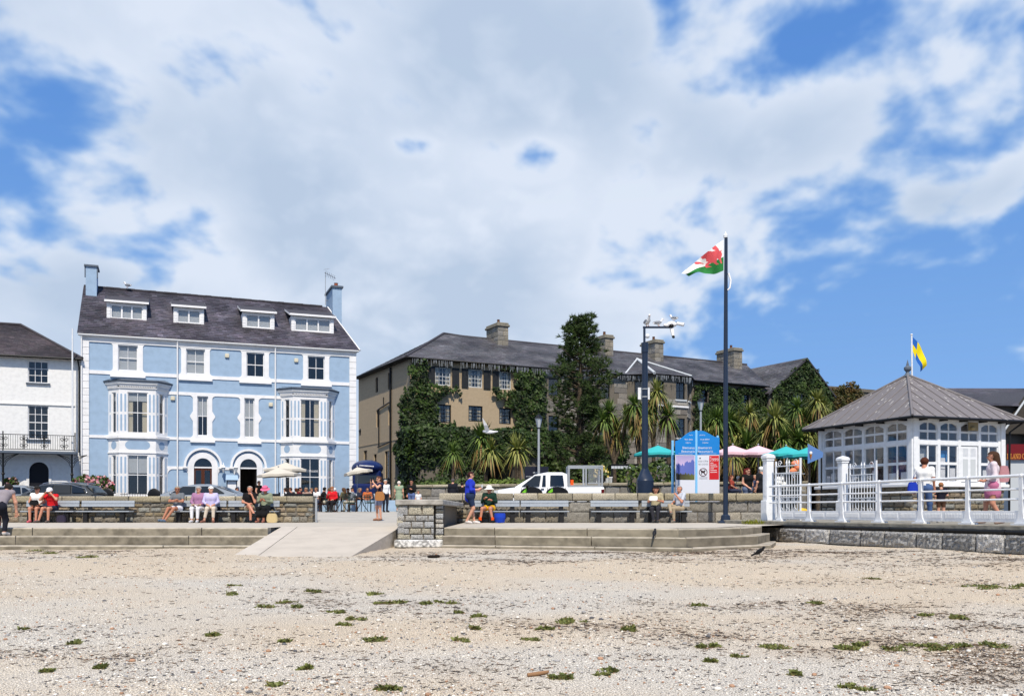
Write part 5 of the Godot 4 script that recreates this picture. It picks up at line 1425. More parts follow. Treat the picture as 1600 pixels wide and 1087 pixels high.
func make_hotel() -> void:
	rng.seed = 61
	var ang = deg_to_rad(27.5)
	var O = at(-8.83, 80.0)
	var H = thing("hotel", "long grey slate roofed hotel of beige render and stone, partly under ivy", "hotel", O, ang)
	var EY = 13.62
	var dk = M.black
	var U = [[2.39, 3.85, 11.43, 13.0], [5.59, 6.95, 11.43, 13.05], [8.65, 9.85, 11.45, 13.05]]
	var L = [[2.6, 3.9, 8.15, 9.75], [5.59, 6.98, 8.4, 9.8], [8.65, 9.85, 8.3, 9.75]]
	var S = [[13.78, 14.92, 11.14, 12.78], [19.5, 20.6, 11.2, 12.9], [16.4, 17.5, 11.14, 12.8], [13.78, 14.9, 7.6, 9.3], [19.5, 20.6, 7.6, 9.4]]
	var C = [[31.66, 32.6, 11.5, 12.8], [37.1, 38.1, 11.3, 12.6]]
	var GW = [[43.9, 44.75, 11.6, 12.95], [46.2, 47.0, 11.6, 13.05]]
	var m := MB.new()
	facade(m, 0, 13.03, 0, EY, U + L, 0.0, 0.2)
	part(H, "rendered_wall", m.mesh(), M.beige)
	rooms(H, 0.3, 40.2, -5.0, [0.38, 3.9, 7.2, 10.7, 13.5], -0.3)
	pspan(H, "rear_wall", Vector3(0.02, 0, -14.0), Vector3(44.0, 13.5, -13.8), M.beige)
	pspan(H, "rear_wall", Vector3(40.3, 0, -13.8), Vector3(40.5, 13.5, -0.7), M.beige)
	m = MB.new()
	# the end wall, seen along the alley; local z runs back
	var en = Node3D.new(); en.name = "end_wall"; H.add_child(en, true); en.rotation.y = -PI / 2; en.position = Vector3(0, 0, -14)
	var EW = [[14 - 8.9, 14 - 8.2, 11.6, 13.0], [14 - 5.5, 14 - 4.7, 11.5, 13.0], [14 - 8.7, 14 - 8.0, 8.3, 9.9], [14 - 5.4, 14 - 4.6, 8.2, 9.9], [14 - 3.2, 14 - 2.0, 3.4, 6.3], [14 - 6.3, 14 - 5.2, 3.4, 5.9], [14 - 9.4, 14 - 8.6, 3.6, 5.8], [14 - 12.4, 14 - 11.4, 4.4, 6.3]]
	facade(m, 0, 14, 0, EY, EW, 0.0, 0.2)
	part(en, "rendered_wall", m.mesh(), M.beige)
	for q in EW: window(en, q, -0.14, {"cols": 2, "rows": 2, "mat": dk, "frame": 0.06})
	for q in [EW[4], EW[5]]: pspan(en, "sill", Vector3(q[0] - 0.15, q[2] - 0.15, 0), Vector3(q[1] + 0.15, q[2], 0.15), M.black)
	var pp := MB.new(); pp.tube([Vector3(9.5, 0.4, 0.12), Vector3(9.5, 13.4, 0.12)], [0.1], 7); pp.tube([Vector3(6.0, 9.9, 0.1), Vector3(9.5, 10.3, 0.1)], [0.06], 6); pp.tube([Vector3(6.3, 9.9, 0.1), Vector3(6.3, 6.4, 0.1)], [0.06], 6); pp.tube([Vector3(6.0, 6.4, 0.1), Vector3(9.5, 6.7, 0.1)], [0.06], 6); pp.tube([Vector3(7.6, 10.2, 0.1), Vector3(7.6, 10.9, 0.1)], [0.05], 6)
	part(en, "drainpipe", pp.mesh(), M.black)
	pspan(en, "string_course", Vector3(0.0, 6.75, 0.0), Vector3(14.0, 6.83, 0.04), M.beige)
	# stone middle with its canted bay, and the ivy covered right part behind
	m = MB.new()
	facade(m, 13.03, 30.4, 0, EY, S, 0.02, 0.25)
	facade(m, 30.4, 40.3, 0, EY, C, 0.0, 0.25)
	m.col = lin(0.58, 0.56, 0.52)
	var sw = part(H, "stone_wall", m.mesh(), M.mortar)
	courses(sw, "ashlarset", 13.05, 22.6, 6.8, EY - 0.3, 0.07, Vector2(0.8, 1.5), Vector2(0.5, 0.62), "stone", 0.03, 0.08, 0.0, Vector3.ZERO, S)
	courses(sw, "ashlarset", 13.05, 22.6, 4.0, 6.8, 0.07, Vector2(1.0, 1.7), Vector2(0.6, 0.75), "stone", 0.03, 0.08, 0.0, Vector3.ZERO, S)
	var P = [Vector3(22.6, 0, 0), Vector3(24.4, 0, 1.8), Vector3(28.5, 0, 1.8), Vector3(30.4, 0, 0)]
	for f in 3:
		var a: Vector3 = P[f]; var b: Vector3 = P[f + 1]
		var ln = (b - a).length()
		var s = Node3D.new(); s.name = "turret_side"; H.add_child(s, true)
		s.position = a; s.rotation.y = atan2(-(b - a).z, (b - a).x)
		var hl = [[ln / 2 - 0.55, ln / 2 + 0.55, 11.35, 13.05], [ln / 2 - 0.55, ln / 2 + 0.55, 7.6, 9.5]]
		if f == 1: hl = [[0.3, 1.3, 11.35, 13.05], [ln - 1.35, ln - 0.25, 11.35, 13.05], [ln - 1.35, ln - 0.25, 7.6, 9.5]]
		var t := MB.new(); facade(t, 0, ln, 0, EY, hl, 0.0, 0.25)
		part(s, "stone_wall", t.mesh(), M.mortar)
		courses(s, "ashlarset", 0.0, ln, 4.4, EY - 0.35, 0.05, Vector2(0.7, 1.3), Vector2(0.46, 0.6), "stone", 0.03, 0.08, 0.0, Vector3.ZERO, hl)
		for q in hl:
			window(s, q, -0.14, {"cols": 2, "rows": 2, "mat": dk, "frame": 0.08})
			pspan(s, "sill", Vector3(q[0] - 0.15, q[2] - 0.16, 0.0), Vector3(q[1] + 0.15, q[2], 0.14), M.blind)
		if f == 1: pspan(s, "string_course", Vector3(0.5, 10.55, 0.05), Vector3(ln + 0.1, 10.72, 0.16), M.white)
	for q in U:
		window(H, q, -0.12, {"cols": 4, "rows": 4, "mat": M.blind, "frame": 0.07, "bar": 0.035, "curtain": true})
		pspan(H, "lintel", Vector3(q[0] - 0.05, q[3], 0.0), Vector3(q[1] + 0.05, q[3] + 0.1, 0.05), dk)
	for q in L: window(H, q, -0.12, {"cols": 4, "rows": 4, "mat": dk, "frame": 0.09, "bar": 0.035, "curtain": true})
	for q in S + C: window(H, q, -0.14, {"cols": 2, "rows": 2, "mat": dk, "frame": 0.08})
	for x in [[1.72, 2.34], [3.98, 4.66], [4.9, 5.55], [7.05, 7.75], [7.95, 8.6]]:
		var sh := MB.new(); sh.cbox(Vector3((x[0] + x[1]) / 2, 12.2, 0.06), Vector3(x[1] - x[0], 1.68, 0.08), 0.01)
		for k in 14: sh.box(Vector3((x[0] + x[1]) / 2, 11.5 + k * 0.108, 0.105), Vector3(x[1] - x[0] - 0.14, 0.06, 0.02))
		part(H, "shutter", sh.mesh(), mk("shutter", Color(0.16, 0.17, 0.18), 0.7))
	# roofs
	var rf := MB.new(); rf.col = lin(0.3, 0.29, 0.3)
	var E0 = Vector3(-0.5, EY, 0.5); var E1 = Vector3(40.4, EY, 0.5); var Z = -7.0; var RY = 17.15
	var A1 = Vector3(6.2, RY + 0.25, Z); var A2 = Vector3(8.2, RY + 0.2, Z); var A3 = Vector3(44.0, RY, Z)
	var tone = lin(0.39, 0.385, 0.395)
	rf.quad(E0, E1, A3, A1); rf.tri(Vector3(-0.5, EY, -14.5), E0, A1); rf.quad(Vector3(44, EY, -14.5), Vector3(-0.5, EY, -14.5), A1, A3)
	var roof = part(H, "roof", rf.mesh(), M.slate)
	slates(roof, E0, E1, A3, A1, 0.5, 0.36, tone, 0.2)
	slates(roof, Vector3(-0.5, EY, -14.5), E0, A1, A1 + Vector3(0.0, 0, -0.01), 0.5, 0.4, tone, 0.2)
	var hp := MB.new(); hp.tube([E0 + Vector3.UP * 0.03, A1 + Vector3.UP * 0.05, A2, A3 + Vector3.UP * 0.06], [0.12], 6)
	part(roof, "ridge_tiles", hp.mesh(), M.ridge)
	var gt := MB.new(); gt.tube([Vector3(-0.55, EY - 0.06, -14.5), Vector3(-0.55, EY - 0.06, 0.55), Vector3(22.2, EY - 0.06, 0.55)], [0.09], 6); gt.tube([Vector3(30.6, EY - 0.06, 0.55), Vector3(40.4, EY - 0.06, 0.55)], [0.09], 6)
	gt.span(Vector3(-0.45, EY - 0.12, -14), Vector3(0.0, EY - 0.02, 0.45)); gt.span(Vector3(0.0, EY - 0.12, 0.0), Vector3(40.3, EY - 0.02, 0.45))
	part(roof, "gutter", gt.mesh(), M.black)
	# turret roof
	var tp = Vector3(26.2, 15.9, -3.4)
	var tb = [Vector3(22.2, EY, 0.2), Vector3(24.2, EY, 2.3), Vector3(28.7, EY, 2.3), Vector3(30.8, EY, 0.2)]
	var tr := MB.new(); tr.col = lin(0.3, 0.29, 0.3)
	for f in 3: tr.tri(tb[f], tb[f + 1], tp)
	var tro = part(H, "turret_roof", tr.mesh(), M.slate)
	for f in 3: slates(tro, tb[f], tb[f + 1], tp + Vector3(0.02, 0, 0), tp, 0.5, 0.36, tone, 0.2)
	for f in 4:
		var hm := MB.new(); hm.tube([tb[f] + Vector3.UP * 0.05, tp + Vector3.UP * 0.08], [0.16 if f == 1 else 0.1], 5)
		part(tro, "lead_hip", hm.mesh(), M.blind)
	# gabled right block
	var g := MB.new()
	g.prism(PackedVector2Array([Vector2(40.3, 0), Vector2(49.2, 0), Vector2(49.2, 13.2), Vector2(45.4, 16.75), Vector2(40.3, 13.0)]), -0.6, 0.6)
	part(H, "gable_wall", g.mesh(), M.mortar)
	for q in GW:
		pspan(H, "window_surround", Vector3(q[0] - 0.25, q[2] - 0.2, 0.6), Vector3(q[1] + 0.25, q[3] + 0.15, 0.66), M.blind)
		window(H, q, 0.70, {"cols": 2, "rows": 2, "mat": dk, "frame": 0.08, "deep": 0.035})
	var gr := MB.new(); gr.col = lin(0.3, 0.29, 0.3)
	var g0 = Vector3(39.9, 12.75, 1.0); var g1 = Vector3(45.4, 16.95, 1.0); var g2 = Vector3(49.7, 13.0, 1.0)
	var bk = Vector3(0, 0, -10.0)
	gr.quad(g0 + bk, g0, g1, g1 + bk); gr.quad(g2, g2 + bk, g1 + bk, g1)
	gr.quad(g0 + Vector3.DOWN * 0.2, g1 + Vector3.DOWN * 0.2, g1, g0); gr.quad(g1 + Vector3.DOWN * 0.2, g2 + Vector3.DOWN * 0.2, g2, g1)
	var gro = part(H, "gable_roof", gr.mesh(), M.slate)
	slates(gro, g0 + bk, g0, g1, g1 + bk, 0.5, 0.36, tone, 0.2)
	var lw := MB.new(); lw.span(Vector3(49.2, 0, -1.0), Vector3(57.5, 13.9, 0.0)); lw.span(Vector3(49.2, 13.9, -1.1), Vector3(57.6, 14.25, 0.15))
	part(H, "side_wing", lw.mesh(), M.mortar)
	pspan(H, "window_surround", Vector3(54.3, 11.6, 0.0), Vector3(55.4, 12.9, 0.05), M.blind)
	chimney(H, 11.7, 15.6, 18.6, -5.2, 1.15, 2.6); chimney(H, 24.0, 15.6, 18.5, -5.2, 1.0, 2.4); chimney(H, 30.2, 15.3, 18.5, -5.0, 1.1, 2.6); chimney(H, 41.0, 15.2, 18.5, -5.0, 1.2, 3.0)
	# icicle lights hanging under the eaves
	var ic := MB.new()
	for k in 260:
		var x = rng.randf_range(0.0, 30.4)
		var z = 0.58 if x < 22.3 else 2.35 - absf(clampf(x - 26.45, -4.1, 4.1)) * (0.0 if absf(x - 26.45) < 2.2 else 0.45)
		var l = rng.randf_range(0.15, 0.6)
		ic.box(Vector3(x, EY - 0.12 - l / 2, z), Vector3(0.022, l, 0.02))
	var icl = part(H, "icicle_lights", ic.mesh(), M.galv); icl.set_meta("kind", "stuff")
	# ivy on the walls: plants of their own
	var d0 = lin(0.13, 0.19, 0.075); var d1 = lin(0.25, 0.335, 0.125)
	var holes = U + L
	var I = []
	I.append([[[-1.6, 0], [5.2, 0], [5.0, 7.0], [4.0, 8.2], [3.0, 8.4], [2.5, 9.9], [3.3, 10.6], [4.9, 10.9], [3.6, 11.6], [2.3, 11.4], [1.6, 12.0], [1.5, 13.4], [0.3, 13.5], [-0.2, 12.4], [0.0, 11.0], [-1.0, 10.4], [-1.0, 9.0], [-0.4, 6.0], [-0.8, 3.0]], "thick dark ivy climbing the left corner of the hotel", 0.7])
	I.append([[[13.4, 4.0], [13.4, 13.2], [11.0, 13.4], [8.0, 13.4], [8.4, 13.1], [10.0, 13.1], [9.9, 11.4], [8.2, 11.3], [7.7, 11.6], [7.8, 11.0], [9.2, 10.0], [10.0, 9.4], [9.9, 8.0], [9.0, 7.0], [8.0, 4.0]], "thick dark ivy between the shuttered windows and the stone wall", 0.7])
	I.append([[[30.5, 5.0], [40.4, 5.0], [40.4, 13.3], [37.0, 13.4], [36.0, 13.1], [34.6, 13.3], [31.0, 13.4], [30.6, 12.0]], "green ivy over the wall between turret and gable", 0.4])
	I.append([[[40.2, 5.0], [49.2, 5.0], [49.3, 13.2], [45.4, 16.75], [40.3, 13.0]], "green ivy covering the gable wall of the hotel", 0.4])
	I.append([[[49.2, 5.0], [55.0, 5.0], [54.5, 13.6], [53.0, 14.9], [51.0, 14.3], [49.2, 14.0]], "bronze tinged ivy on the wing beside the gable", 0.5])
	var k2 = 0
	for q in I:
		var t = thing("ivy", q[1], "ivy", O, ang)
		var a = lin(0.22, 0.24, 0.08) if k2 == 4 else d0; var b = lin(0.38, 0.27, 0.12) if k2 == 4 else d1
		var zz = 0.1 if k2 < 3 else (0.75 if k2 == 3 else 0.2)
		var f = ivy(t, "foliage", q[0], zz, 0.0, Vector3.ZERO, 0.16, 120.0, q[2], a, b, holes + S + C + GW)
		f.set_meta("kind", "stuff")
		k2 += 1
	var t2 = thing("ivy", "ivy spilling round the corner onto the alley wall", "ivy", O, ang)
	var f2 = ivy(t2, "foliage", [[-0.2, 0], [-0.2, 11], [-1.2, 10.0], [-1.6, 8.6], [-0.8, 7.0], [-1.6, 4.0], [-1.0, 0.0]], 0.1, -PI / 2, Vector3(0, 0, 0), 0.16, 120.0, 0.5, d0, d1)
	f2.set_meta("kind", "stuff")
	# ivy covered veranda in front
	var V = thing("ivy_veranda", "single storey veranda smothered in dark ivy in front of the hotel", "veranda", O, ang)
	var vm := MB.new()
	for q in [[-1.4, 4.6], [7.4, 9.6], [12.6, 18.4]]: vm.span(Vector3(q[0], 0.2, 0.2), Vector3(q[1], 6.4, 5.6))
	vm.span(Vector3(-1.4, 5.0, 0.2), Vector3(18.4, 6.4, 5.5))
	part(V, "wall", vm.mesh(), M.mortar)
	for x in [7.9, 12.9]: pspan(V, "pillar", Vector3(x - 0.4, 0.3, 5.5), Vector3(x + 0.4, 5.1, 6.1), M.mortar)
	ivy_box(V, "foliage", Vector3(-1.6, 5.0, 0.8), Vector3(18.6, 7.1, 5.9), 0.17, 72.0, d0, d1)
	ivy_box(V, "foliage", Vector3(-1.6, 0.3, 1.0), Vector3(4.4, 6.4, 5.8), 0.17, 72.0, d0, d1)
	ivy_box(V, "foliage", Vector3(12.9, 0.3, 1.0), Vector3(18.4, 6.4, 5.8), 0.17, 72.0, d0, d1)

# ---------------------------------------------------------------- garden plants
func blade(m: MB, o: Vector3, dir: Vector3, ln: float, w: float, droop: float) -> void:
	var sd = dir.cross(Vector3.UP)
	if sd.length() < 0.05: sd = Vector3.RIGHT
	sd = sd.normalized() * w
	var p1 = o + dir * ln * 0.5 + Vector3.DOWN * droop * ln * 0.12
	var p2 = o + dir * ln + Vector3.DOWN * droop * ln * 0.55
	m.quad(o - sd * 0.5, o + sd * 0.5, p1 + sd, p1 - sd)
	m.tri(p1 - sd, p1 + sd, p2)
var heads = []
func make_heads() -> void:
	for k in 5:
		var m := MB.new()
		for i in 190:
			var a = rng.randf() * TAU
			var e = rng.randf_range(-0.75, 1.35)
			var dir = Vector3(cos(a) * cos(e), sin(e), sin(a) * cos(e))
			var g = rng.randf()
			var dead = e < -0.35 and rng.randf() < 0.6
			m.col = (lin(0.34, 0.39, 0.16).lerp(lin(0.64, 0.63, 0.36), g * 0.8) if k % 2 == 0 else lin(0.24, 0.34, 0.14).lerp(lin(0.48, 0.55, 0.26), g * 0.8))
			if dead: m.col = lin(0.50, 0.40, 0.22)
			blade(m, dir * 0.05, dir, rng.randf_range(0.6, 1.1), 0.045, clampf(1.2 - e, 0.2, 1.6))
		heads.append(m.mesh())
	var m2 := MB.new()
	for i in 150:
		var a = rng.randf() * TAU; var e = rng.randf_range(0.5, 1.45)
		m2.col = lin(0.25, 0.33, 0.12).lerp(lin(0.58, 0.58, 0.28), rng.randf())
		blade(m2, Vector3(cos(a), 0, sin(a)) * 0.15, Vector3(cos(a) * cos(e), sin(e), sin(a) * cos(e)), rng.randf_range(1.2, 1.9), 0.03, 0.5)
	heads.append(m2.mesh())

func cordyline(label: String, hs: Array, d: float, base: float, s: float, group: String) -> void:
	# hs: head positions as [x, y]
	var x0 = 0.0
	for h in hs: x0 += h[0]
	x0 /= hs.size()
	var t = thing("cordyline_palm", label, "palm", at(x0, d, base), 0.0, group)
	var fork = 0.0
	for h in hs: fork += h[1] - base
	fork = fork / hs.size() * (0.55 if hs.size() > 1 else 0.98)
	var tr := MB.new()
	tr.tube([Vector3(0, 0, 0), Vector3(0.05, fork * 0.5, 0.02), Vector3(0, fork, 0)], [0.16 * s, 0.13 * s, 0.11 * s], 8)
	part(t, "trunk", tr.mesh(), M.bark)
	for h in hs:
		var hp = Vector3(h[0] - x0, h[1] - base, rng.randf_range(-0.5, 0.5))
		if hs.size() > 1:
			var b := MB.new(); b.tube([Vector3(0, fork * 0.96, 0), Vector3(hp.x * 0.6, lerpf(fork, hp.y, 0.4), hp.z * 0.5), hp], [0.1 * s, 0.09 * s, 0.08 * s], 7)
			part(t, "branch", b.mesh(), M.bark)
		var o = part(t, "crown", heads[rng.randi() % 5], M.leaf, hp)
		o.rotation.y = rng.randf() * TAU; o.scale = Vector3.ONE * s * rng.randf_range(0.9, 1.15)

func make_plants() -> void:
	rng.seed = 71
	make_heads()
	# the dark pine
	var P = at(4.95, 68.0, 0.4)
	var t = thing("pine_tree", "tall dark pine tree with ragged layered crown in front of the hotel", "tree", P)
	var tr := MB.new(); tr.tube([Vector3(0.2, 0, 0), Vector3(0.1, 4, 0), Vector3(0, 8, 0.1), Vector3(0.1, 11.5, 0), Vector3(0.15, 13.6, 0)], [0.36, 0.3, 0.22, 0.12, 0.03], 8)
	part(t, "trunk", tr.mesh(), M.bark)
	var cm := MB.new(); var lm := MB.new()
	# limbs: [height, azimuth, reach]
	var outline = [[13.7, 0.85], [13.1, 1.35], [12.3, 1.55], [11.5, 1.6], [10.8, 2.3], [10.1, 2.65], [9.4, 2.7], [8.6, 2.5], [7.8, 2.2], [7.0, 2.1], [6.2, 2.5], [5.2, 2.7], [4.2, 2.9], [3.2, 3.0], [2.2, 3.0], [1.2, 2.8]]
	for q in outline:
		for k in 13:
			var az = rng.randf() * TAU
			var rc: float = q[1] * rng.randf_range(0.55, 1.1)
			var b0 = Vector3(0.1, q[0] - rc * 0.3 + rng.randf_range(-0.5, 0.3), 0)
			var tip = Vector3(cos(az) * rc + 0.1, q[0] + rng.randf_range(-0.3, 0.45), sin(az) * rc)
			if cos(az) > 0.3 and q[0] < 8.2 and q[0] > 6.0: tip.x *= 0.75
			lm.tube([b0, b0.lerp(tip, 0.5) + Vector3.DOWN * 0.12, tip], [0.05, 0.035, 0.015], 5)
			for j in 10:
				var f = rng.randf_range(0.45, 1.05)
				var c = b0.lerp(tip, f) + Vector3(rng.randf_range(-0.4, 0.4), rng.randf_range(-0.2, 0.35), rng.randf_range(-0.4, 0.4))
				var g = rng.randf()
				for i in 18:
					var a = rng.randf() * TAU; var e = rng.randf_range(-0.3, 1.5)
					var dir = Vector3(cos(a) * cos(e), sin(e), sin(a) * cos(e))
					cm.col = lin(0.13, 0.18, 0.09).lerp(lin(0.27, 0.345, 0.15), g * 0.7 + rng.randf() * 0.3)
					var ln = rng.randf_range(0.22, 0.42)
					var sd = dir.cross(Vector3(rng.randf_range(-1, 1), 0.2, rng.randf_range(-1, 1))).normalized() * 0.035
					cm.tri(c - sd, c + sd, c + dir * ln)
	part(t, "limbs", lm.mesh(), M.bark)
	part(t, "crown", cm.mesh(), M.leaf)
	# cordylines: pixel-free list of [x, d, head heights...] grouped by where they stand
	var G = "cordyline palms in the hotel garden"
	cordyline("cordyline palm with one head beside the veranda opening", [[-4.1, 4.4]], 64.0, 0.4, 1.05, G)
	cordyline("cordyline palm with two tall heads in front of the ivy veranda", [[-2.1, 5.4], [-1.5, 4.5]], 64.0, 0.4, 1.35, G)
	cordyline("broad cordyline palm with fanned crown in front of the ivy veranda", [[0.35, 4.6]], 64.0, 0.4, 1.6, G)
	cordyline("cordyline palm with pale forked trunk in front of the pine", [[6.0, 6.3], [6.9, 5.6], [6.4, 6.9], [7.6, 6.6]], 61.0, 0.4, 1.05, G)
	cordyline("cordyline palm with leafy crown beside the blue camera column", [[7.9, 7.2], [8.5, 6.6], [8.2, 6.0]], 60.0, 0.4, 1.05, G)
	cordyline("tall cordyline palm whose crown rises behind the camera column", [[9.5, 8.2], [9.1, 7.4]], 61.0, 0.4, 1.0, G)
	cordyline("cordyline palm with single round crown before the stone turret", [[10.2, 6.6]], 60.5, 0.4, 1.25, G)
	var spots = [[13.3, 6.3], [14.3, 6.5], [15.0, 6.1], [15.9, 6.9], [16.5, 6.2], [16.1, 5.4], [17.5, 6.3], [18.2, 6.9], [19.2, 7.3], [19.8, 7.1], [19.0, 5.9], [21.0, 7.1], [13.8, 5.0], [15.3, 4.6], [16.9, 4.7], [18.0, 4.8], [14.6, 5.6], [17.0, 5.5], [18.6, 5.2], [19.9, 5.6], [12.6, 5.0], [20.4, 5.0], [13.1, 5.7], [12.9, 4.2], [17.6, 4.2], [20.6, 6.2], [14.5, 3.9], [15.9, 4.0], [13.0, 4.7], [20.5, 5.8], [19.1, 4.2], [17.1, 4.4], [13.9, 3.9], [14.3, 6.2], [19.7, 5.9], [19.4, 4.1], [15.1, 5.4], [18.8, 6.0], [20.1, 3.8], [17.7, 5.5], [16.9, 4.1], [16.6, 3.9], [20.6, 6.0], [17.2, 4.4], [20.4, 5.2], [20.2, 6.0], [16.9, 4.8], [17.7, 4.8], [13.8, 4.5], [19.6, 3.7], [12.8, 5.4], [14.9, 5.1]]
	for s in spots:
		cordyline(("tall" if s[1] > 6.2 else ("low" if s[1] < 5.0 else "middling")) + " yellowish cordyline palm packed in the thicket before the ivy gable", [[s[0] * 1.0, s[1]]], 60.0 + rng.randf_range(-2.0, 2.5), 0.4, rng.randf_range(1.05, 1.3), "cordyline thicket before the gable")
	for q in [[-3.5, 63.0, 0.6, "spiky flax clump at the foot of the veranda"], [-0.9, 62.0, 0.6, "tall flax clump beside the palm trunks"], [2.2, 60.0, 0.6, "large green flax clump behind the white pickup"], [1.2, 61.0, 0.5, "dense flax clump beside the large flax"]]:
		var o = one("flax_clump", q[3], "flax", heads[5], M.leaf, at(q[0], q[1], q[2]), 0.3, "flax clumps in the hotel garden")
		o.scale = Vector3.ONE * (1.7 if q[0] > 2 else 1.35)
	var c0 = lin(0.20, 0.27, 0.09); var c1 = lin(0.40, 0.46, 0.18)
	for q in [[Vector3(-6.2, 0.6, -63.0), Vector3(-1.6, 2.2, -60.5), "low green shrubs at the foot of the veranda"], [Vector3(-1.4, 0.6, -62.0), Vector3(3.4, 2.3, -59.5), "green shrubs behind the white pickup"], [Vector3(6.4, 1.4, -51.5), Vector3(8.4, 2.75, -49.5), "clipped green hedge beside the white bench"], [Vector3(11.0, 0.6, -66.0), Vector3(21.5, 4.6, -62.0), "dark shrubs filling the thicket below the ivy gable"], [Vector3(2.0, 0.4, -70.0), Vector3(8.0, 3.6, -66.0), "dark shrubs under the pine tree"]]:
		var h = thing("shrub", q[2], "shrub", Vector3.ZERO)
		ivy_box(h, "foliage", q[0], q[1], 0.15, 55.0, c0 if q[0].y < 5 else c0, c1)
		pspan(h, "stems", q[0] + Vector3(0.6, -0.2, 0.6), q[1] - Vector3(0.6, 0.6, 0.7), M.bark)
	flowers("flower_shrub", "yellow flowering shrub beside the cage on the pickup", at(4.85, 50.5, 2.35), 0.4, 0.55, lin(0.85, 0.75, 0.15), 220)

# ---------------------------------------------------------------- street furniture
func text_part(parent: Node, called: String, s: String, h: float, p: Vector3, mat: Material, font := "Droid Sans", width := 0.0) -> MeshInstance3D:
	var t = TextMesh.new()
	t.text = s; t.font_size = 48; t.depth = 0.004; t.pixel_size = h / 48.0
	var f = SystemFont.new(); f.font_names = PackedStringArray([font]); t.font = f
	var o = part(parent, called, t, mat, p)
	if width > 0.0: o.scale.x = width
	return o

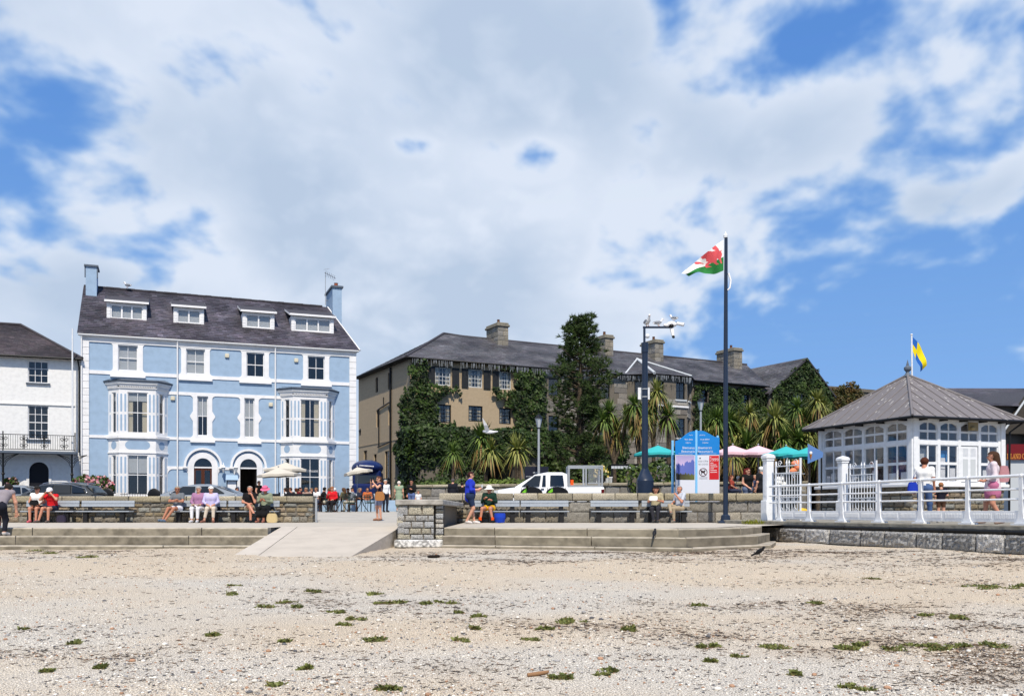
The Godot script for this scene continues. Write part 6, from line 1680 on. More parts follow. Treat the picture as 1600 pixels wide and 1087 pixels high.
func make_sign() -> void:
	var S = thing("welcome_sign", "blue and white welcome board with lettering, red panel and light blue posts", "sign", at(7.45, 37.5, 0.06))
	var lb = mk("signpost", Color(0.50, 0.76, 0.93), 0.5)
	var bl = mk("signblue", Color(0.10, 0.50, 0.80), 0.45); var sw = mk("signwhite", Color(0.86, 0.87, 0.90), 0.5)
	var posts = [[-0.915, 3.22, 0.24], [0.0, 3.62, 0.0], [0.915, 3.42, 0.24]]
	for q in posts:
		var m := MB.new(); m.cbox(Vector3(q[0], q[1] / 2, q[2] * -1.0), Vector3(0.09, q[1], 0.1), 0.012)
		part(S, "post", m.mesh(), lb)
		for y in [1.0, 2.7]: pbox(S, "clamp", Vector3(q[0] + (0.06 if q[0] <= 0 else -0.06), y, -q[2] + 0.03), Vector3(0.04, 0.05, 0.05), M.black)
	for s in 2:
		var f = Node3D.new(); f.name = "panel"; S.add_child(f, true)
		f.rotation.y = (0.26 if s == 0 else -0.26)
		var sg = -1.0 if s == 0 else 1.0
		var w = 0.87
		var x0 = -w - 0.05 if s == 0 else 0.05
		var pg = PackedVector2Array([Vector2(x0, 2.62), Vector2(x0 + w, 2.62)])
		for i in 9:
			var u = i / 8.0
			var xx = x0 + w * (1 - u)
			var k = absf(xx) / 0.95
			pg.append(Vector2(xx, 3.58 - 0.40 * smoothstep(0.15, 1.0, k) + (0.12 * k if s == 1 else -0.02 * k)))
		prism_part(f, "header", pg, -0.02, 0.02, bl)
		pspan(f, "board", Vector3(x0, 0.25, -0.015), Vector3(x0 + w, 2.618, 0.012), sw)
		var cx = x0 + w / 2
		text_part(f, "lettering", "croeso" if s == 0 else "welcome", 0.055, Vector3(cx - sg * 0.24, 3.42, 0.022), M.white)
		text_part(f, "lettering", "Ynys Môn", 0.085, Vector3(cx - sg * 0.14, 3.24, 0.022), M.white)
		text_part(f, "lettering", "Anglesey", 0.06, Vector3(cx - sg * 0.12, 3.11, 0.022), M.white)
		text_part(f, "lettering", "Biwmares", 0.125, Vector3(cx - sg * 0.14, 2.90, 0.022), M.white)
		text_part(f, "lettering", "Beaumaris", 0.125, Vector3(cx - sg * 0.12, 2.755, 0.022), M.white)
		pspan(f, "rule", Vector3(cx - 0.3, 2.66, 0.02), Vector3(cx + 0.32, 2.668, 0.023), M.white)
		if s == 0:
			# printed coast photograph: bands of sky, hills and shore
			var ph = Image.create(64, 64, false, Image.FORMAT_RGB8)
			var nz = FastNoiseLite.new(); nz.seed = 4; nz.frequency = 0.05
			for y in 64:
				for x in 64:
					var k = nz.get_noise_2d(x, y * 2.0) * 0.12
					var c = Color(0.66, 0.62, 0.78).lerp(Color(0.80, 0.72, 0.85), clampf(y / 24.0 + k, 0, 1))
					if y > 22 + nz.get_noise_1d(x * 1.4) * 14.0 - x * 0.12: c = Color(0.42, 0.46, 0.74).lerp(Color(0.36, 0.42, 0.70), x / 64.0 + k)
					if y > 46 + nz.get_noise_1d(x * 2.0 + 90.0) * 6.0 + x * 0.05: c = Color(0.22, 0.20, 0.16).lerp(Color(0.42, 0.44, 0.24), clampf(x / 64.0 + k * 2.0, 0, 1))
					ph.set_pixel(x, y, c)
			var pm = mk("coastprint", Color(1, 1, 1), 0.5); pm.albedo_texture = ImageTexture.create_from_image(ph)
			var qm = QuadMesh.new(); qm.size = Vector2(w - 0.06, 0.98)
			part(f, "printed_photo", qm, pm, Vector3(cx, 2.10, 0.016))
		else:
			pspan(f, "red_panel", Vector3(x0 + 0.47, 1.62, 0.012), Vector3(x0 + w - 0.02, 2.58, 0.017), mk("signred", Color(0.80, 0.13, 0.15), 0.5))
			text_part(f, "lettering", "999", 0.16, Vector3(x0 + 0.70, 2.42, 0.019), M.white)
			var hm := MB.new(); var pts = []
			for i in 7: pts.append(Vector3(x0 + 0.53 + 0.025 * sin(i * 0.5) - 0.012, 2.52 - i * 0.028, 0.019))
			hm.tube(pts, [0.022, 0.012, 0.008, 0.008, 0.008, 0.012, 0.022], 5); part(f, "handset_mark", hm.mesh(), M.white)
			for i in 6: pspan(f, "text_line", Vector3(x0 + 0.51, 2.28 - i * 0.075, 0.017), Vector3(x0 + 0.51 + [0.12, 0.24, 0.28, 0.14, 0.25, 0.26][i], 2.30 - i * 0.075, 0.02), M.white)
			var tk = mk("textgrey", Color(0.45, 0.46, 0.5), 0.7)
			text_part(f, "lettering", "DIM CŴN", 0.09, Vector3(x0 + 0.23, 2.36, 0.014), tk)
			text_part(f, "lettering", "NO DOGS", 0.09, Vector3(x0 + 0.23, 2.24, 0.014), tk)
			pspan(f, "emblem", Vector3(x0 + 0.08, 2.46, 0.012), Vector3(x0 + 0.13, 2.51, 0.016), mk("emblem", Color(0.1, 0.15, 0.15), 0.7))
			var rg := MB.new(); var rp = []
			for i in 25: rp.append(Vector3(x0 + 0.23 + 0.155 * cos(TAU * i / 24), 1.92 + 0.155 * sin(TAU * i / 24), 0.018))
			rg.tube(rp, [0.012], 5, false); rg.rod(Vector3(x0 + 0.12, 2.03, 0.02), Vector3(x0 + 0.34, 1.81, 0.02), 0.011)
			part(f, "prohibition_ring", rg.mesh(), mk("ring", Color(0.35, 0.05, 0.08), 0.6))
			var dg = PackedVector2Array()
			for q in [[-0.09, 0.03], [-0.11, 0.08], [-0.08, 0.06], [0.03, 0.05], [0.05, 0.09], [0.1, 0.06], [0.07, 0.03], [0.06, -0.03], [0.07, -0.09], [0.045, -0.09], [0.03, -0.03], [-0.04, -0.02], [-0.05, -0.09], [-0.08, -0.09], [-0.07, -0.02]]: dg.append(Vector2(x0 + 0.23 + q[0], 1.92 + q[1]))
			prism_part(f, "dog_mark", dg, 0.012, 0.016, M.black)
			for i in 2: pspan(f, "text_line", Vector3(x0 + 0.08, 1.70 - i * 0.05, 0.012), Vector3(x0 + 0.4, 1.715 - i * 0.05, 0.015), tk)

func make_flagpole() -> void:
	var F = thing("flagpole", "tall dark blue tapered flagpole standing against the granite wall", "flagpole", at(7.28, 31.6))
	var m := MB.new(); m.tube([Vector3(0, 0.2, 0), Vector3(0, 4.5, 0), Vector3(0.015, 9.72, 0)], [0.085, 0.078, 0.055], 14)
	part(F, "pole", m.mesh(), M.navy)
	var b := MB.new(); b.lathe([Vector2(0.26, 0.0), Vector2(0.26, 0.04), Vector2(0.17, 0.1), Vector2(0.15, 0.26), Vector2(0.085, 0.30)], 16)
	part(F, "base", b.mesh(), M.navy)
	var c := MB.new(); c.lathe([Vector2(0.0, 9.7), Vector2(0.07, 9.72), Vector2(0.08, 9.8), Vector2(0.03, 9.86), Vector2(0.0, 9.95)], 10)
	part(F, "finial", c.mesh(), M.steelwhite)
	var r := MB.new(); r.tube([Vector3(0.09, 8.5, 0.05), Vector3(0.16, 8.25, 0.08), Vector3(0.13, 8.0, 0.08), Vector3(0.06, 7.92, 0.06)], [0.035, 0.03, 0.03, 0.03], 6)
	part(F, "halyard", r.mesh(), M.white)
	# the flag: white over green with a red dragon printed on the cloth
	var dragon = PackedVector2Array()
	for q in [[-0.26, -0.33], [-0.36, -0.22], [-0.45, -0.18], [-0.49, -0.21], [-0.55, -0.23], [-0.50, -0.26], [-0.53, -0.27], [-0.46, -0.33], [-0.44, -0.37], [-0.37, -0.40], [-0.44, -0.42], [-0.60, -0.40], [-0.80, -0.46], [-0.93, -0.54], [-0.86, -0.60], [-0.78, -0.66], [-0.68, -0.63], [-0.63, -0.69], [-0.72, -0.74], [-0.66, -0.71], [-0.58, -0.74], [-0.66, -0.80], [-1.02, -0.73], [-1.10, -0.73], [-0.98, -0.84], [-0.72, -0.80], [-0.64, -0.78], [-0.68, -0.88], [-0.62, -0.93], [-0.46, -0.92], [-0.58, -0.86], [-0.52, -0.80], [-0.44, -0.79], [-0.32, -0.86], [-0.22, -0.84], [-0.32, -0.78], [-0.30, -0.66], [-0.22, -0.70], [-0.16, -0.82], [-0.12, -0.80], [-0.16, -0.66], [-0.12, -0.50], [-0.15, -0.42], [-0.12, -0.34], [-0.18, -0.40], [-0.22, -0.40]]: dragon.append(Vector2(q[0], q[1]))
	var fb := MB.new()
	var nu = 84; var nv = 60
	var gp = []
	for i in nu + 1:
		var row = []
		var u = i / float(nu)
		for j in nv + 1:
			var v = j / float(nv)
			var top = Vector2(-0.07, 0.0).lerp(Vector2(-1.53, -1.19), u) + Vector2(0, -0.10 * sin(u * PI) * 0.3 + 0.06 * sin(u * PI))
			var bot = Vector2(-0.07, -1.06).lerp(Vector2(-1.24, -1.24), u) + Vector2(0, -0.05 * sin(u * PI * 2.0))
			var q = top.lerp(bot, v)
			row.append(Vector3(q.x, q.y, (0.10 * sin(u * 7.0 + v * 2.5) + 0.05 * sin(u * 15.0 - v * 4.0)) * smoothstep(0.0, 0.3, u)))
		gp.append(row)
	for i in nu:
		for j in nv:
			var ctr: Vector3 = (gp[i][j] + gp[i + 1][j + 1]) * 0.5
			fb.col = lin(0.93, 0.93, 0.92) if j < nv * 0.54 else lin(0.16, 0.47, 0.22)
			if Geometry2D.is_point_in_polygon(Vector2(ctr.x, ctr.y), dragon): fb.col = lin(0.86, 0.34, 0.36)
			fb.quad(gp[i][j + 1], gp[i + 1][j + 1], gp[i + 1][j], gp[i][j])
	one("dragon_flag", "white and green flag with a red dragon flying from the tall pole", "flag", fb.mesh(), M.flagcloth, at(7.28, 31.6, 9.66))

func gull(label: String, p: Vector3, turn: float, s := 1.0) -> void:
	var t = thing("gull", label, "gull", p, turn, "")
	var b := MB.new(); b.ell(Vector3(0, 0.16, 0), Vector3(0.19, 0.085, 0.085), 12, 8, Basis(Vector3.BACK, 0.25)); b.tube([Vector3(0.13, 0.2, 0), Vector3(0.18, 0.28, 0), Vector3(0.2, 0.32, 0)], [0.055, 0.045, 0.04], 8); b.ell(Vector3(0.21, 0.34, 0), Vector3(0.055, 0.048, 0.045), 10, 6); b.tube([Vector3(-0.14, 0.13, 0), Vector3(-0.28, 0.11, 0)], [0.06, 0.015], 6)
	part(t, "body", b.mesh(), M.gull)
	for z in [-1, 1]:
		var w := MB.new(); w.ell(Vector3(-0.06, 0.18, z * 0.065), Vector3(0.2, 0.06, 0.035), 10, 6, Basis(Vector3.BACK, 0.12))
		part(t, "wing", w.mesh(), M.gullgrey)
		var l := MB.new(); l.rod(Vector3(0.0, 0.1, z * 0.035), Vector3(0.01, 0.0, z * 0.035), 0.008, 5); l.box(Vector3(0.03, 0.005, z * 0.035), Vector3(0.06, 0.01, 0.03))
		part(t, "leg", l.mesh(), M.orange)
	var k := MB.new(); k.tube([Vector3(0.25, 0.335, 0), Vector3(0.31, 0.325, 0)], [0.015, 0.005], 6)
	part(t, "beak", k.mesh(), M.orange)
	t.scale = Vector3.ONE * s

func make_camera_column() -> void:
	var C = thing("camera_column", "tall dark blue camera column with square flared base behind the wall", "column", at(5.16, 36.0, 0.04))
	var b := MB.new()
	b.xf = Transform3D(Basis(Vector3.UP, PI / 4), Vector3.ZERO)
	b.lathe([Vector2(0.42, 0.0), Vector2(0.42, 1.55), Vector2(0.40, 1.6), Vector2(0.14, 2.05)], 4)
	part(C, "base", b.mesh(), M.navy)
	var m := MB.new(); m.tube([Vector3(0, 1.9, 0), Vector3(0, 6.7, 0)], [0.125, 0.11], 14); m.lathe([Vector2(0.11, 6.5), Vector2(0.13, 6.52), Vector2(0.13, 6.9), Vector2(0.0, 6.92)], 14)
	part(C, "shaft", m.mesh(), M.navy)
	var a := MB.new(); a.tube([Vector3(-0.02, 6.9, 0), Vector3(-0.02, 7.5, 0)], [0.045], 8); a.box(Vector3(0.5, 7.5, 0), Vector3(1.15, 0.07, 0.07))
	part(C, "arm", a.mesh(), M.navy)
	var p := MB.new(); p.ell(Vector3(0.09, 7.15, 0.06), Vector3(0.09, 0.09, 0.09), 10, 8)
	part(C, "dome_camera", p.mesh(), M.steelwhite)
	var k := MB.new(); k.ell(Vector3(1.05, 7.62, 0), Vector3(0.2, 0.12, 0.12), 10, 8); k.tube([Vector3(1.2, 7.66, 0), Vector3(1.5, 7.58, 0.1)], [0.06, 0.075], 8); k.tube([Vector3(1.03, 7.5, 0), Vector3(1.08, 7.15, 0.1)], [0.08, 0.06], 8); k.ell(Vector3(0.85, 7.58, 0), Vector3(0.14, 0.07, 0.08), 8, 6)
	part(C, "pan_camera", k.mesh(), M.gull)
	var k2 := MB.new(); k2.ell(Vector3(1.02, 7.54, 0.06), Vector3(0.1, 0.09, 0.1), 8, 6); k2.ell(Vector3(1.09, 7.1, 0.11), Vector3(0.06, 0.05, 0.05), 8, 6)
	part(C, "camera_mount", k2.mesh(), M.black)
	var pl := MB.new(); pl.cbox(Vector3(-0.02, 4.95, -0.16), Vector3(0.46, 0.46, 0.03), 0.006)
	part(C, "square_plate", pl.mesh(), M.steelwhite)
	for y in [4.8, 5.1]:
		var cl := MB.new(); cl.lathe([Vector2(0.13, y - 0.02), Vector2(0.13, y + 0.02)], 14); part(C, "band", cl.mesh(), M.galv)
	gull("gull standing on the corner of the camera column arm", at(5.26, 36.0, 7.58), -1.4, 1.1)
	gull("gull crouching in the middle of the camera column arm", at(5.68, 36.0, 7.58), 0.4, 0.85)
	gull("gull perched on top of the camera at the arm end", at(6.28, 36.0, 7.76), 2.2, 0.8)

func lamp_post(label: String, x: float, d: float, h: float) -> void:
	var t = thing("street_lamp", label, "street lamp", at(x, d, 0.38), 0.0, "lantern lamp posts")
	var m := MB.new(); m.tube([Vector3(0, 0, 0), Vector3(0, h - 0.7, 0)], [0.09, 0.06], 10)
	part(t, "pole", m.mesh(), M.galv)
	var l := MB.new(); l.lathe([Vector2(0.09, h - 0.7), Vector2(0.2, h - 0.2), Vector2(0.2, h - 0.18)], 4)
	part(t, "lantern", l.mesh(), M.blind)
	var c := MB.new(); c.lathe([Vector2(0.25, h - 0.18), Vector2(0.1, h), Vector2(0.03, h + 0.05), Vector2(0.0, h + 0.2)], 4); c.lathe([Vector2(0.06, h - 0.75), Vector2(0.12, h - 0.7)], 8)
	part(t, "cap", c.mesh(), M.black)

func parasol(label: String, x: float, d: float, y0: float, top: float, r: float, mat: Material, turn: float, tilt := 0.0) -> void:
	var t = thing("parasol", label, "parasol", at(x, d, y0), turn, "cafe parasols")
	var n = 8
	var h = top - y0
	var piv = Node3D.new(); piv.name = "canopy_frame"; t.add_child(piv, true)
	piv.position = Vector3(0, h, 0); piv.rotation.z = tilt
	for k in n:
		var a = TAU * k / n; var b = TAU * (k + 1) / n
		var m := MB.new()
		var A = Vector3(cos(a) * r, -0.34 * r, -sin(a) * r); var B = Vector3(cos(b) * r, -0.34 * r, -sin(b) * r)
		var mid = (A + B) * 0.5 + Vector3(0, 0.03, 0)
		var Am = A * 0.5 + Vector3.DOWN * 0.02; var Bm = B * 0.5 + Vector3.DOWN * 0.02
		m.tri(Vector3.ZERO, Am, Bm); m.quad(Am, A, mid, (Am + Bm) * 0.5); m.quad((Am + Bm) * 0.5, mid, B, Bm)
		var dn = Vector3.DOWN * 0.13
		m.quad(A + dn, mid + dn, mid, A); m.quad(mid + dn, B + dn, B, mid)
		part(piv, "canopy_panel", m.mesh(), mat)
		var rb := MB.new(); rb.rod(Vector3(0, -0.05, 0), A + Vector3.DOWN * 0.03, 0.012, 4); part(piv, "rib", rb.mesh(), M.galv)
	var p := MB.new(); p.tube([Vector3(0, 0, 0), Vector3(0, h + 0.02, 0)], [0.025, 0.022], 8); p.ell(Vector3(0, h + 0.05, 0), Vector3(0.05, 0.05, 0.05), 8, 5)
	part(t, "pole", p.mesh(), M.galv)
	var b2 := MB.new(); b2.cbox(Vector3(0, 0.05, 0), Vector3(0.5, 0.1, 0.5), 0.02); part(t, "foot", b2.mesh(), M.black)

func cafe_table(label: String, x: float, d: float, turn: float) -> void:
	var y0 = 0.12 + (d - 39.0) * 0.03
	var t = thing("cafe_table", label, "table", at(x, d, y0), turn, "dark metal tables on the terrace")
	var m := MB.new(); m.lathe([Vector2(0.0, 0.72), Vector2(0.46, 0.72), Vector2(0.46, 0.75), Vector2(0.0, 0.75)], 16)
	part(t, "table_top", m.mesh(), mk("tablegreen", Color(0.10, 0.14, 0.13), 0.6))
	for k in 3:
		var l := MB.new(); var a = TAU * k / 3
		l.tube([Vector3(0, 0.72, 0), Vector3(cos(a) * 0.1, 0.35, sin(a) * 0.1), Vector3(cos(a) * 0.38, 0.0, sin(a) * 0.38)], [0.02], 6)
		part(t, "leg", l.mesh(), M.black)
func cafe_chair(label: String, x: float, d: float, turn: float, mat: Material) -> void:
	var y0 = 0.12 + (d - 39.0) * 0.03
	var t = thing("cafe_chair", label, "chair", at(x, d, y0), turn, "terrace chairs")
	var s := MB.new(); s.cbox(Vector3(0, 0.45, 0), Vector3(0.42, 0.03, 0.42), 0.01); part(t, "seat", s.mesh(), mat)
	var b := MB.new()
	for k in 5: b.rod(Vector3(-0.16 + k * 0.08, 0.46, -0.2), Vector3(-0.16 + k * 0.08, 0.86, -0.27), 0.01, 5)
	b.tube([Vector3(-0.2, 0.46, -0.2), Vector3(-0.2, 0.85, -0.27), Vector3(0.0, 0.9, -0.28), Vector3(0.2, 0.85, -0.27), Vector3(0.2, 0.46, -0.2)], [0.015], 6)
	part(t, "backrest", b.mesh(), mat)
	for q in [[-0.18, -0.18], [0.18, -0.18], [-0.18, 0.18], [0.18, 0.18]]:
		var l := MB.new(); l.rod(Vector3(q[0], 0.45, q[1]), Vector3(q[0] * 1.15, 0.0, q[1] * 1.15), 0.013, 5); part(t, "leg", l.mesh(), mat)

# ---------------------------------------------------------------- vehicles: length along x, nose towards -x
func loft(m: MB, secs: Array) -> void:
	# each section is [x, points as Vector2(z, y)] running from one sill over the roof to the other
	for i in secs.size() - 1:
		var a: Array = secs[i][1]; var b: Array = secs[i + 1][1]
		for j in a.size() - 1:
			m.quad(Vector3(secs[i][0], a[j].y, a[j].x), Vector3(secs[i + 1][0], b[j].y, b[j].x), Vector3(secs[i + 1][0], b[j + 1].y, b[j + 1].x), Vector3(secs[i][0], a[j + 1].y, a[j + 1].x))
	for e in [0, secs.size() - 1]:
		var a: Array = secs[e][1]
		var c = Vector3(secs[e][0], 0, 0)
		for q in a: c += Vector3(0, q.y, q.x) / a.size()
		for j in a.size() - 1:
			var p = Vector3(secs[e][0], a[j].y, a[j].x); var q = Vector3(secs[e][0], a[j + 1].y, a[j + 1].x)
			if e == 0: m.tri(c, p, q)
			else: m.tri(c, q, p)
func low_sec(x: float, hw: float, y0: float, yb: float) -> Array:
	var r = []
	for q in [[hw * 0.9, y0], [hw, y0 + 0.18], [hw, lerpf(y0, yb, 0.7)], [hw * 0.94, yb - 0.03], [hw * 0.8, yb], [0.0, yb + 0.025]]: r.append(Vector2(q[0], q[1]))
	for i in 5: r.append(Vector2(-r[4 - i].x, r[4 - i].y))
	return [x, r]
func top_sec(x: float, hw: float, yb: float, yr: float) -> Array:
	var k = clampf((yr - yb) / 0.5, 0.02, 1.0)
	var r = []
	for q in [[hw * 0.93, yb - 0.04], [hw * lerpf(0.92, 0.76, k), yr - 0.07 * k], [hw * lerpf(0.86, 0.66, k), yr], [0.0, yr + 0.03 * k]]: r.append(Vector2(q[0], q[1]))
	for i in 3: r.append(Vector2(-r[2 - i].x, r[2 - i].y))
	return [x, r]
func wheels(t: Node3D, xs: Array, hw: float, r: float) -> void:
	for x in xs:
		for s in [-1, 1]:
			var ty := MB.new(); ty.xf = Transform3D(Basis(Vector3.RIGHT, PI / 2), Vector3(x, r, s * (hw - 0.1)))
			ty.lathe([Vector2(r * 0.62, -0.1), Vector2(r * 0.95, -0.11), Vector2(r, -0.07), Vector2(r, 0.07), Vector2(r * 0.95, 0.11), Vector2(r * 0.62, 0.1)], 20)
			var wl = part(t, "wheel", ty.mesh(), M.tyre)
			var rm := MB.new(); rm.xf = ty.xf; rm.lathe([Vector2(0.0, -0.06), Vector2(r * 0.63, -0.08), Vector2(r * 0.63, 0.08), Vector2(0.0, 0.06)], 12)
			part(wl, "rim", rm.mesh(), M.galv)
# roof: [[x, height] ...] of the cabin from windscreen foot to tail; body: [[x, belt height, half width] ...]
func car(called: String, label: String, cat: String, p: Vector3, turn: float, body: Array, cabin: Array, glass: Array, hw: float, mat: Material, wx: Array, wr := 0.33) -> Node3D:
	var t = thing(called, label, cat, p, turn, "parked vehicles")
	var secs = []
	for q in body: secs.append(low_sec(q[0], q[2], 0.25 if q.size() < 4 else q[3], q[1]))
	var m := MB.new(); loft(m, secs)
	part(t, "body", m.mesh(), mat)
	secs = []
	for q in cabin: secs.append(top_sec(q[0], hw, q[1], q[2]))
	m = MB.new(); loft(m, secs)
	part(t, "cabin", m.mesh(), mat)
	# side glass: [[x at foot, x at top] front, back, y foot, y top]
	for g in glass:
		for s in [-1.0, 1.0]:
			var w := MB.new()
			var zf: float = hw * 0.935 * s; var zt: float = hw * 0.80 * s
			var P = [Vector3(g[0], g[4], zf), Vector3(g[2], g[4], zf), Vector3(g[3], g[5], zt), Vector3(g[1], g[5], zt)]
			for i in 4: P[i].z += s * 0.025
			if s > 0: w.quad(P[0], P[1], P[2], P[3])
			else: w.quad(P[1], P[0], P[3], P[2])
			for i in 4: P[i].z -= s * 0.03
			if s > 0: w.quad(P[3], P[2], P[1], P[0])
			else: w.quad(P[2], P[3], P[0], P[1])
			part(t, "side_window", w.mesh(), M.carglass)
	for s in [-1, 1]:
		var mr := MB.new(); mr.ell(Vector3(cabin[0][0] + 0.55, cabin[0][1] + 0.08, s * (hw + 0.1)), Vector3(0.07, 0.09, 0.12), 8, 6)
		part(t, "mirror", mr.mesh(), mat if called == "car" else M.black)
	wheels(t, wx, hw, wr)
	return t
func screen(t: Node3D, called: String, a: Vector2, b: Vector2, wa: float, wb: float, out: float) -> void:
	# a sloping pane between the points a (x, y) below and b above, half widths wa, wb, moved outwards
	var m := MB.new()
	var d = (b - a).normalized(); var nn = Vector2(-d.y, d.x) * out
	var A = a + nn; var B = b + nn
	m.quad(Vector3(A.x, A.y, -wa), Vector3(A.x, A.y, wa), Vector3(B.x, B.y, wb), Vector3(B.x, B.y, -wb))
	part(t, called, m.mesh(), M.carglass)

func make_vehicles() -> void:
	var y = 0.30
	# dark grey estate
	var eb = [[0.0, 0.62, 0.72, 0.35], [0.12, 0.78, 0.82], [0.5, 0.86, 0.88], [1.15, 0.94, 0.90], [3.9, 0.98, 0.90], [4.35, 0.96, 0.86], [4.5, 0.7, 0.8, 0.35]]
	var ec = [[0.95, 0.92, 0.95], [1.75, 0.93, 1.38], [2.3, 0.93, 1.47], [3.5, 0.95, 1.45], [4.0, 0.95, 1.38], [4.42, 0.95, 1.0]]
	var c1 = car("car", "dark grey estate car parked behind the rubble wall, rear window sloping", "car", at(-24.85, 46.0, y), 0.0, eb, ec, [[1.25, 1.75, 2.45, 2.45, 0.97, 1.36], [2.52, 2.52, 3.35, 3.3, 0.97, 1.38], [3.42, 3.38, 4.05, 3.8, 1.0, 1.36]], 0.9, M.cargrey, [0.85, 3.65])
	screen(c1, "windscreen", Vector2(1.0, 0.96), Vector2(1.72, 1.36), 0.76, 0.64, 0.02); screen(c1, "rear_window", Vector2(4.4, 1.02), Vector2(4.02, 1.36), 0.74, 0.64, -0.02)
	for s in [-1, 1]:
		var rr := MB.new(); rr.tube([Vector3(1.9, 1.46, s * 0.62), Vector3(2.4, 1.53, s * 0.62), Vector3(3.9, 1.48, s * 0.62)], [0.022], 6); part(c1, "roof_rail", rr.mesh(), M.chrome)
		var tr := MB.new(); tr.tube([Vector3(1.2, 0.98, s * 0.86), Vector3(1.9, 1.40, s * 0.73), Vector3(3.3, 1.41, s * 0.73), Vector3(4.05, 1.2, s * 0.8), Vector3(4.15, 1.0, s * 0.86)], [0.016], 5); part(c1, "chrome_trim", tr.mesh(), M.chrome)
	var sb = [[0.0, 0.55, 0.66, 0.3], [0.15, 0.72, 0.8], [0.6, 0.82, 0.88], [1.3, 0.92, 0.9], [3.7, 0.98, 0.9], [4.5, 0.98, 0.85], [4.75, 0.7, 0.78, 0.35]]
	var sc = [[1.05, 0.90, 0.93], [2.0, 0.93, 1.32], [2.55, 0.94, 1.40], [3.0, 0.94, 1.40], [3.5, 0.95, 1.33], [4.4, 0.96, 1.0]]
	var c2 = car("car", "silver saloon car parked behind the bench with three people", "car", at(-16.9, 42.6, 0.22), 0.0, sb, sc, [[1.45, 2.05, 2.6, 2.6, 0.96, 1.30], [2.7, 2.7, 3.35, 3.25, 0.97, 1.31], [3.42, 3.35, 3.95, 3.5, 1.0, 1.27]], 0.9, M.carsilver, [0.9, 3.85])
	screen(c2, "windscreen", Vector2(1.1, 0.94), Vector2(1.98, 1.30), 0.76, 0.64, 0.02); screen(c2, "rear_window", Vector2(4.3, 1.03), Vector2(3.52, 1.32), 0.74, 0.64, -0.02)
	var c3: Node3D = dup(c2, "silver saloon car half hidden behind the dark grey estate"); c3.position = at(-28.6, 48.5, 0.34)
	# white pickup with a cage on its bed
	var pb = [[0.0, 0.75, 0.74, 0.4], [0.12, 0.95, 0.84], [0.7, 1.06, 0.9], [1.25, 1.12, 0.92], [5.0, 1.14, 0.92], [5.12, 1.12, 0.9, 0.5]]
	var pc = [[1.0, 1.08, 1.12], [1.9, 1.1, 1.68], [2.5, 1.1, 1.80], [3.2, 1.1, 1.80], [3.42, 1.1, 1.72]]
	var pk = car("pickup_truck", "white double cab pickup truck with metal cage on its bed", "pickup truck", at(-0.85, 44.0, 0.42), 0.0, pb, pc, [[1.3, 1.92, 2.12, 2.2, 1.14, 1.64], [2.24, 2.3, 2.42, 2.42, 1.14, 1.66], [2.62, 2.64, 3.28, 3.22, 1.16, 1.66]], 0.92, M.carwhite, [0.95, 4.1], 0.38)
	screen(pk, "windscreen", Vector2(1.05, 1.14), Vector2(1.88, 1.66), 0.78, 0.66, 0.02)
	var cg := MB.new()
	for x in [3.5, 4.3, 5.05]:
		for z in [-0.8, 0.8]: cg.box(Vector3(x, 1.62, z), Vector3(0.08, 0.98, 0.08))
	for z in [-0.8, 0.8]:
		for yy in [1.16, 2.08]: cg.box(Vector3(4.27, yy, z), Vector3(1.62, 0.078, 0.078))
	for x in [3.5, 5.05]: cg.box(Vector3(x, 2.08, 0), Vector3(0.076, 0.076, 1.6))
	part(pk, "cage_frame", cg.mesh(), M.galv)
	var ms := MB.new()
	for i in 13:
		ms.box(Vector3(4.42 + i * 0.045, 1.62, 0.82), Vector3(0.012, 0.7, 0.01)); ms.box(Vector3(4.68, 1.3 + i * 0.053, 0.822), Vector3(0.56, 0.012, 0.01))
	ms.span(Vector3(4.38, 1.25, 0.815), Vector3(4.99, 1.32, 0.845)); ms.span(Vector3(4.38, 1.95, 0.815), Vector3(4.99, 2.02, 0.845))
	var mso = part(pk, "mesh_door", ms.mesh(), M.galv)
	pspan(pk, "traffic_cone", Vector3(3.58, 1.16, 0.6), Vector3(3.72, 1.45, 0.74), mk("hiviz", Color(0.95, 0.35, 0.08), 0.6))
	pspan(pk, "tail_lamp", Vector3(5.0, 0.75, 0.86), Vector3(5.13, 1.0, 0.925), M.lampred)
	for x in [1.28, 2.5, 3.35]: pspan(pk, "door_seam", Vector3(x - 0.008, 0.5, 0.905), Vector3(x + 0.008, 1.1, 0.926), M.black)
	for x in [2.3, 3.2]: pspan(pk, "door_handle", Vector3(x - 0.1, 1.0, 0.92), Vector3(x + 0.04, 1.04, 0.955), M.black)
	pspan(pk, "rear_bumper", Vector3(5.08, 0.42, -0.85), Vector3(5.22, 0.6, 0.85), M.galv)
	pspan(pk, "headlamp", Vector3(0.02, 0.8, 0.62), Vector3(0.2, 0.95, 0.845), M.blind)
	# dark oval emblems with a green flash on the doors
	for x in [1.75, 2.95]:
		var el = PackedVector2Array()
		for i in 24: el.append(Vector2(x + 0.52 * cos(TAU * i / 24), 0.82 + 0.3 * sin(TAU * i / 24)))
		prism_part(pk, "door_emblem", el, 0.90, 0.93, M.black)
		prism_part(pk, "green_flash", PackedVector2Array([Vector2(x - 0.44, 0.86), Vector2(x - 0.22, 1.06), Vector2(x - 0.20, 0.9), Vector2(x - 0.3, 0.84)]), 0.93, 0.934, mk("limegreen", Color(0.45, 0.75, 0.15), 0.6))
	# blue catering van with a rounded nose beside the blue house
	var V = thing("catering_van", "dark blue catering van with rounded roof and white lettering beside the blue house", "van", at(-9.55, 61.0, 0.4), 0.1)
	var vb = mk("vanblue", Color(0.07, 0.13, 0.32), 0.35)
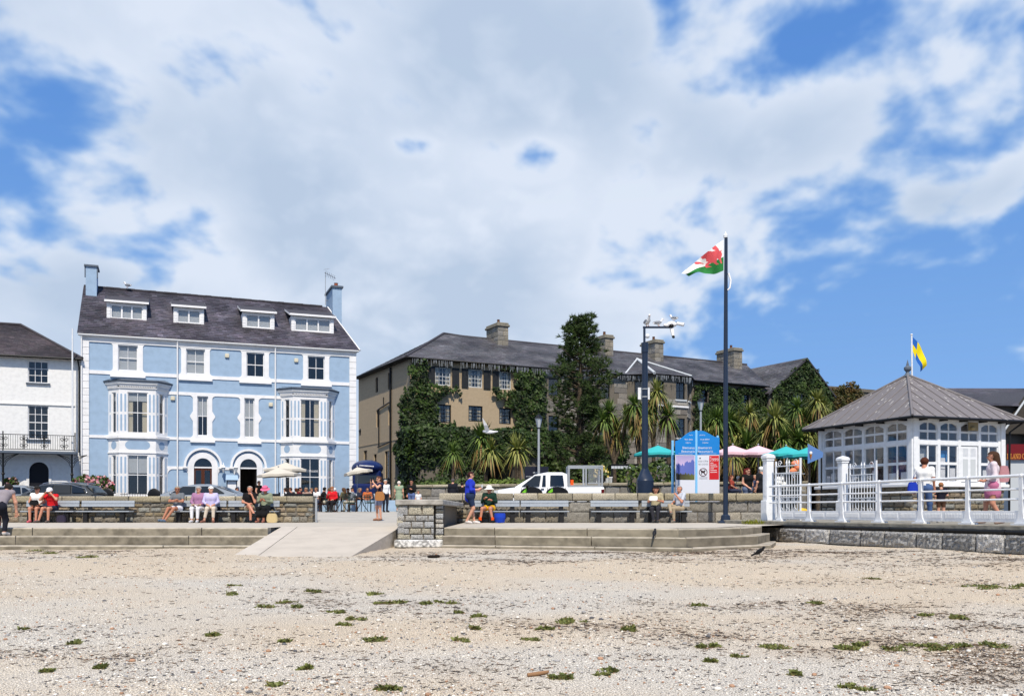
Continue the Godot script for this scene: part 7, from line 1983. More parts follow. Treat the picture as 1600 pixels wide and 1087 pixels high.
	var bm := MB.new(); bm.cbox(Vector3(0, 1.05, -1.5), Vector3(1.9, 1.5, 4.0), 0.15); part(V, "body", bm.mesh(), vb)
	var nm := MB.new(); nm.ell(Vector3(0, 2.85, -0.7), Vector3(1.05, 0.55, 1.6), 18, 10); part(V, "roof", nm.mesh(), vb)
	var um := MB.new(); um.cbox(Vector3(0, 2.2, -1.6), Vector3(1.86, 1.0, 3.7), 0.12); part(V, "upper_body", um.mesh(), vb)
	pspan(V, "windscreen", Vector3(-0.75, 1.75, 0.22), Vector3(0.75, 2.35, 0.3), M.carglass)
	pspan(V, "bumper", Vector3(-0.9, 0.35, 0.4), Vector3(0.9, 0.6, 0.62), M.black)
	for x in [-0.6, 0.6]: pspan(V, "headlamp", Vector3(x - 0.13, 0.95, 0.48), Vector3(x + 0.13, 1.15, 0.53), M.blind)
	for k in 11: pspan(V, "lettering_mark", Vector3(-0.42 + k * 0.085, 2.93 - k * 0.006, 0.86), Vector3(-0.36 + k * 0.085, 3.0 - k * 0.006, 0.915 - absf(k - 5) * 0.004), M.white)
	pspan(V, "service_hatch", Vector3(0.95, 1.3, -2.6), Vector3(1.5, 2.0, -0.6), M.black)
	wheels(V, [0.0], 0.9, 0.34)

func make_street() -> void:
	rng.seed = 91
	make_sign(); make_flagpole(); make_camera_column(); make_vehicles()
	lamp_post("grey lamp post with small lantern in front of the ivy veranda", 1.5, 52.0, 5.4)
	lamp_post("grey lamp post with lantern in front of the ivy wall by the turret", 11.4, 56.0, 6.8)
	# hotel garden wall
	var w = thing("garden_wall", "long grey stone garden wall in front of the hotel", "wall", at(-5.9, 54.0, 0.38), deg_to_rad(-19.0))
	pspan(w, "core", Vector3(0.03, -0.2, -0.4), Vector3(21.9, 1.36, -0.05), M.mortar)
	courses(w, "granite", 0.0, 22.0, 0.0, 1.36, 0.0, Vector2(0.7, 1.3), Vector2(0.42, 0.48), "stone", 0.02, 0.12)
	courses(w, "coping", -0.05, 22.05, 1.37, 1.56, 0.08, Vector2(1.0, 1.7), Vector2(0.19, 0.2), "coping_stone", 0.012, 0.55)
	# terrace wall of the cafe
	var tw := MB.new(); tw.cbox(Vector3(-8.6, 0.66, -50.3), Vector3(5.2, 0.66, 0.25), 0.02)
	one("terrace_wall", "low pale blue wall behind the terrace tables", "wall", tw.mesh(), M.blue)
	# parasols
	var cream = mk("cream", Color(0.80, 0.77, 0.71), 0.9); cream.cull_mode = BaseMaterial3D.CULL_DISABLED; cream.backlight_enabled = true; cream.backlight = Color(0.3, 0.3, 0.28)
	var teal = mk("teal", Color(0.22, 0.70, 0.70), 0.85); teal.backlight_enabled = true; teal.backlight = Color(0.3, 0.4, 0.4); teal.cull_mode = BaseMaterial3D.CULL_DISABLED
	var pink = mk("pink", Color(0.92, 0.76, 0.79), 0.85); pink.backlight_enabled = true; pink.backlight = Color(0.4, 0.35, 0.35); pink.cull_mode = BaseMaterial3D.CULL_DISABLED
	parasol("cream parasol in front of the dark doorway", -13.1, 52.0, 0.4, 2.85, 1.2, cream, 0.2, 0.05)
	parasol("cream parasol behind the other parasol by the right bay window", -13.65, 56.0, 0.4, 3.35, 1.35, cream, 0.5)
	parasol("tilted cream parasol beside the catering van", -8.6, 51.5, 0.4, 2.85, 0.8, cream, 0.1, 0.18)
	parasol("teal parasol beside the camera column", 8.65, 55.0, 0.4, 4.3, 1.5, teal, 0.3)
	parasol("pink parasol right behind the flagpole", 11.55, 48.5, 0.4, 3.85, 1.3, pink, 0.1)
	parasol("pink parasol between the other pink one and the teal one", 12.75, 48.0, 0.4, 3.8, 1.25, pink, 0.5)
	parasol("teal parasol above the open gate beside the pink parasol", 13.6, 46.0, 0.4, 3.62, 1.25, teal, 0.2)
	parasol("teal parasol half hidden behind the kiosk", 14.1, 44.0, 0.4, 3.46, 1.2, teal, 0.6)
	# terrace furniture
	for q in [[-9.75, 47.5, "dark round metal table by the wall end post"], [-8.7, 47.3, "dark round metal table beside the person in red"], [-7.75, 47.8, "dark round metal table behind the woman taking a photo"]]: cafe_table(q[2], q[0], q[1], q[0])
	var gm = mk("chairgreen", Color(0.16, 0.24, 0.22), 0.5)
	for q in [[-9.2, 46.9, 0.4, "between the red jacket and the wall post"], [-8.2, 46.8, 2.6, "between two tables beside the red jacket"], [-7.2, 47.2, 0.9, "right behind the tan shoulder bag"], [-9.3, 48.4, 3.6, "behind the table by the wall post"], [-8.3, 48.3, 3.0, "behind the table beside the red jacket"], [-7.3, 48.6, 2.8, "backing onto the pale blue terrace wall"], [-10.3, 47.0, 1.6, "just behind the end of the rubble wall"]]: cafe_chair("dark green metal chair " + q[3], q[0], q[1], q[2], gm)
	var bar := MB.new(); bar.cbox(Vector3(0, 0.5, 0), Vector3(1.5, 0.85, 0.06), 0.01); bar.box(Vector3(-0.72, 0.5, 0), Vector3(0.05, 1.0, 0.08)); bar.box(Vector3(0.72, 0.5, 0), Vector3(0.05, 1.0, 0.08)); bar.box(Vector3(-0.72, 0.03, 0), Vector3(0.06, 0.06, 0.5)); bar.box(Vector3(0.72, 0.03, 0), Vector3(0.06, 0.06, 0.5))
	for q in [[-16.0, "black windbreak panel behind the silver saloon car"], [-14.4, "black windbreak panel in front of the waiter"], [-12.7, "black windbreak panel below the cream parasol pole"], [-11.0, "black windbreak panel in front of the right bay window"]]: one("wind_screen", q[1], "windbreak", bar.mesh(), M.black, at(q[0], 47.8, 0.38), 0.0, "black windbreaks of the terrace")
	# black round-backed chairs seen over the left wall, in front of the bay
	for q in [[-22.6, 52.0, "black chair with round back beside the dark grey estate car"], [-20.0, 52.0, "black chair with round back in front of the bay window"]]:
		var rc = thing("round_back_chair", q[2], "chair", at(q[0], q[1], 0.4), 0.0, "black round backed chairs")
		var cb := MB.new(); cb.ell(Vector3(0, 0.92, 0.2), Vector3(0.36, 0.36, 0.06), 16, 10); part(rc, "backrest", cb.mesh(), M.black)
		pspan(rc, "seat", Vector3(-0.3, 0.42, -0.3), Vector3(0.3, 0.48, 0.2), M.black)
		for l in [[-0.25, -0.25], [0.25, -0.25], [-0.25, 0.18], [0.25, 0.18]]: pspan(rc, "leg", Vector3(l[0] - 0.02, 0, l[1] - 0.02), Vector3(l[0] + 0.02, 0.43, l[1] + 0.02), M.black)
	var rl := MB.new()
	for k in 34: rl.rod(at(-22.3 + k * 0.15, 53.0, 0.4), at(-22.3 + k * 0.15, 53.0, 1.48), 0.012, 4)
	for yy in [0.6, 1.38]: rl.rod(at(-22.4, 53.0, yy), at(-17.1, 53.0, yy), 0.016, 4)
	one("area_railing", "thin black iron railing in front of the blue house", "railing", rl.mesh(), M.black)
	# hotel notice board, white bench, awning
	var nb = thing("notice_board", "dark blue hotel notice board above the white pickup", "sign", at(1.4, 53.0, 1.2))
	pspan(nb, "board", Vector3(-0.68, 1.05, -0.03), Vector3(0.68, 1.75, 0.03), mk("boardnavy", Color(0.07, 0.09, 0.16), 0.5))
	for k in 7: pspan(nb, "text_line", Vector3(-0.2 + k * 0.06, 1.38, 0.03), Vector3(-0.155 + k * 0.06, 1.38 + 0.04 + 0.02 * (k % 2), 0.034), M.blind)
	for k in 14: pspan(nb, "text_line", Vector3(-0.6 + k * 0.086, 1.17, 0.03), Vector3(-0.535 + k * 0.086, 1.2, 0.034), M.blind)
	for x in [-0.6, 0.6]: pspan(nb, "post", Vector3(x - 0.04, -0.8, -0.08), Vector3(x + 0.04, 1.6, -0.03), M.black)
	var wb = thing("white_bench", "white slatted garden bench behind the garden wall", "bench", at(5.15, 52.0, 1.35))
	pspan(wb, "seat", Vector3(-0.45, 0.42, -0.25), Vector3(0.45, 0.46, 0.2), M.white)
	for k in 12: pbox(wb, "slat", Vector3(-0.42 + k * 0.076, 0.7, 0.22), Vector3(0.035, 0.46, 0.02), M.white)
	pspan(wb, "top_rail", Vector3(-0.47, 0.92, 0.2), Vector3(0.47, 0.97, 0.24), M.white)
	for x in [-0.42, 0.42]: pspan(wb, "leg", Vector3(x - 0.03, -0.9, -0.2), Vector3(x + 0.03, 0.42, -0.14), M.white)
	var aw = thing("hotel_canopy", "dark flat canopy with scalloped white edge in front of the stone turret", "canopy", at(8.1, 58.0, 0.4))
	pspan(aw, "roof", Vector3(-1.9, 2.75, -2.0), Vector3(1.9, 2.95, 0.0), M.black)
	for k in 20: pbox(aw, "scallop", Vector3(-1.8 + k * 0.19, 2.74, 0.03), Vector3(0.17, 0.16, 0.03), M.blind)
	for x in [-1.85, 1.85]: pspan(aw, "post", Vector3(x - 0.05, 0, -0.1), Vector3(x + 0.05, 2.8, 0.0), M.black)
	# far right: dark slate building and the red cruise sign
	var B = thing("slate_house", "dark rendered house with slate roof behind the kiosk", "house", at(29.0, 60.0, 0.4), deg_to_rad(8.0))
	var bm := MB.new(); bm.span(Vector3(0, 0, -8), Vector3(14, 6.9, 0)); part(B, "wall", bm.mesh(), mk("darkrender", Color(0.36, 0.34, 0.32), 0.9, "mottle", 0.4))
	var rf := MB.new(); rf.col = lin(0.3, 0.29, 0.3); rf.quad(Vector3(-0.3, 6.8, 0.4), Vector3(14, 6.8, 0.4), Vector3(14, 8.7, -4), Vector3(1.2, 8.5, -4)); rf.tri(Vector3(-0.3, 6.8, -8), Vector3(-0.3, 6.8, 0.4), Vector3(1.2, 8.5, -4))
	var bro = part(B, "roof", rf.mesh(), M.slate)
	slates(bro, Vector3(-0.3, 6.8, 0.4), Vector3(14, 6.8, 0.4), Vector3(14, 8.7, -4), Vector3(1.2, 8.5, -4), 0.45, 0.3, lin(0.36, 0.35, 0.37), 0.15)
	var gb := MB.new(); gb.prism(PackedVector2Array([Vector2(2.6, 5.0), Vector2(7.0, 5.0), Vector2(4.9, 8.0)]), 0.0, 0.5); part(B, "gable", gb.mesh(), M.mortardark)
	for s in [-1.0, 1.0]:
		var bb := MB.new(); bb.tube([Vector3(4.9 + s * 2.6, 5.0 - 0.4, 0.52), Vector3(4.9, 8.1, 0.52)], [0.07], 5); part(B, "bargeboard", bb.mesh(), M.blind)
	window(B, [4.2, 5.5, 4.0, 6.2], 0.52, {"cols": 2, "rows": 2, "mat": M.white, "deep": 0.05})
	var dp := MB.new(); dp.tube([Vector3(1.9, 6.8, 0.1), Vector3(1.9, 0, 0.1)], [0.07], 6); part(B, "downpipe", dp.mesh(), M.blind)
	var R = thing("cruise_sign", "dark red sign board with gold lettering beside the kiosk", "sign", at(24.0, 45.0, 0.4))
	pspan(R, "board", Vector3(0, 2.5, 0), Vector3(2.4, 3.25, 0.08), mk("signmaroon", Color(0.42, 0.06, 0.09), 0.5))
	text_part(R, "lettering", "ISLAND CRUISES", 0.34, Vector3(0.72, 2.66, 0.085), mk("gold", Color(0.85, 0.60, 0.25), 0.5), "Droid Serif", 0.55)
	pspan(R, "booth", Vector3(0.15, 0, -1.4), Vector3(2.3, 2.48, -0.05), M.blind)
	# ice cream board and orange kit behind the gate
	var ib = thing("ice_cream_board", "slanted blue ice cream board behind the open gate", "sign", at(12.0, 36.9, 0.15), -0.3)
	prism_part(ib, "board", PackedVector2Array([Vector2(-0.22, 2.15), Vector2(0.36, 2.4), Vector2(0.36, 2.6), Vector2(-0.22, 2.95)]), -0.02, 0.02, mk("iceblue", Color(0.35, 0.50, 0.72), 0.6))
	for x in [-0.15, 0.3]: pspan(ib, "post", Vector3(x - 0.03, 0, -0.06), Vector3(x + 0.03, 2.5, -0.02), M.black)
	var cn := MB.new(); cn.lathe([Vector2(0.0, 2.3), Vector2(0.05, 2.52)], 8, Vector3(-0.1, 0, 0.04)); part(ib, "cone_mark", cn.mesh(), M.orange)
	var sc := MB.new(); sc.ell(Vector3(-0.1, 2.57, 0.04), Vector3(0.06, 0.07, 0.03), 8, 6); part(ib, "scoop_mark", sc.mesh(), M.white)
	for q in [[11.1, 36.3, Color(0.92, 0.55, 0.38), 2.15, "orange and pink beach float hanging behind the gate"], [10.45, 36.2, Color(0.88, 0.88, 0.86), 1.5, "stack of white beach goods behind the gate"], [10.6, 33.5, Color(0.85, 0.70, 0.20), 0.35, "yellow beach bag on the ground behind the railing"]]:
		var m := MB.new()
		for k in 7: m.ell(Vector3(rng.randf_range(-0.16, 0.16), rng.randf_range(-0.22, 0.22) * (1.0 if q[3] > 0.6 else 0.4), rng.randf_range(-0.08, 0.08)), Vector3(0.14, 0.1, 0.09), 10, 7, Basis(Vector3.BACK, rng.randf()))
		one("beach_goods", q[4], "beach goods", m.mesh(), mk("goods%d" % int(q[0] * 10), q[2], 0.6), at(q[0], q[1], q[3]))
	var rk = thing("goods_rack", "white wire rack carrying the beach goods behind the gate", "rack", at(10.8, 36.2, 0.1))
	for x in [-0.55, 0.0, 0.55]: pspan(rk, "upright", Vector3(x - 0.02, 0, -0.2), Vector3(x + 0.02, 2.4, -0.16), M.galv)
	for yy in [0.35, 1.1, 1.75]: pspan(rk, "shelf", Vector3(-0.6, yy, -0.2), Vector3(0.6, yy + 0.03, 0.12), M.galv)
	# grass tuft where wall and pier meet
	var gm2 := MB.new()
	for i in 160:
		var a = rng.randf() * TAU; var r = 0.35 * sqrt(rng.randf())
		gm2.col = lin(0.42, 0.48, 0.14).lerp(lin(0.60, 0.58, 0.22), rng.randf())
		blade(gm2, Vector3(cos(a) * r, 0, sin(a) * r * 0.6), Vector3(rng.randf_range(-0.6, 0.6), 1, rng.randf_range(-0.3, 0.6)).normalized(), rng.randf_range(0.12, 0.3), 0.01, 0.6)
	one("grass_tuft", "yellow green grass tuft where the granite wall meets the pier", "grass", gm2.mesh(), M.leaf, at(7.55, 29.0, 0.0))
	# wall lamp on the alley wall
	var wl := MB.new(); var wo = at(-14.9, 92.0, 7.4)
	wl.xf = Transform3D(Basis.IDENTITY, wo)
	wl.tube([Vector3(0.75, -0.2, 0), Vector3(0.4, 0.3, 0), Vector3(0.0, 0.2, 0)], [0.06], 6); wl.lathe([Vector2(0.12, 0.25), Vector2(0.3, 0.9), Vector2(0.34, 0.95), Vector2(0.05, 1.35), Vector2(0.0, 1.5)], 6); wl.box(Vector3(0.8, -0.3, 0), Vector3(0.2, 0.7, 0.2))
	one("alley_lamp", "black bracket lantern on the beige alley wall", "street lamp", wl.mesh(), M.black)

# ---------------------------------------------------------------- people
const SKIN := [Color(0.80, 0.60, 0.50), Color(0.74, 0.52, 0.42), Color(0.66, 0.45, 0.35)]
func stand() -> Dictionary:
	return {"pelvis": Vector3(0, 0.93, 0), "waist": Vector3(0, 1.09, 0.01), "chest": Vector3(0, 1.29, 0), "neck": Vector3(0, 1.45, -0.01), "head": Vector3(0, 1.575, 0.02), "look": Vector3(0, 0, 0),
		"shl": Vector3(-0.18, 1.39, 0), "shr": Vector3(0.18, 1.39, 0), "ell": Vector3(-0.23, 1.12, -0.02), "elr": Vector3(0.23, 1.12, -0.02), "wrl": Vector3(-0.23, 0.88, 0.06), "wrr": Vector3(0.23, 0.88, 0.06), "hdl": Vector3(-0.22, 0.79, 0.09), "hdr": Vector3(0.22, 0.79, 0.09),
		"hpl": Vector3(-0.09, 0.90, 0), "hpr": Vector3(0.09, 0.90, 0), "knl": Vector3(-0.10, 0.49, 0.02), "knr": Vector3(0.10, 0.49, 0.02), "anl": Vector3(-0.10, 0.08, -0.02), "anr": Vector3(0.10, 0.08, -0.02), "tol": Vector3(-0.12, 0.035, 0.14), "tor": Vector3(0.12, 0.035, 0.14)}
func sit() -> Dictionary:
	return {"pelvis": Vector3(0, 0.53, 0), "waist": Vector3(0, 0.68, -0.03), "chest": Vector3(0, 0.89, -0.02), "neck": Vector3(0, 1.05, -0.01), "head": Vector3(0, 1.17, 0.03), "look": Vector3(0, 0, 0),
		"shl": Vector3(-0.18, 0.99, -0.01), "shr": Vector3(0.18, 0.99, -0.01), "ell": Vector3(-0.25, 0.74, 0.04), "elr": Vector3(0.25, 0.74, 0.04), "wrl": Vector3(-0.11, 0.63, 0.24), "wrr": Vector3(0.11, 0.63, 0.24), "hdl": Vector3(-0.05, 0.62, 0.31), "hdr": Vector3(0.05, 0.62, 0.31),
		"hpl": Vector3(-0.09, 0.51, 0.03), "hpr": Vector3(0.09, 0.51, 0.03), "knl": Vector3(-0.11, 0.50, 0.44), "knr": Vector3(0.11, 0.50, 0.44), "anl": Vector3(-0.10, 0.08, 0.45), "anr": Vector3(0.10, 0.08, 0.45), "tol": Vector3(-0.12, 0.035, 0.60), "tor": Vector3(0.12, 0.035, 0.60)}
func with(j: Dictionary, o: Dictionary) -> Dictionary:
	var r := j.duplicate()
	for k in o: r[k] = o[k]
	return r

# groups: 0 skin, 1 top, 2 bottom, 3 shoes, 4 hair
func figure(J: Dictionary, o: Dictionary) -> Dictionary:
	var h: float = o.get("cell", 0.022)
	var fat: float = o.get("fat", 1.0)
	var slv: float = o.get("sleeve", 0.5); var leg: float = o.get("leg", 2.0)
	var B := []   # a, b, ra, rb, group below split, group above, split
	B.append([J.hpl, J.hpr, 0.105 * fat, 0.105 * fat, 2, 2, 1.0])
	B.append([J.pelvis, J.waist, 0.125 * fat, 0.115 * fat, 2, 1, 0.25])
	var sx: Vector3 = (J.shr - J.shl).normalized()
	for s in [-1.0, 1.0]:
		B.append([J.pelvis + sx * 0.05 * s, J.chest + sx * 0.075 * s, 0.10 * fat, 0.105, 2, 1, 0.22])
	B.append([J.chest - sx * 0.08, J.chest + sx * 0.08, 0.115 * fat, 0.115 * fat, 1, 1, 1.0])
	B.append([J.shl, J.shr, 0.06, 0.06, 1, 1, 1.0])
	B.append([J.chest, J.neck, 0.09, 0.055, 1, 0, 0.75])
	var hb := Basis.from_euler(J.look)
	B.append([J.neck + Vector3.DOWN * 0.03, J.head + hb * Vector3(0, -0.05, 0), 0.052, 0.05, 0, 0, 1.0])
	var head0 := B.size()
	B.append([J.head + hb * Vector3(0, -0.045, 0.022), J.head + hb * Vector3(0, 0.03, -0.008), 0.062, 0.088, 5, 5, 1.0])
	B.append([J.head + hb * Vector3(0, 0.005, 0.088), J.head + hb * Vector3(0, -0.025, 0.104), 0.009, 0.014, 0, 0, 1.0])
	for s in [-1, 1]: B.append([J.head + hb * Vector3(s * 0.082, 0.012, -0.008), J.head + hb * Vector3(s * 0.082, -0.02, 0.0), 0.014, 0.012, 0, 0, 1.0])
	for s in ["l", "r"]:
		B.append([J["sh" + s], J["el" + s], 0.056, 0.043, 1, 0 if slv < 1.0 else 1, clampf(slv, 0.0, 1.0)])
		B.append([J["el" + s], J["wr" + s], 0.042, 0.028, 1, 0, clampf(slv - 1.0, 0.0, 1.0)])
		B.append([J["wr" + s], J["wr" + s].lerp(J["hd" + s], 0.75), 0.03, 0.036, 0, 0, 1.0])
		B.append([J["hp" + s], J["kn" + s], 0.092 * (0.5 + fat * 0.5), 0.06, 2, 0, clampf(leg, 0.0, 1.0)])
		B.append([J["kn" + s], J["an" + s], 0.058, 0.038, 2, 0, clampf(leg - 1.0, 0.0, 1.0)])
		B.append([J["an" + s] + Vector3(0, -0.02, 0), J["to" + s], 0.042, 0.034, 3, 3, 1.0])
	for e in o.get("extra", []): B.append(e)
	var lo := Vector3(1e9, 1e9, 1e9); var hi := -lo
	for b in B:
		var r: float = maxf(b[2], b[3]) + 0.05
		lo = lo.min(b[0] - Vector3.ONE * r).min(b[1] - Vector3.ONE * r); hi = hi.max(b[0] + Vector3.ONE * r).max(b[1] + Vector3.ONE * r)
	var nx := int((hi.x - lo.x) / h) + 2; var ny := int((hi.y - lo.y) / h) + 2; var nz := int((hi.z - lo.z) / h) + 2
	var D := PackedFloat32Array(); D.resize(nx * ny * nz); D.fill(1.0)
	var N := PackedFloat32Array(); N.resize(nx * ny * nz); N.fill(1.0)
	var G := PackedByteArray(); G.resize(nx * ny * nz)
	var hairy: float = o.get("hair", 1.0)
	var hc: Vector3 = J.head
	var hbi := hb.inverse()
	var k := 0.03
	for b in B:
		var a: Vector3 = b[0]; var c: Vector3 = b[1]; var ra: float = b[2]; var rb: float = b[3]
		var g0: int = b[4]; var g1: int = b[5]; var sp: float = b[6]
		var ab := c - a
		var l2 := maxf(ab.length_squared(), 1e-9)
		var m := maxf(ra, rb) + 0.045
		var x0 := maxi(0, int((minf(a.x, c.x) - m - lo.x) / h)); var x1 := mini(nx - 1, int((maxf(a.x, c.x) + m - lo.x) / h) + 1)
		var y0 := maxi(0, int((minf(a.y, c.y) - m - lo.y) / h)); var y1 := mini(ny - 1, int((maxf(a.y, c.y) + m - lo.y) / h) + 1)
		var z0 := maxi(0, int((minf(a.z, c.z) - m - lo.z) / h)); var z1 := mini(nz - 1, int((maxf(a.z, c.z) + m - lo.z) / h) + 1)
		for z in range(z0, z1 + 1):
			for y in range(y0, y1 + 1):
				var i := x0 + nx * (y + ny * z)
				for x in range(x0, x1 + 1):
					var p := Vector3(lo.x + x * h, lo.y + y * h, lo.z + z * h)
					var t := clampf((p - a).dot(ab) / l2, 0.0, 1.0)
					var d := (p - a - ab * t).length() - lerpf(ra, rb, t)
					if d < 0.05:
						if d < N[i]:
							N[i] = d
							var g := g0 if t <= sp and sp > 0.0 else g1
							if g == 5:
								var q := hbi * (p - hc)
								g = 4 if (q.y > 0.045 + 0.35 * q.z * hairy + (1.0 - hairy) * 0.06 or (q.z < -0.015 * (2.0 - hairy) and q.y > -0.075)) else 0
							G[i] = g
						var old := D[i]
						var e := clampf(0.5 + 0.5 * (old - d) / k, 0.0, 1.0)
						D[i] = lerpf(old, d, e) - k * e * (1.0 - e)
					i += 1
	# surface nets
	var vid := {}
	var V := PackedVector3Array(); var NV := PackedVector3Array()
	var sy := nx; var sz := nx * ny
	var off := [0, 1, sy, sy + 1, sz, sz + 1, sz + sy, sz + sy + 1]
	for z in nz - 1:
		for y in ny - 1:
			for x in nx - 1:
				var i := x + nx * (y + ny * z)
				var d0 := D[i]
				if d0 > 0.06 or d0 < -0.06: continue
				var mask := 0
				var dv := [d0, D[i + 1], D[i + sy], D[i + sy + 1], D[i + sz], D[i + sz + 1], D[i + sz + sy], D[i + sz + sy + 1]]
				for q in 8:
					if dv[q] < 0.0: mask |= 1 << q
				if mask == 0 or mask == 255: continue
				var sum := Vector3.ZERO; var cnt := 0
				for e in [[0, 1], [2, 3], [4, 5], [6, 7], [0, 2], [1, 3], [4, 6], [5, 7], [0, 4], [1, 5], [2, 6], [3, 7]]:
					var da: float = dv[e[0]]; var db: float = dv[e[1]]
					if (da < 0.0) != (db < 0.0):
						var t := da / (da - db)
						var pa := Vector3(e[0] & 1, (e[0] >> 1) & 1, (e[0] >> 2) & 1); var pb := Vector3(e[1] & 1, (e[1] >> 1) & 1, (e[1] >> 2) & 1)
						sum += pa.lerp(pb, t); cnt += 1
				vid[i] = V.size()
				V.append(lo + (Vector3(x, y, z) + sum / cnt) * h)
				NV.append(Vector3(dv[1] + dv[3] + dv[5] + dv[7] - dv[0] - dv[2] - dv[4] - dv[6], dv[2] + dv[3] + dv[6] + dv[7] - dv[0] - dv[1] - dv[4] - dv[5], dv[4] + dv[5] + dv[6] + dv[7] - dv[0] - dv[1] - dv[2] - dv[3]).normalized())
	var out := {}
	for g in 5: out[g] = MB.new()
	var all := MB.new()
	for i in vid.keys():
		for ax in 3:
			var st: int = [1, sy, sz][ax]
			var u: int = [sy, sz, 1][ax]; var w: int = [sz, 1, sy][ax]
			var j: int = i + st
			if j >= D.size(): continue
			if (D[i] < 0.0) == (D[j] < 0.0): continue
			if not (vid.has(i - u) and vid.has(i - w) and vid.has(i - u - w)): continue
			var q := [vid[i], vid[i - u], vid[i - u - w], vid[i - w]]
			var g := G[i] if D[i] < 0.0 else G[j]
			if g > 4: g = 0
			var fn := (V[q[1]] - V[q[0]]).cross(V[q[2]] - V[q[0]])
			if fn.dot(NV[q[0]] + NV[q[2]]) < 0.0: q = [q[3], q[2], q[1], q[0]]
			all.sq(V[q[0]], V[q[1]], V[q[2]], V[q[3]], NV[q[0]], NV[q[1]], NV[q[2]], NV[q[3]])
			if g > 0:
				var e := 0.011 if g != 4 else 0.016
				(out[g] as MB).sq(V[q[0]] + NV[q[0]] * e, V[q[1]] + NV[q[1]] * e, V[q[2]] + NV[q[2]] * e, V[q[3]] + NV[q[3]] * e, NV[q[0]], NV[q[1]], NV[q[2]], NV[q[3]])
	# fingers and thumb, rooted in the palm
	for s in ["l", "r"]:
		var wr: Vector3 = J["wr" + s]; var hd: Vector3 = J["hd" + s]
		var dr := (hd - wr).normalized()
		var side := dr.cross(Vector3.UP if absf(dr.y) < 0.8 else Vector3.BACK).normalized()
		var dn := side.cross(dr).normalized()
		if dn.y > 0.0: dn = -dn
		var pk := wr.lerp(hd, 0.7)
		for f in 4:
			var b0 := pk + side * (f - 1.5) * 0.019
			var ln: float = [0.062, 0.072, 0.068, 0.054][f]
			all.tube([b0, b0 + dr * ln * 0.5 + dn * 0.008, b0 + dr * ln * 0.85 + dn * 0.03], [0.0095, 0.009, 0.0075], 6)
		var tb := wr.lerp(hd, 0.35) + side * 0.03 * (1.0 if s == "l" else -1.0)
		all.tube([tb, tb + (dr + side * (0.8 if s == "l" else -0.8)).normalized() * 0.035, tb + dr * 0.06 + side * (0.035 if s == "l" else -0.035)], [0.012, 0.011, 0.008], 6)
	var res := {"body": all.mesh()}
	for g in range(1, 5):
		if out[g].v.size() > 0: res[["", "top", "bottom", "shoes", "hair"][g]] = out[g].mesh()
	res["hb"] = hb; res["hc"] = hc
	return res

var cloths := {}
func cloth(c: Color) -> StandardMaterial3D:
	var k := c.to_html(false)
	if not cloths.has(k):
		var m := mk("cloth_" + k, c, 0.9, "mottle", 3.0)
		cloths[k] = m
	return cloths[k]
func skin(i: int) -> StandardMaterial3D:
	var k := "skin%d" % i
	if not cloths.has(k):
		var m := mk(k, SKIN[i], 0.55); m.subsurf_scatter_enabled = true; m.subsurf_scatter_strength = 0.1
		cloths[k] = m
	return cloths[k]

# c: top, bottom, shoes, hair colours; o: pose options, hat, glasses
func person(label: String, p: Vector3, turn: float, J: Dictionary, c: Array, o := {}, group := "") -> Node3D:
	var f := figure(J, o)
	var t := thing("person", label, "person", p, turn, group)
	dress(t, f, c, o)
	var s: float = o.get("size", 1.0)
	t.scale = Vector3.ONE * s
	return t
func dress(t: Node3D, f: Dictionary, c: Array, o: Dictionary) -> void:
	part(t, "body", f.body, skin(o.get("skin", 0)))
	if f.has("top"): part(t, o.get("topname", "shirt"), f.top, cloth(c[0]))
	if f.has("bottom"): part(t, o.get("bottomname", "trousers"), f.bottom, cloth(c[1]))
	if f.has("shoes"): part(t, "shoes", f.shoes, cloth(c[2]))
	if f.has("hair"): part(t, "hair", f.hair, cloth(c[3]))
	var hb: Basis = f.hb; var hc: Vector3 = f.hc
	var face := MB.new(); face.xf = Transform3D(hb, hc)
	for s in [-1, 1]: face.ell(Vector3(s * 0.03, 0.01, 0.082), Vector3(0.011, 0.007, 0.006), 6, 4)
	part(t, "eyes", face.mesh(), M.black)
	var mo := MB.new(); mo.xf = face.xf; mo.ell(Vector3(0, -0.055, 0.080), Vector3(0.022, 0.006, 0.007), 6, 4)
	part(t, "mouth", mo.mesh(), cloth(Color(0.55, 0.25, 0.22)))
	if o.get("glasses", false):
		var g := MB.new(); g.xf = face.xf
		for s in [-1, 1]:
			g.ell(Vector3(s * 0.034, 0.012, 0.088), Vector3(0.028, 0.02, 0.008), 10, 6); g.rod(Vector3(s * 0.06, 0.016, 0.082), Vector3(s * 0.085, 0.014, 0.0), 0.004, 4)
		g.rod(Vector3(-0.015, 0.016, 0.092), Vector3(0.015, 0.016, 0.092), 0.004, 4)
		part(t, "sunglasses", g.mesh(), M.black)
	if o.has("hat"):
		var hm := MB.new(); hm.xf = Transform3D(hb * Basis(Vector3.RIGHT, -0.12), hc)
		var br: float = o.get("brim", 0.0)
		if br > 0.0: hm.lathe([Vector2(0.1, 0.035), Vector2(0.1 + br, 0.015), Vector2(0.1 + br, 0.022), Vector2(0.108, 0.05), Vector2(0.1, 0.12), Vector2(0.06, 0.15), Vector2(0.0, 0.155)], 18)
		else:
			hm.lathe([Vector2(0.105, 0.03), Vector2(0.107, 0.07), Vector2(0.085, 0.125), Vector2(0.04, 0.148), Vector2(0.0, 0.152)], 16)
			hm.xf = hm.xf * Transform3D(Basis.IDENTITY, Vector3(0, 0.04, 0.12)); hm.ell(Vector3.ZERO, Vector3(0.075, 0.012, 0.07), 12, 4)
		part(t, "hat", hm.mesh(), cloth(o.hat))

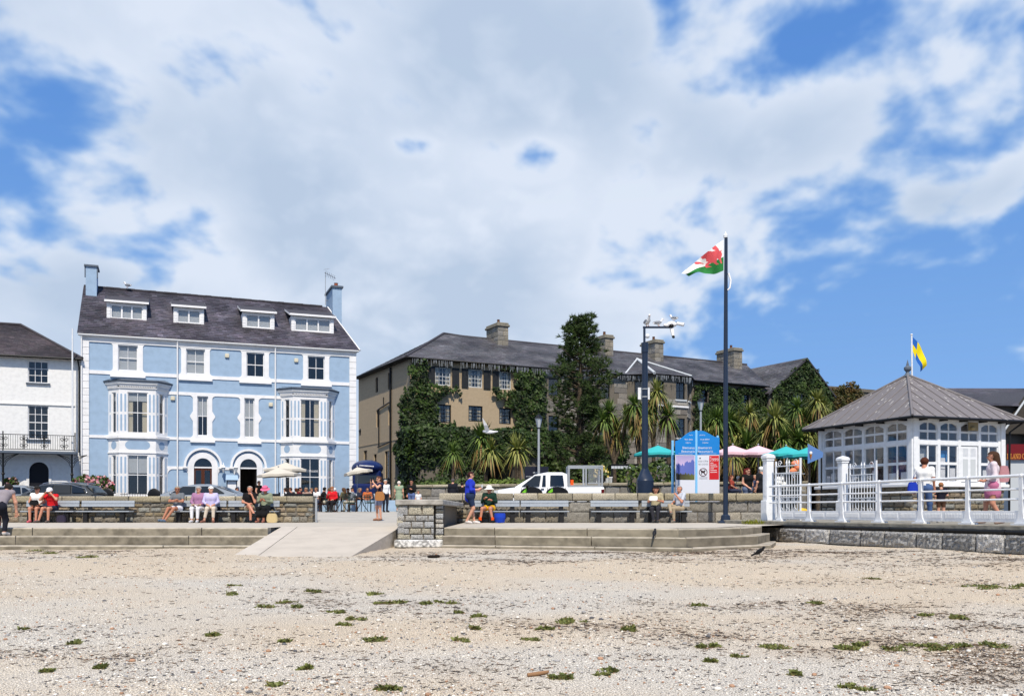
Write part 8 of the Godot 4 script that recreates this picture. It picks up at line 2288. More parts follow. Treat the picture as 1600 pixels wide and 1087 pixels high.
func bag(label: String, p: Vector3, r: Vector3, c: Color, strap: Array, kind := "bag") -> void:
	var t := thing("bag", label, kind, p)
	var m := MB.new()
	if r.y < 0.03: m.cbox(Vector3.ZERO, r * 2.0, 0.004)
	else:
		# a soft pouch: rounded box narrowing to the opening
		var pr := []
		for q in [[-1.0, 0.55], [-0.92, 0.85], [-0.5, 1.0], [0.1, 0.97], [0.6, 0.86], [0.95, 0.72], [1.0, 0.5]]: pr.append(q)
		for i in pr.size() - 1:
			for kk in 16:
				var P := []; var NN := []
				for e in [[i, kk], [i, kk + 1], [i + 1, kk + 1], [i + 1, kk]]:
					var g: float = TAU * e[1] / 16.0
					var cx := signf(cos(g)) * pow(absf(cos(g)), 0.6); var cz := signf(sin(g)) * pow(absf(sin(g)), 0.6)
					P.append(Vector3(cx * r.x * pr[e[0]][1], r.y * pr[e[0]][0], -cz * r.z * pr[e[0]][1])); NN.append(Vector3(cos(g) / r.x, 0.0, -sin(g) / r.z).normalized())
				m.sq(P[0], P[1], P[2], P[3], NN[0], NN[1], NN[2], NN[3])
		m.ell(Vector3(0, r.y * 0.97, 0), Vector3(r.x * 0.62, r.y * 0.06, r.z * 0.6), 10, 4); m.ell(Vector3(0, -r.y * 0.97, 0), Vector3(r.x * 0.62, r.y * 0.06, r.z * 0.6), 10, 4)
	part(t, "pouch", m.mesh(), cloth(c))
	if strap.size() > 1:
		var s := MB.new(); s.tube(strap, [0.009], 5); part(t, "strap", s.mesh(), cloth(c * 0.8))

func make_people() -> void:
	rng.seed = 101
	var V := Vector3(0, 0, 0)
	var bz := 33.02
	# --- left benches
	person("person in white top and dark cap with black bag on lap", at(-16.9, bz), 0.15, with(sit(), {"look": Vector3(0, -0.2, 0)}), [Color(0.9, 0.9, 0.88), Color(0.12, 0.12, 0.14), Color(0.75, 0.35, 0.4), Color(0.15, 0.12, 0.1)], {"sleeve": 0.25, "leg": 0.6, "bottomname": "shorts", "glasses": true, "hat": Color(0.12, 0.12, 0.12), "fat": 1.1, "skin": 1})
	bag("black handbag resting on the lap of the person in white", at(-16.88, bz - 0.28, 0.70), Vector3(0.16, 0.1, 0.07), Color(0.06, 0.06, 0.07), [])
	person("person in red top and white cap raising both hands to the face", at(-16.35, bz), -0.1, with(sit(), {"chest": Vector3(0, 0.87, 0.06), "neck": Vector3(0, 1.0, 0.12), "head": Vector3(0, 1.10, 0.19), "look": Vector3(0.35, 0.1, 0), "shl": Vector3(-0.19, 0.95, 0.08), "shr": Vector3(0.19, 0.95, 0.08), "ell": Vector3(-0.3, 0.82, 0.28), "elr": Vector3(0.3, 0.82, 0.28), "wrl": Vector3(-0.12, 1.02, 0.3), "wrr": Vector3(0.12, 1.02, 0.3), "hdl": Vector3(-0.06, 1.08, 0.29), "hdr": Vector3(0.06, 1.08, 0.29), "anl": Vector3(-0.22, 0.08, 0.5), "tol": Vector3(-0.3, 0.035, 0.63)}), [Color(0.80, 0.08, 0.12), Color(0.12, 0.13, 0.2), Color(0.35, 0.3, 0.28), Color(0.4, 0.35, 0.3)], {"sleeve": 0.6, "leg": 0.7, "bottomname": "shorts", "hat": Color(0.9, 0.9, 0.9), "fat": 1.15, "skin": 1})
	bag("dark rucksack between the bench legs under the person in red", at(-15.95, bz - 0.2, 0.14), Vector3(0.17, 0.13, 0.11), Color(0.2, 0.18, 0.25), [], "rucksack")
	person("person with grey hair, grey polo and white shorts, arms folded", at(-11.9, bz), -0.2, with(sit(), {"ell": Vector3(-0.26, 0.76, 0.12), "elr": Vector3(0.26, 0.76, 0.12), "wrl": Vector3(0.04, 0.80, 0.24), "wrr": Vector3(-0.04, 0.76, 0.25), "hdl": Vector3(0.12, 0.82, 0.2), "hdr": Vector3(-0.12, 0.76, 0.22), "anl": Vector3(-0.22, 0.09, 0.62), "tol": Vector3(-0.27, 0.09, 0.76), "anr": Vector3(-0.1, 0.09, 0.66), "tor": Vector3(-0.15, 0.08, 0.8), "look": Vector3(0, 0.5, 0)}), [Color(0.42, 0.44, 0.46), Color(0.88, 0.88, 0.9), Color(0.35, 0.42, 0.5), Color(0.6, 0.57, 0.52)], {"sleeve": 0.7, "leg": 0.65, "bottomname": "shorts", "glasses": true, "skin": 2})
	person("person with grey hair, lilac cardigan, white trousers, book on lap", at(-11.15, bz), 0.0, with(sit(), {"look": Vector3(0.1, -0.5, 0), "hdl": Vector3(-0.1, 0.6, 0.34), "hdr": Vector3(0.08, 0.6, 0.34)}), [Color(0.62, 0.45, 0.58), Color(0.88, 0.88, 0.89), Color(0.75, 0.75, 0.77), Color(0.62, 0.61, 0.6)], {"sleeve": 1.85, "leg": 1.85, "glasses": true, "topname": "cardigan", "fat": 1.08})
	bag("open book on the lap of the person in lilac", at(-11.15, bz - 0.36, 0.64), Vector3(0.13, 0.012, 0.09), Color(0.75, 0.72, 0.62), [], "book")
	person("person with white hair and pale lilac shirt, cream trousers", at(-10.72, bz), 0.25, with(sit(), {"look": Vector3(0.25, -0.6, 0), "chest": Vector3(0, 0.88, 0.02), "anl": Vector3(-0.2, 0.08, 0.42), "tol": Vector3(-0.3, 0.035, 0.54)}), [Color(0.74, 0.72, 0.86), Color(0.82, 0.77, 0.70), Color(0.45, 0.3, 0.25), Color(0.88, 0.88, 0.86)], {"sleeve": 1.8, "leg": 1.75, "fat": 1.08})
	person("person in black tee and beige shorts, legs crossed, hand at chin", at(-9.33, bz), 0.1, with(sit(), {"wrr": Vector3(0.1, 0.98, 0.2), "elr": Vector3(0.2, 0.72, 0.18), "hdr": Vector3(0.03, 1.06, 0.18), "wrl": Vector3(0.02, 0.66, 0.26), "hdl": Vector3(0.1, 0.68, 0.28), "knl": Vector3(0.04, 0.62, 0.42), "anl": Vector3(0.24, 0.32, 0.58), "tol": Vector3(0.32, 0.26, 0.7), "knr": Vector3(0.1, 0.5, 0.44)}), [Color(0.06, 0.05, 0.06), Color(0.68, 0.62, 0.52), Color(0.1, 0.1, 0.11), Color(0.7, 0.68, 0.64)], {"sleeve": 0.7, "leg": 0.6, "bottomname": "shorts", "skin": 1, "hair": 0.8})
	person("person in pink hat, sage cardigan and black skirt looking at a phone", at(-8.78, bz), -0.1, with(sit(), {"look": Vector3(0.5, 0.1, 0), "wrl": Vector3(-0.06, 0.78, 0.3), "wrr": Vector3(0.06, 0.78, 0.3), "hdl": Vector3(-0.03, 0.84, 0.32), "hdr": Vector3(0.03, 0.84, 0.32)}), [Color(0.52, 0.55, 0.46), Color(0.05, 0.05, 0.06), Color(0.55, 0.35, 0.3), Color(0.2, 0.15, 0.12)], {"sleeve": 1.9, "leg": 1.6, "topname": "cardigan", "bottomname": "skirt", "hat": Color(0.85, 0.42, 0.55), "brim": 0.07, "fat": 1.05, "skin": 2, "extra": [[Vector3(-0.08, 0.5, 0.1), Vector3(-0.1, 0.3, 0.4), 0.1, 0.13, 2, 2, 1.0], [Vector3(0.08, 0.5, 0.1), Vector3(0.1, 0.3, 0.4), 0.1, 0.13, 2, 2, 1.0]]})
	bag("cream straw bag on the ground beside the pink hat bench", at(-8.4, bz - 0.55, 0.17), Vector3(0.2, 0.16, 0.1), Color(0.78, 0.70, 0.52), [Vector3(-0.12, 0.14, 0), Vector3(0, 0.3, 0), Vector3(0.12, 0.14, 0)])
	# --- far left on the steps
	person("person in patterned vest and navy trousers bending over a child", at(-12.55, 22.75, -0.19), PI, with(stand(), {"pelvis": Vector3(0, 0.72, -0.1), "hpl": Vector3(-0.09, 0.70, -0.1), "hpr": Vector3(0.09, 0.70, -0.1), "waist": Vector3(0, 0.85, -0.02), "chest": Vector3(0, 1.0, 0.12), "neck": Vector3(0, 1.1, 0.24), "head": Vector3(0, 1.16, 0.36), "look": Vector3(0.6, 0, 0), "shl": Vector3(-0.19, 1.06, 0.18), "shr": Vector3(0.19, 1.06, 0.18), "ell": Vector3(-0.25, 0.82, 0.22), "elr": Vector3(0.25, 0.82, 0.22), "wrl": Vector3(-0.24, 0.58, 0.28), "wrr": Vector3(0.24, 0.58, 0.28), "hdl": Vector3(-0.23, 0.49, 0.3), "hdr": Vector3(0.23, 0.49, 0.3), "knl": Vector3(-0.1, 0.4, 0.05), "knr": Vector3(0.1, 0.4, 0.05)}), [Color(0.55, 0.52, 0.54), Color(0.08, 0.09, 0.14), Color(0.8, 0.78, 0.76), Color(0.12, 0.1, 0.09)], {"sleeve": 0.0, "topname": "vest", "leg": 1.9, "skin": 0})
	person("small child in a blue top beside the bending adult", at(-12.78, 23.05, 0.0), 0.4, stand(), [Color(0.1, 0.3, 0.7), Color(0.75, 0.75, 0.8), Color(0.8, 0.8, 0.8), Color(0.35, 0.25, 0.15)], {"size": 0.5, "sleeve": 0.6, "leg": 0.5, "bottomname": "shorts"})
	# --- middle
	person("person in navy top and pale shorts holding up a phone to take a photo", at(-5.1, 35.5, 0.045), -0.75, with(stand(), {"ell": Vector3(-0.2, 1.26, 0.22), "elr": Vector3(0.2, 1.26, 0.22), "wrl": Vector3(-0.06, 1.46, 0.33), "wrr": Vector3(0.06, 1.46, 0.33), "hdl": Vector3(-0.04, 1.53, 0.33), "hdr": Vector3(0.04, 1.53, 0.33)}), [Color(0.09, 0.12, 0.25), Color(0.55, 0.57, 0.66), Color(0.55, 0.4, 0.32), Color(0.33, 0.2, 0.12)], {"sleeve": 0.35, "leg": 0.75, "bottomname": "shorts", "glasses": true, "extra": [[Vector3(0, 1.6, -0.06), Vector3(0, 1.46, -0.08), 0.07, 0.05, 4, 4, 1.0]]})
	bag("tan shoulder bag hanging at the hip of the person taking a photo", at(-5.02, 35.2, 0.98), Vector3(0.19, 0.17, 0.06), Color(0.66, 0.45, 0.26), [Vector3(-0.1, 0.16, 0), Vector3(0.0, 0.42, -0.05), Vector3(0.1, 0.16, 0)])
	var ph := MB.new(); ph.cbox(Vector3.ZERO, Vector3(0.08, 0.15, 0.012), 0.004)
	one("phone", "black phone held up by the person in navy", "phone", ph.mesh(), M.black, at(-5.34, 35.23, 1.6), -0.75)
	person("person with white hair in a pale green dress seen from behind", at(-5.85, 48.0, 0.38), PI, stand(), [Color(0.55, 0.62, 0.52), Color(0.55, 0.62, 0.52), Color(0.6, 0.6, 0.55), Color(0.86, 0.82, 0.78)], {"size": 0.93, "fat": 1.15, "sleeve": 0.4, "leg": 0.8, "topname": "dress", "bottomname": "dress_skirt", "extra": [[Vector3(0, 0.9, 0), Vector3(0, 0.42, 0), 0.16, 0.2, 2, 2, 1.0]]})
	person("person in black cardigan and sunglasses standing by the garden wall", at(-5.2, 48.0, 0.38), -0.2, with(stand(), {"wrr": Vector3(0.05, 1.2, 0.2), "elr": Vector3(0.24, 1.12, 0.08), "hdr": Vector3(-0.02, 1.24, 0.2)}), [Color(0.05, 0.05, 0.06), Color(0.35, 0.42, 0.6), Color(0.1, 0.1, 0.1), Color(0.08, 0.06, 0.05)], {"size": 0.96, "sleeve": 1.9, "topname": "cardigan", "glasses": true, "skin": 1, "fat": 1.1})
	person("person in a loose white shirt among the terrace tables", at(-6.35, 46.5, 0.36), 0.6, stand(), [Color(0.90, 0.90, 0.90), Color(0.12, 0.13, 0.18), Color(0.1, 0.1, 0.1), Color(0.75, 0.72, 0.68)], {"sleeve": 1.8, "size": 0.95})
	person("small child with ginger hair near the garden wall", at(-4.75, 47.0, 0.36), 0.1, stand(), [Color(0.85, 0.85, 0.86), Color(0.3, 0.35, 0.5), Color(0.3, 0.3, 0.3), Color(0.55, 0.28, 0.12)], {"size": 0.62, "sleeve": 0.7})
	person("person in dark padded jacket seen from behind at the garden wall", at(-3.0, 47.0, 0.36), PI - 0.2, stand(), [Color(0.07, 0.08, 0.12), Color(0.06, 0.06, 0.08), Color(0.05, 0.05, 0.05), Color(0.32, 0.3, 0.3)], {"sleeve": 2.0, "fat": 1.3, "topname": "jacket"})
	person("person in dark coat half hidden beside the padded jacket", at(-2.55, 47.4, 0.36), PI + 0.3, stand(), [Color(0.06, 0.06, 0.07), Color(0.06, 0.06, 0.08), Color(0.05, 0.05, 0.05), Color(0.1, 0.08, 0.07)], {"sleeve": 2.0, "fat": 1.1, "topname": "coat", "size": 0.9})
	person("person in bright blue cardigan and denim shorts walking with a cup", at(-1.36, 30.3), PI / 2, with(stand(), {"knl": Vector3(-0.09, 0.5, 0.1), "anl": Vector3(-0.09, 0.09, -0.12), "tol": Vector3(-0.1, 0.04, 0.03), "knr": Vector3(0.09, 0.49, 0.06), "anr": Vector3(0.09, 0.08, 0.12), "tor": Vector3(0.1, 0.035, 0.28), "elr": Vector3(0.24, 1.1, 0.03), "wrr": Vector3(0.14, 1.08, 0.27), "hdr": Vector3(0.1, 1.13, 0.34), "ell": Vector3(-0.24, 1.1, 0.03), "wrl": Vector3(-0.12, 1.12, 0.28), "hdl": Vector3(-0.06, 1.17, 0.34)}), [Color(0.13, 0.22, 0.72), Color(0.12, 0.18, 0.30), Color(0.85, 0.83, 0.82), Color(0.22, 0.09, 0.08)], {"sleeve": 1.5, "leg": 0.8, "topname": "cardigan", "bottomname": "shorts", "glasses": true, "fat": 1.28, "extra": [[Vector3(0, 1.2, -0.03), Vector3(0, 0.84, -0.03), 0.13, 0.145, 1, 1, 1.0]]})
	var cup := MB.new(); cup.lathe([Vector2(0.0, -0.05), Vector2(0.028, -0.05), Vector2(0.038, 0.05), Vector2(0.0, 0.05)], 10)
	one("paper_cup", "small pale cup held by the person in bright blue", "cup", cup.mesh(), M.blind, at(-0.98, 30.28, 1.22))
	var eater := person("person in white sun hat, dark green jumper and yellow shorts eating", at(-0.8, 32.68), -0.15, with(sit(), {"look": Vector3(0.2, 0, 0), "wrl": Vector3(-0.12, 0.86, 0.24), "wrr": Vector3(0.1, 0.80, 0.26), "hdl": Vector3(-0.05, 0.90, 0.29), "hdr": Vector3(0.03, 0.82, 0.3), "anl": Vector3(-0.24, 0.08, 0.46), "tol": Vector3(-0.3, 0.035, 0.6), "knl": Vector3(-0.18, 0.5, 0.43), "anr": Vector3(0.2, 0.08, 0.46), "tor": Vector3(0.24, 0.035, 0.6)}), [Color(0.04, 0.18, 0.13), Color(0.85, 0.64, 0.10), Color(0.1, 0.1, 0.11), Color(0.8, 0.8, 0.78)], {"sleeve": 1.85, "leg": 0.55, "topname": "jumper", "bottomname": "shorts", "hat": Color(0.93, 0.92, 0.88), "brim": 0.08, "fat": 1.25, "skin": 1})
	for s in [[-0.24, 0.46], [0.2, 0.46]]:
		var sk := MB.new(); sk.tube([Vector3(0, 0.05, 0), Vector3(0, 0.2, 0)], [0.053, 0.055], 10)
		part(eater, "sock", sk.mesh(), cloth(Color(0.95, 0.35, 0.08)), Vector3(s[0], 0, s[1]))
	var bb := MB.new(); bb.lathe([Vector2(0.0, 0.0), Vector2(0.16, 0.02), Vector2(0.2, 0.2), Vector2(0.19, 0.33), Vector2(0.17, 0.34), Vector2(0.17, 0.22), Vector2(0.0, 0.1)], 14)
	one("blue_bag", "bright blue open bag on the ground beside the dark green jumper", "bag", bb.mesh(), cloth(Color(0.10, 0.25, 0.70)), at(-0.42, 32.05))
	person("person with black bob and patterned shirt holding a paper wrapper", at(5.07, 32.68), -0.25, with(sit(), {"look": Vector3(0.45, 0.1, 0), "wrl": Vector3(-0.1, 0.82, 0.26), "wrr": Vector3(0.1, 0.78, 0.27), "hdl": Vector3(-0.05, 0.86, 0.3), "hdr": Vector3(0.04, 0.80, 0.32), "anl": Vector3(-0.02, 0.08, 0.5), "anr": Vector3(0.12, 0.08, 0.52), "tol": Vector3(-0.04, 0.035, 0.64), "tor": Vector3(0.12, 0.035, 0.67)}), [Color(0.66, 0.62, 0.50), Color(0.16, 0.16, 0.19), Color(0.2, 0.2, 0.2), Color(0.05, 0.04, 0.04)], {"sleeve": 0.9, "leg": 1.95, "skin": 1, "extra": [[Vector3(-0.06, 1.2, -0.03), Vector3(-0.07, 1.08, 0.0), 0.06, 0.05, 4, 4, 1.0], [Vector3(0.06, 1.2, -0.03), Vector3(0.07, 1.08, 0.0), 0.06, 0.05, 4, 4, 1.0]]})
	var pw := MB.new(); pw.cbox(Vector3.ZERO, Vector3(0.28, 0.17, 0.05), 0.02, Basis(Vector3.RIGHT, -0.5), 0.015, rng)
	one("paper_wrapper", "white paper wrapper held by the person with a black bob", "wrapper", pw.mesh(), M.white, at(4.93, 32.3, 0.86))
	person("person with short grey hair and pale shirt eating, one leg crossed", at(5.92, 32.68), -0.95, with(sit(), {"look": Vector3(0, 0, 0), "elr": Vector3(0.24, 0.74, 0.16), "wrr": Vector3(0.1, 0.96, 0.28), "hdr": Vector3(0.04, 1.04, 0.27), "wrl": Vector3(-0.1, 0.66, 0.3), "knl": Vector3(-0.06, 0.6, 0.45), "anl": Vector3(0.28, 0.34, 0.72), "tol": Vector3(0.4, 0.33, 0.8), "anr": Vector3(0.12, 0.08, 0.42), "tor": Vector3(0.13, 0.035, 0.58)}), [Color(0.74, 0.76, 0.80), Color(0.64, 0.58, 0.48), Color(0.45, 0.42, 0.38), Color(0.62, 0.6, 0.58)], {"sleeve": 0.8, "leg": 1.9, "skin": 1, "hair": 0.5, "fat": 1.1})
	# --- behind the granite end stones
	person("person with long red hair in a black vest behind the granite wall", at(8.95, 35.2, 0.34), 0.45, with(stand(), {"wrl": Vector3(-0.1, 0.95, 0.2), "hdl": Vector3(-0.05, 0.9, 0.26)}), [Color(0.03, 0.03, 0.035), Color(0.4, 0.45, 0.55), Color(0.2, 0.2, 0.2), Color(0.36, 0.07, 0.06)], {"sleeve": 0.0, "topname": "vest", "fat": 1.25, "glasses": true, "skin": 0, "extra": [[Vector3(-0.06, 1.6, -0.05), Vector3(-0.12, 1.3, -0.06), 0.07, 0.06, 4, 4, 1.0], [Vector3(0.06, 1.6, -0.05), Vector3(0.1, 1.3, -0.06), 0.07, 0.06, 4, 4, 1.0]]})
	person("person in dark shirt with white hair beside the white gate pillar", at(9.42, 35.0, 0.34), -2.6, stand(), [Color(0.09, 0.10, 0.12), Color(0.10, 0.10, 0.12), Color(0.1, 0.1, 0.1), Color(0.88, 0.88, 0.86)], {"sleeve": 0.8, "fat": 1.15, "size": 1.03})
	# --- on the pier
	person("person with short auburn hair, white tee and jeans on the pier", at(10.72, 24.1, 0.11), 2.5, with(stand(), {"knl": Vector3(-0.1, 0.5, 0.12), "anl": Vector3(-0.1, 0.1, 0.2), "tol": Vector3(-0.11, 0.06, 0.35), "anr": Vector3(0.1, 0.09, -0.18), "tor": Vector3(0.11, 0.04, -0.03), "wrr": Vector3(0.27, 0.86, 0.12), "hdr": Vector3(0.28, 0.78, 0.16)}), [Color(0.92, 0.92, 0.91), Color(0.28, 0.38, 0.55), Color(0.8, 0.8, 0.8), Color(0.30, 0.15, 0.08)], {"sleeve": 0.75, "skin": 1, "bottomname": "jeans"})
	bag("bright blue shoulder bag of the person in a white tee", at(10.35, 23.95, 1.02), Vector3(0.13, 0.14, 0.07), Color(0.10, 0.22, 0.68), [Vector3(-0.05, 0.12, 0), Vector3(0.12, 0.42, -0.06), Vector3(0.12, 0.12, 0)])
	person("small child in dark top and brown shorts holding a hand on the pier", at(11.2, 24.2, 0.11), 2.9, with(stand(), {"wrl": Vector3(-0.25, 1.15, 0.12), "ell": Vector3(-0.24, 1.15, -0.02), "hdl": Vector3(-0.28, 1.22, 0.15)}), [Color(0.06, 0.07, 0.14), Color(0.32, 0.22, 0.16), Color(0.85, 0.85, 0.85), Color(0.6, 0.42, 0.28)], {"size": 0.62, "sleeve": 0.8, "leg": 0.6, "bottomname": "shorts"})
	person("person with long brown hair in a pink and white dress on the pier", at(11.25, 21.7, 0.11), -1.9, with(stand(), {"knl": Vector3(-0.1, 0.5, 0.12), "anl": Vector3(-0.1, 0.09, 0.16), "tol": Vector3(-0.1, 0.05, 0.3), "anr": Vector3(0.1, 0.09, -0.2), "tor": Vector3(0.1, 0.04, -0.05), "wrr": Vector3(0.2, 1.0, 0.22), "hdr": Vector3(0.18, 1.02, 0.3)}), [Color(0.86, 0.80, 0.82), Color(0.72, 0.42, 0.55), Color(0.7, 0.6, 0.55), Color(0.26, 0.17, 0.11)], {"sleeve": 1.7, "leg": 0.55, "topname": "dress", "bottomname": "dress_hem", "skin": 1, "extra": [[Vector3(0, 1.05, 0), Vector3(0, 0.86, 0), 0.14, 0.165, 1, 1, 1.0], [Vector3(0, 0.80, 0), Vector3(0, 0.72, 0), 0.165, 0.17, 2, 2, 1.0], [Vector3(0, 1.6, -0.05), Vector3(0, 1.22, -0.12), 0.085, 0.07, 4, 4, 1.0]]})
	bag("pink rucksack on the back of the person in a dress", at(11.46, 21.63, 1.28), Vector3(0.13, 0.19, 0.09), Color(0.72, 0.52, 0.54), [], "rucksack")
	# --- terrace: three modelled sitters, copied with other clothes
	var fs := [figure(sit(), {"cell": 0.03, "sleeve": 0.6}), figure(with(sit(), {"look": Vector3(0.2, 0.6, 0), "wrl": Vector3(-0.12, 0.86, 0.26), "hdl": Vector3(-0.06, 0.92, 0.3)}), {"cell": 0.03, "sleeve": 1.9, "fat": 1.15}), figure(with(sit(), {"look": Vector3(0, -0.7, 0), "chest": Vector3(0, 0.88, 0.04)}), {"cell": 0.03, "sleeve": 0.8, "extra": [[Vector3(0, 1.2, -0.05), Vector3(0, 1.0, -0.08), 0.07, 0.06, 4, 4, 1.0]]})]
	var wood := cloth(Color(0.25, 0.13, 0.08))
	var seats := [[369, 50, "grey tee and sunglasses", Color(0.55, 0.57, 0.56), Color(0.15, 0.1, 0.08), 0], [392, 51, "pale blue cap", Color(0.55, 0.6, 0.75), Color(0.4, 0.45, 0.7), 0], [446, 51, "white blouse", Color(0.88, 0.88, 0.87), Color(0.2, 0.14, 0.1), 2], [454, 49.5, "dark jumper", Color(0.12, 0.12, 0.14), Color(0.3, 0.2, 0.14), 1], [463, 51.5, "cream jacket", Color(0.8, 0.76, 0.68), Color(0.3, 0.17, 0.1), 2], [468, 49.0, "dark red top", Color(0.42, 0.1, 0.12), Color(0.12, 0.1, 0.09), 0], [478, 50, "striped top", Color(0.6, 0.5, 0.45), Color(0.6, 0.5, 0.4), 2], [486, 52, "beige top", Color(0.66, 0.58, 0.5), Color(0.5, 0.4, 0.3), 1], [494, 50, "white tee", Color(0.9, 0.9, 0.9), Color(0.55, 0.42, 0.28), 0], [506, 48.5, "black tee leaning in", Color(0.05, 0.05, 0.06), Color(0.08, 0.07, 0.07), 1], [515, 51.5, "pink top", Color(0.75, 0.5, 0.5), Color(0.4, 0.3, 0.2), 2], [519, 46.6, "bright red jacket", Color(0.80, 0.10, 0.14), Color(0.6, 0.4, 0.25), 1], [523, 51, "white cap", Color(0.35, 0.33, 0.35), Color(0.85, 0.85, 0.85), 0], [537, 50.5, "olive top", Color(0.4, 0.38, 0.28), Color(0.35, 0.24, 0.15), 2], [544, 52, "brown jacket", Color(0.3, 0.22, 0.17), Color(0.2, 0.14, 0.1), 1], [551, 49.5, "grey jumper", Color(0.5, 0.52, 0.55), Color(0.1, 0.09, 0.08), 1], [562, 51, "navy top", Color(0.15, 0.17, 0.25), Color(0.5, 0.45, 0.4), 2], [574, 50.8, "orange top", Color(0.75, 0.4, 0.2), Color(0.3, 0.2, 0.12), 0]]
	for q in seats:
		var d: float = q[1]
		var x: float = (q[0] - 800.0) / 1450.0 * d
		var gy: float = lerpf(0.34, 0.4, clampf((d - 46.0) / 6.0, 0, 1))
		var tn: float = rng.randf_range(-2.6, 2.6)
		var t := thing("person", "seated cafe guest in " + q[2] + " on the terrace", "person", at(x, d, gy), tn, "guests seated on the terrace")
		dress(t, fs[q[5]], [q[3], [Color(0.2, 0.22, 0.3), Color(0.75, 0.72, 0.65), Color(0.1, 0.1, 0.12)][rng.randi() % 3], Color(0.2, 0.2, 0.2), q[4]], {"glasses": rng.randf() < 0.4, "skin": rng.randi() % 3})
		var ch := thing("wooden_chair", "brown wooden chair under the cafe guest in " + q[2], "chair", at(x, d, gy), tn, "wooden chairs on the terrace")
		pspan(ch, "seat", Vector3(-0.21, 0.36, -0.2), Vector3(0.21, 0.41, 0.22), wood); pspan(ch, "backrest", Vector3(-0.2, 0.55, -0.23), Vector3(0.2, 0.85, -0.2), wood)
		for l in [[-0.19, -0.2], [0.19, -0.2], [-0.19, 0.2], [0.19, 0.2]]: pspan(ch, "leg", Vector3(l[0] - 0.02, 0, l[1] - 0.02), Vector3(l[0] + 0.02, 0.36 if l[1] > 0 else 0.85, l[1] + 0.02), wood)
	for q in [[1143, 47.5, "a red top under the pink parasols", Color(0.6, 0.25, 0.2), Color(0.4, 0.2, 0.12), 2], [1153, 48.5, "a grey top under the pink parasols", Color(0.4, 0.42, 0.5), Color(0.8, 0.8, 0.8), 1], [1180, 47.0, "a navy top beside the pink parasol pole", Color(0.25, 0.28, 0.38), Color(0.7, 0.6, 0.5), 0], [1033, 54.0, "a dark top under the teal parasol", Color(0.15, 0.17, 0.2), Color(0.5, 0.5, 0.5), 1]]:
		var x: float = (q[0] - 800.0) / 1450.0 * q[1]
		var t := thing("person", "seated guest in " + q[2], "person", at(x, q[1], 0.95), rng.randf_range(-2.0, 2.0), "guests in the hotel garden")
		dress(t, fs[q[5]], [q[3], Color(0.2, 0.22, 0.3), Color(0.2, 0.2, 0.2), q[4]], {"skin": 1})
		var ch := thing("garden_chair", "blue garden chair under the guest in " + q[2], "chair", at(x, q[1], 0.38), 0.0, "blue garden chairs")
		pspan(ch, "seat", Vector3(-0.3, 0.94, -0.25), Vector3(0.3, 0.98, 0.25), M.navy); pspan(ch, "backrest", Vector3(-0.3, 1.0, -0.3), Vector3(0.3, 1.45, -0.26), M.navy)
		for l in [[-0.26, -0.22], [0.26, -0.22], [-0.26, 0.22], [0.26, 0.22]]: pspan(ch, "leg", Vector3(l[0] - 0.02, 0, l[1] - 0.02), Vector3(l[0] + 0.02, 0.94, l[1] + 0.02), M.navy)
	person("waiter in black with dark tied hair carrying papers in the doorway", at(-14.2, 52.0, 0.4), 1.2, with(stand(), {"wrr": Vector3(0.1, 1.08, 0.26), "elr": Vector3(0.22, 1.1, 0.0), "hdr": Vector3(0.05, 1.1, 0.33)}), [Color(0.04, 0.04, 0.045), Color(0.04, 0.04, 0.05), Color(0.05, 0.05, 0.05), Color(0.06, 0.05, 0.05)], {"sleeve": 0.3, "cell": 0.026})
	# --- birds
	gull("gull standing on the ridge of the blue house", at(-26.0, 62.7, 15.48), 2.8, 1.15)
	var fg := thing("flying_gull", "white gull flying with raised wings in front of the ivy", "gull", at(-1.1, 45.0, 4.25), 0.15)
	var bm := MB.new(); bm.ell(Vector3.ZERO, Vector3(0.26, 0.085, 0.08), 12, 8); bm.ell(Vector3(-0.26, 0.02, 0), Vector3(0.07, 0.055, 0.05), 8, 6); bm.tube([Vector3(0.2, 0, 0), Vector3(0.42, 0.02, 0)], [0.06, 0.02], 6)
	part(fg, "body", bm.mesh(), M.gull)
	for s in [-1.0, 1.0]:
		var wm := MB.new(); var pv := Vector3(-0.08, 0.04, 0.05 * s)
		var pts := [Vector3(-0.1, 0.05, 0.06 * s), Vector3(-0.22, 0.30, 0.30 * s) if s > 0 else Vector3(0.15, 0.05, 0.35 * s), Vector3(-0.38, 0.62, 0.42 * s) if s > 0 else Vector3(0.55, 0.12, 0.75 * s)]
		for i in 2:
			var a: Vector3 = pts[i]; var b: Vector3 = pts[i + 1]
			var w0: float = [0.11, 0.09][i]; var w1: float = [0.09, 0.01][i]
			wm.quad(a + Vector3(-w0, 0, 0), b + Vector3(-w1, 0, 0), b + Vector3(w1, 0, 0), a + Vector3(w0, 0, 0)); wm.quad(a + Vector3(w0, -0.012, 0), b + Vector3(w1, -0.012, 0), b + Vector3(-w1, -0.012, 0), a + Vector3(-w0, -0.012, 0))
		part(fg, "wing", wm.mesh(), M.gull)
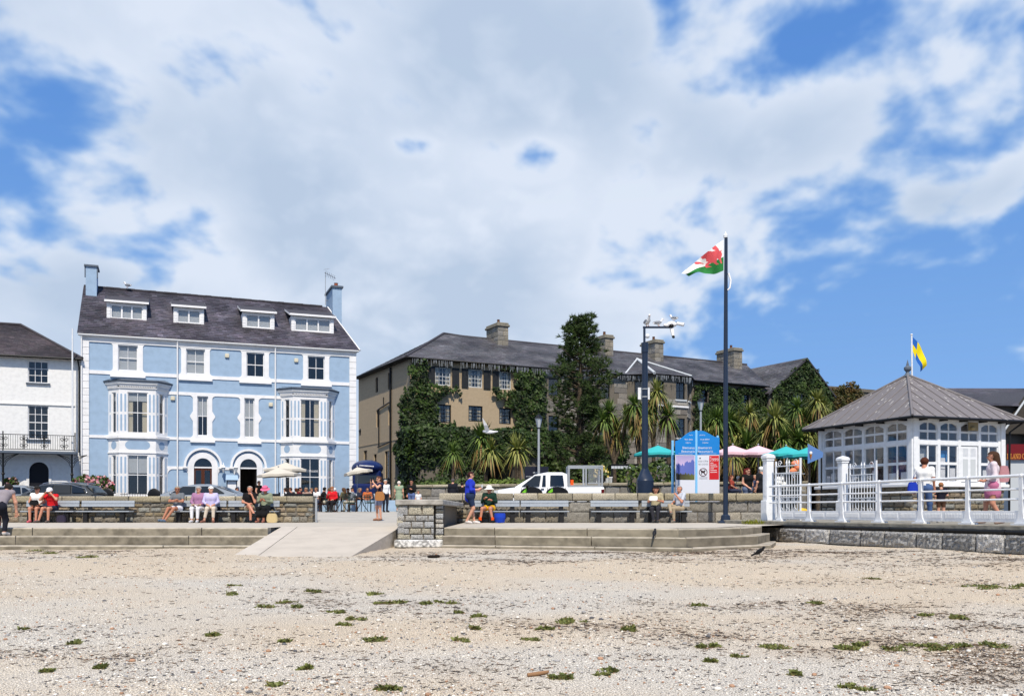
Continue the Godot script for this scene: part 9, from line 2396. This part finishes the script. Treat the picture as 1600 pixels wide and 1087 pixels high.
	for q in [[3.28, 21.35, -0.19, 1.25, "black crow on the lower concrete step"], [5.15, 19.3, 99.0, -0.6, "black crow walking on the sand below the steps"]]:
		var gy: float = q[2] if q[2] < 50 else sand_y(q[0], q[1])
		var c := thing("crow", q[4], "crow", at(q[0], q[1], gy), q[3])
		var b := MB.new(); b.ell(Vector3(0, 0.14, 0), Vector3(0.14, 0.065, 0.065), 12, 8, Basis(Vector3.BACK, 0.6)); b.ell(Vector3(0.13, 0.25, 0), Vector3(0.045, 0.04, 0.038), 8, 6); b.tube([Vector3(0.08, 0.18, 0), Vector3(0.12, 0.24, 0)], [0.05, 0.035], 8); b.tube([Vector3(-0.1, 0.08, 0), Vector3(-0.25, -0.0, 0)], [0.04, 0.02], 6)
		part(c, "body", b.mesh(), M.crow)
		var k := MB.new(); k.tube([Vector3(0.16, 0.25, 0), Vector3(0.22, 0.235, 0)], [0.014, 0.003], 5); part(c, "beak", k.mesh(), M.black); c.scale = Vector3.ONE * 0.72
		for z in [-0.03, 0.03]:
			var l := MB.new(); l.rod(Vector3(0, 0.1, z), Vector3(0.02, 0.0, z), 0.007, 5); l.box(Vector3(0.04, 0.005, z), Vector3(0.06, 0.01, 0.02)); part(c, "leg", l.mesh(), M.black)

# ---------------------------------------------------------------- thing > part > sub-part, no deeper
func flatten() -> void:
	for t in get_children():
		if not t is Node3D: continue
		for p in t.get_children():
			var deep := []
			for c in p.get_children(): gather(c, Transform3D.IDENTITY, 1, deep)
			for q in deep:
				q[0].get_parent().remove_child(q[0])
			for q in deep:
				var called = String(q[0].name).rstrip("0123456789").rstrip("_")
				q[0].name = called
				p.add_child(q[0], true)
				q[0].transform = q[1]
			for c in p.get_children():
				if c.get_class() == "Node3D" and c.get_child_count() == 0: p.remove_child(c)
func gather(n: Node3D, above: Transform3D, depth: int, out: Array) -> void:
	var here := above * n.transform
	for c in n.get_children(): gather(c, here, depth + 1, out)
	if depth > 1: out.append([n, here])

func _ready():
	rng.seed = 5
	camera_and_light()
	textures(); materials()
	make_ground()
	make_promenade()
	make_walls()
	make_pier()
	make_kiosk()
	make_blue_house()
	make_white_house()
	make_hotel()
	make_plants()
	make_benches()
	make_street()
	make_people()
	make_beach_litter()
	flatten()
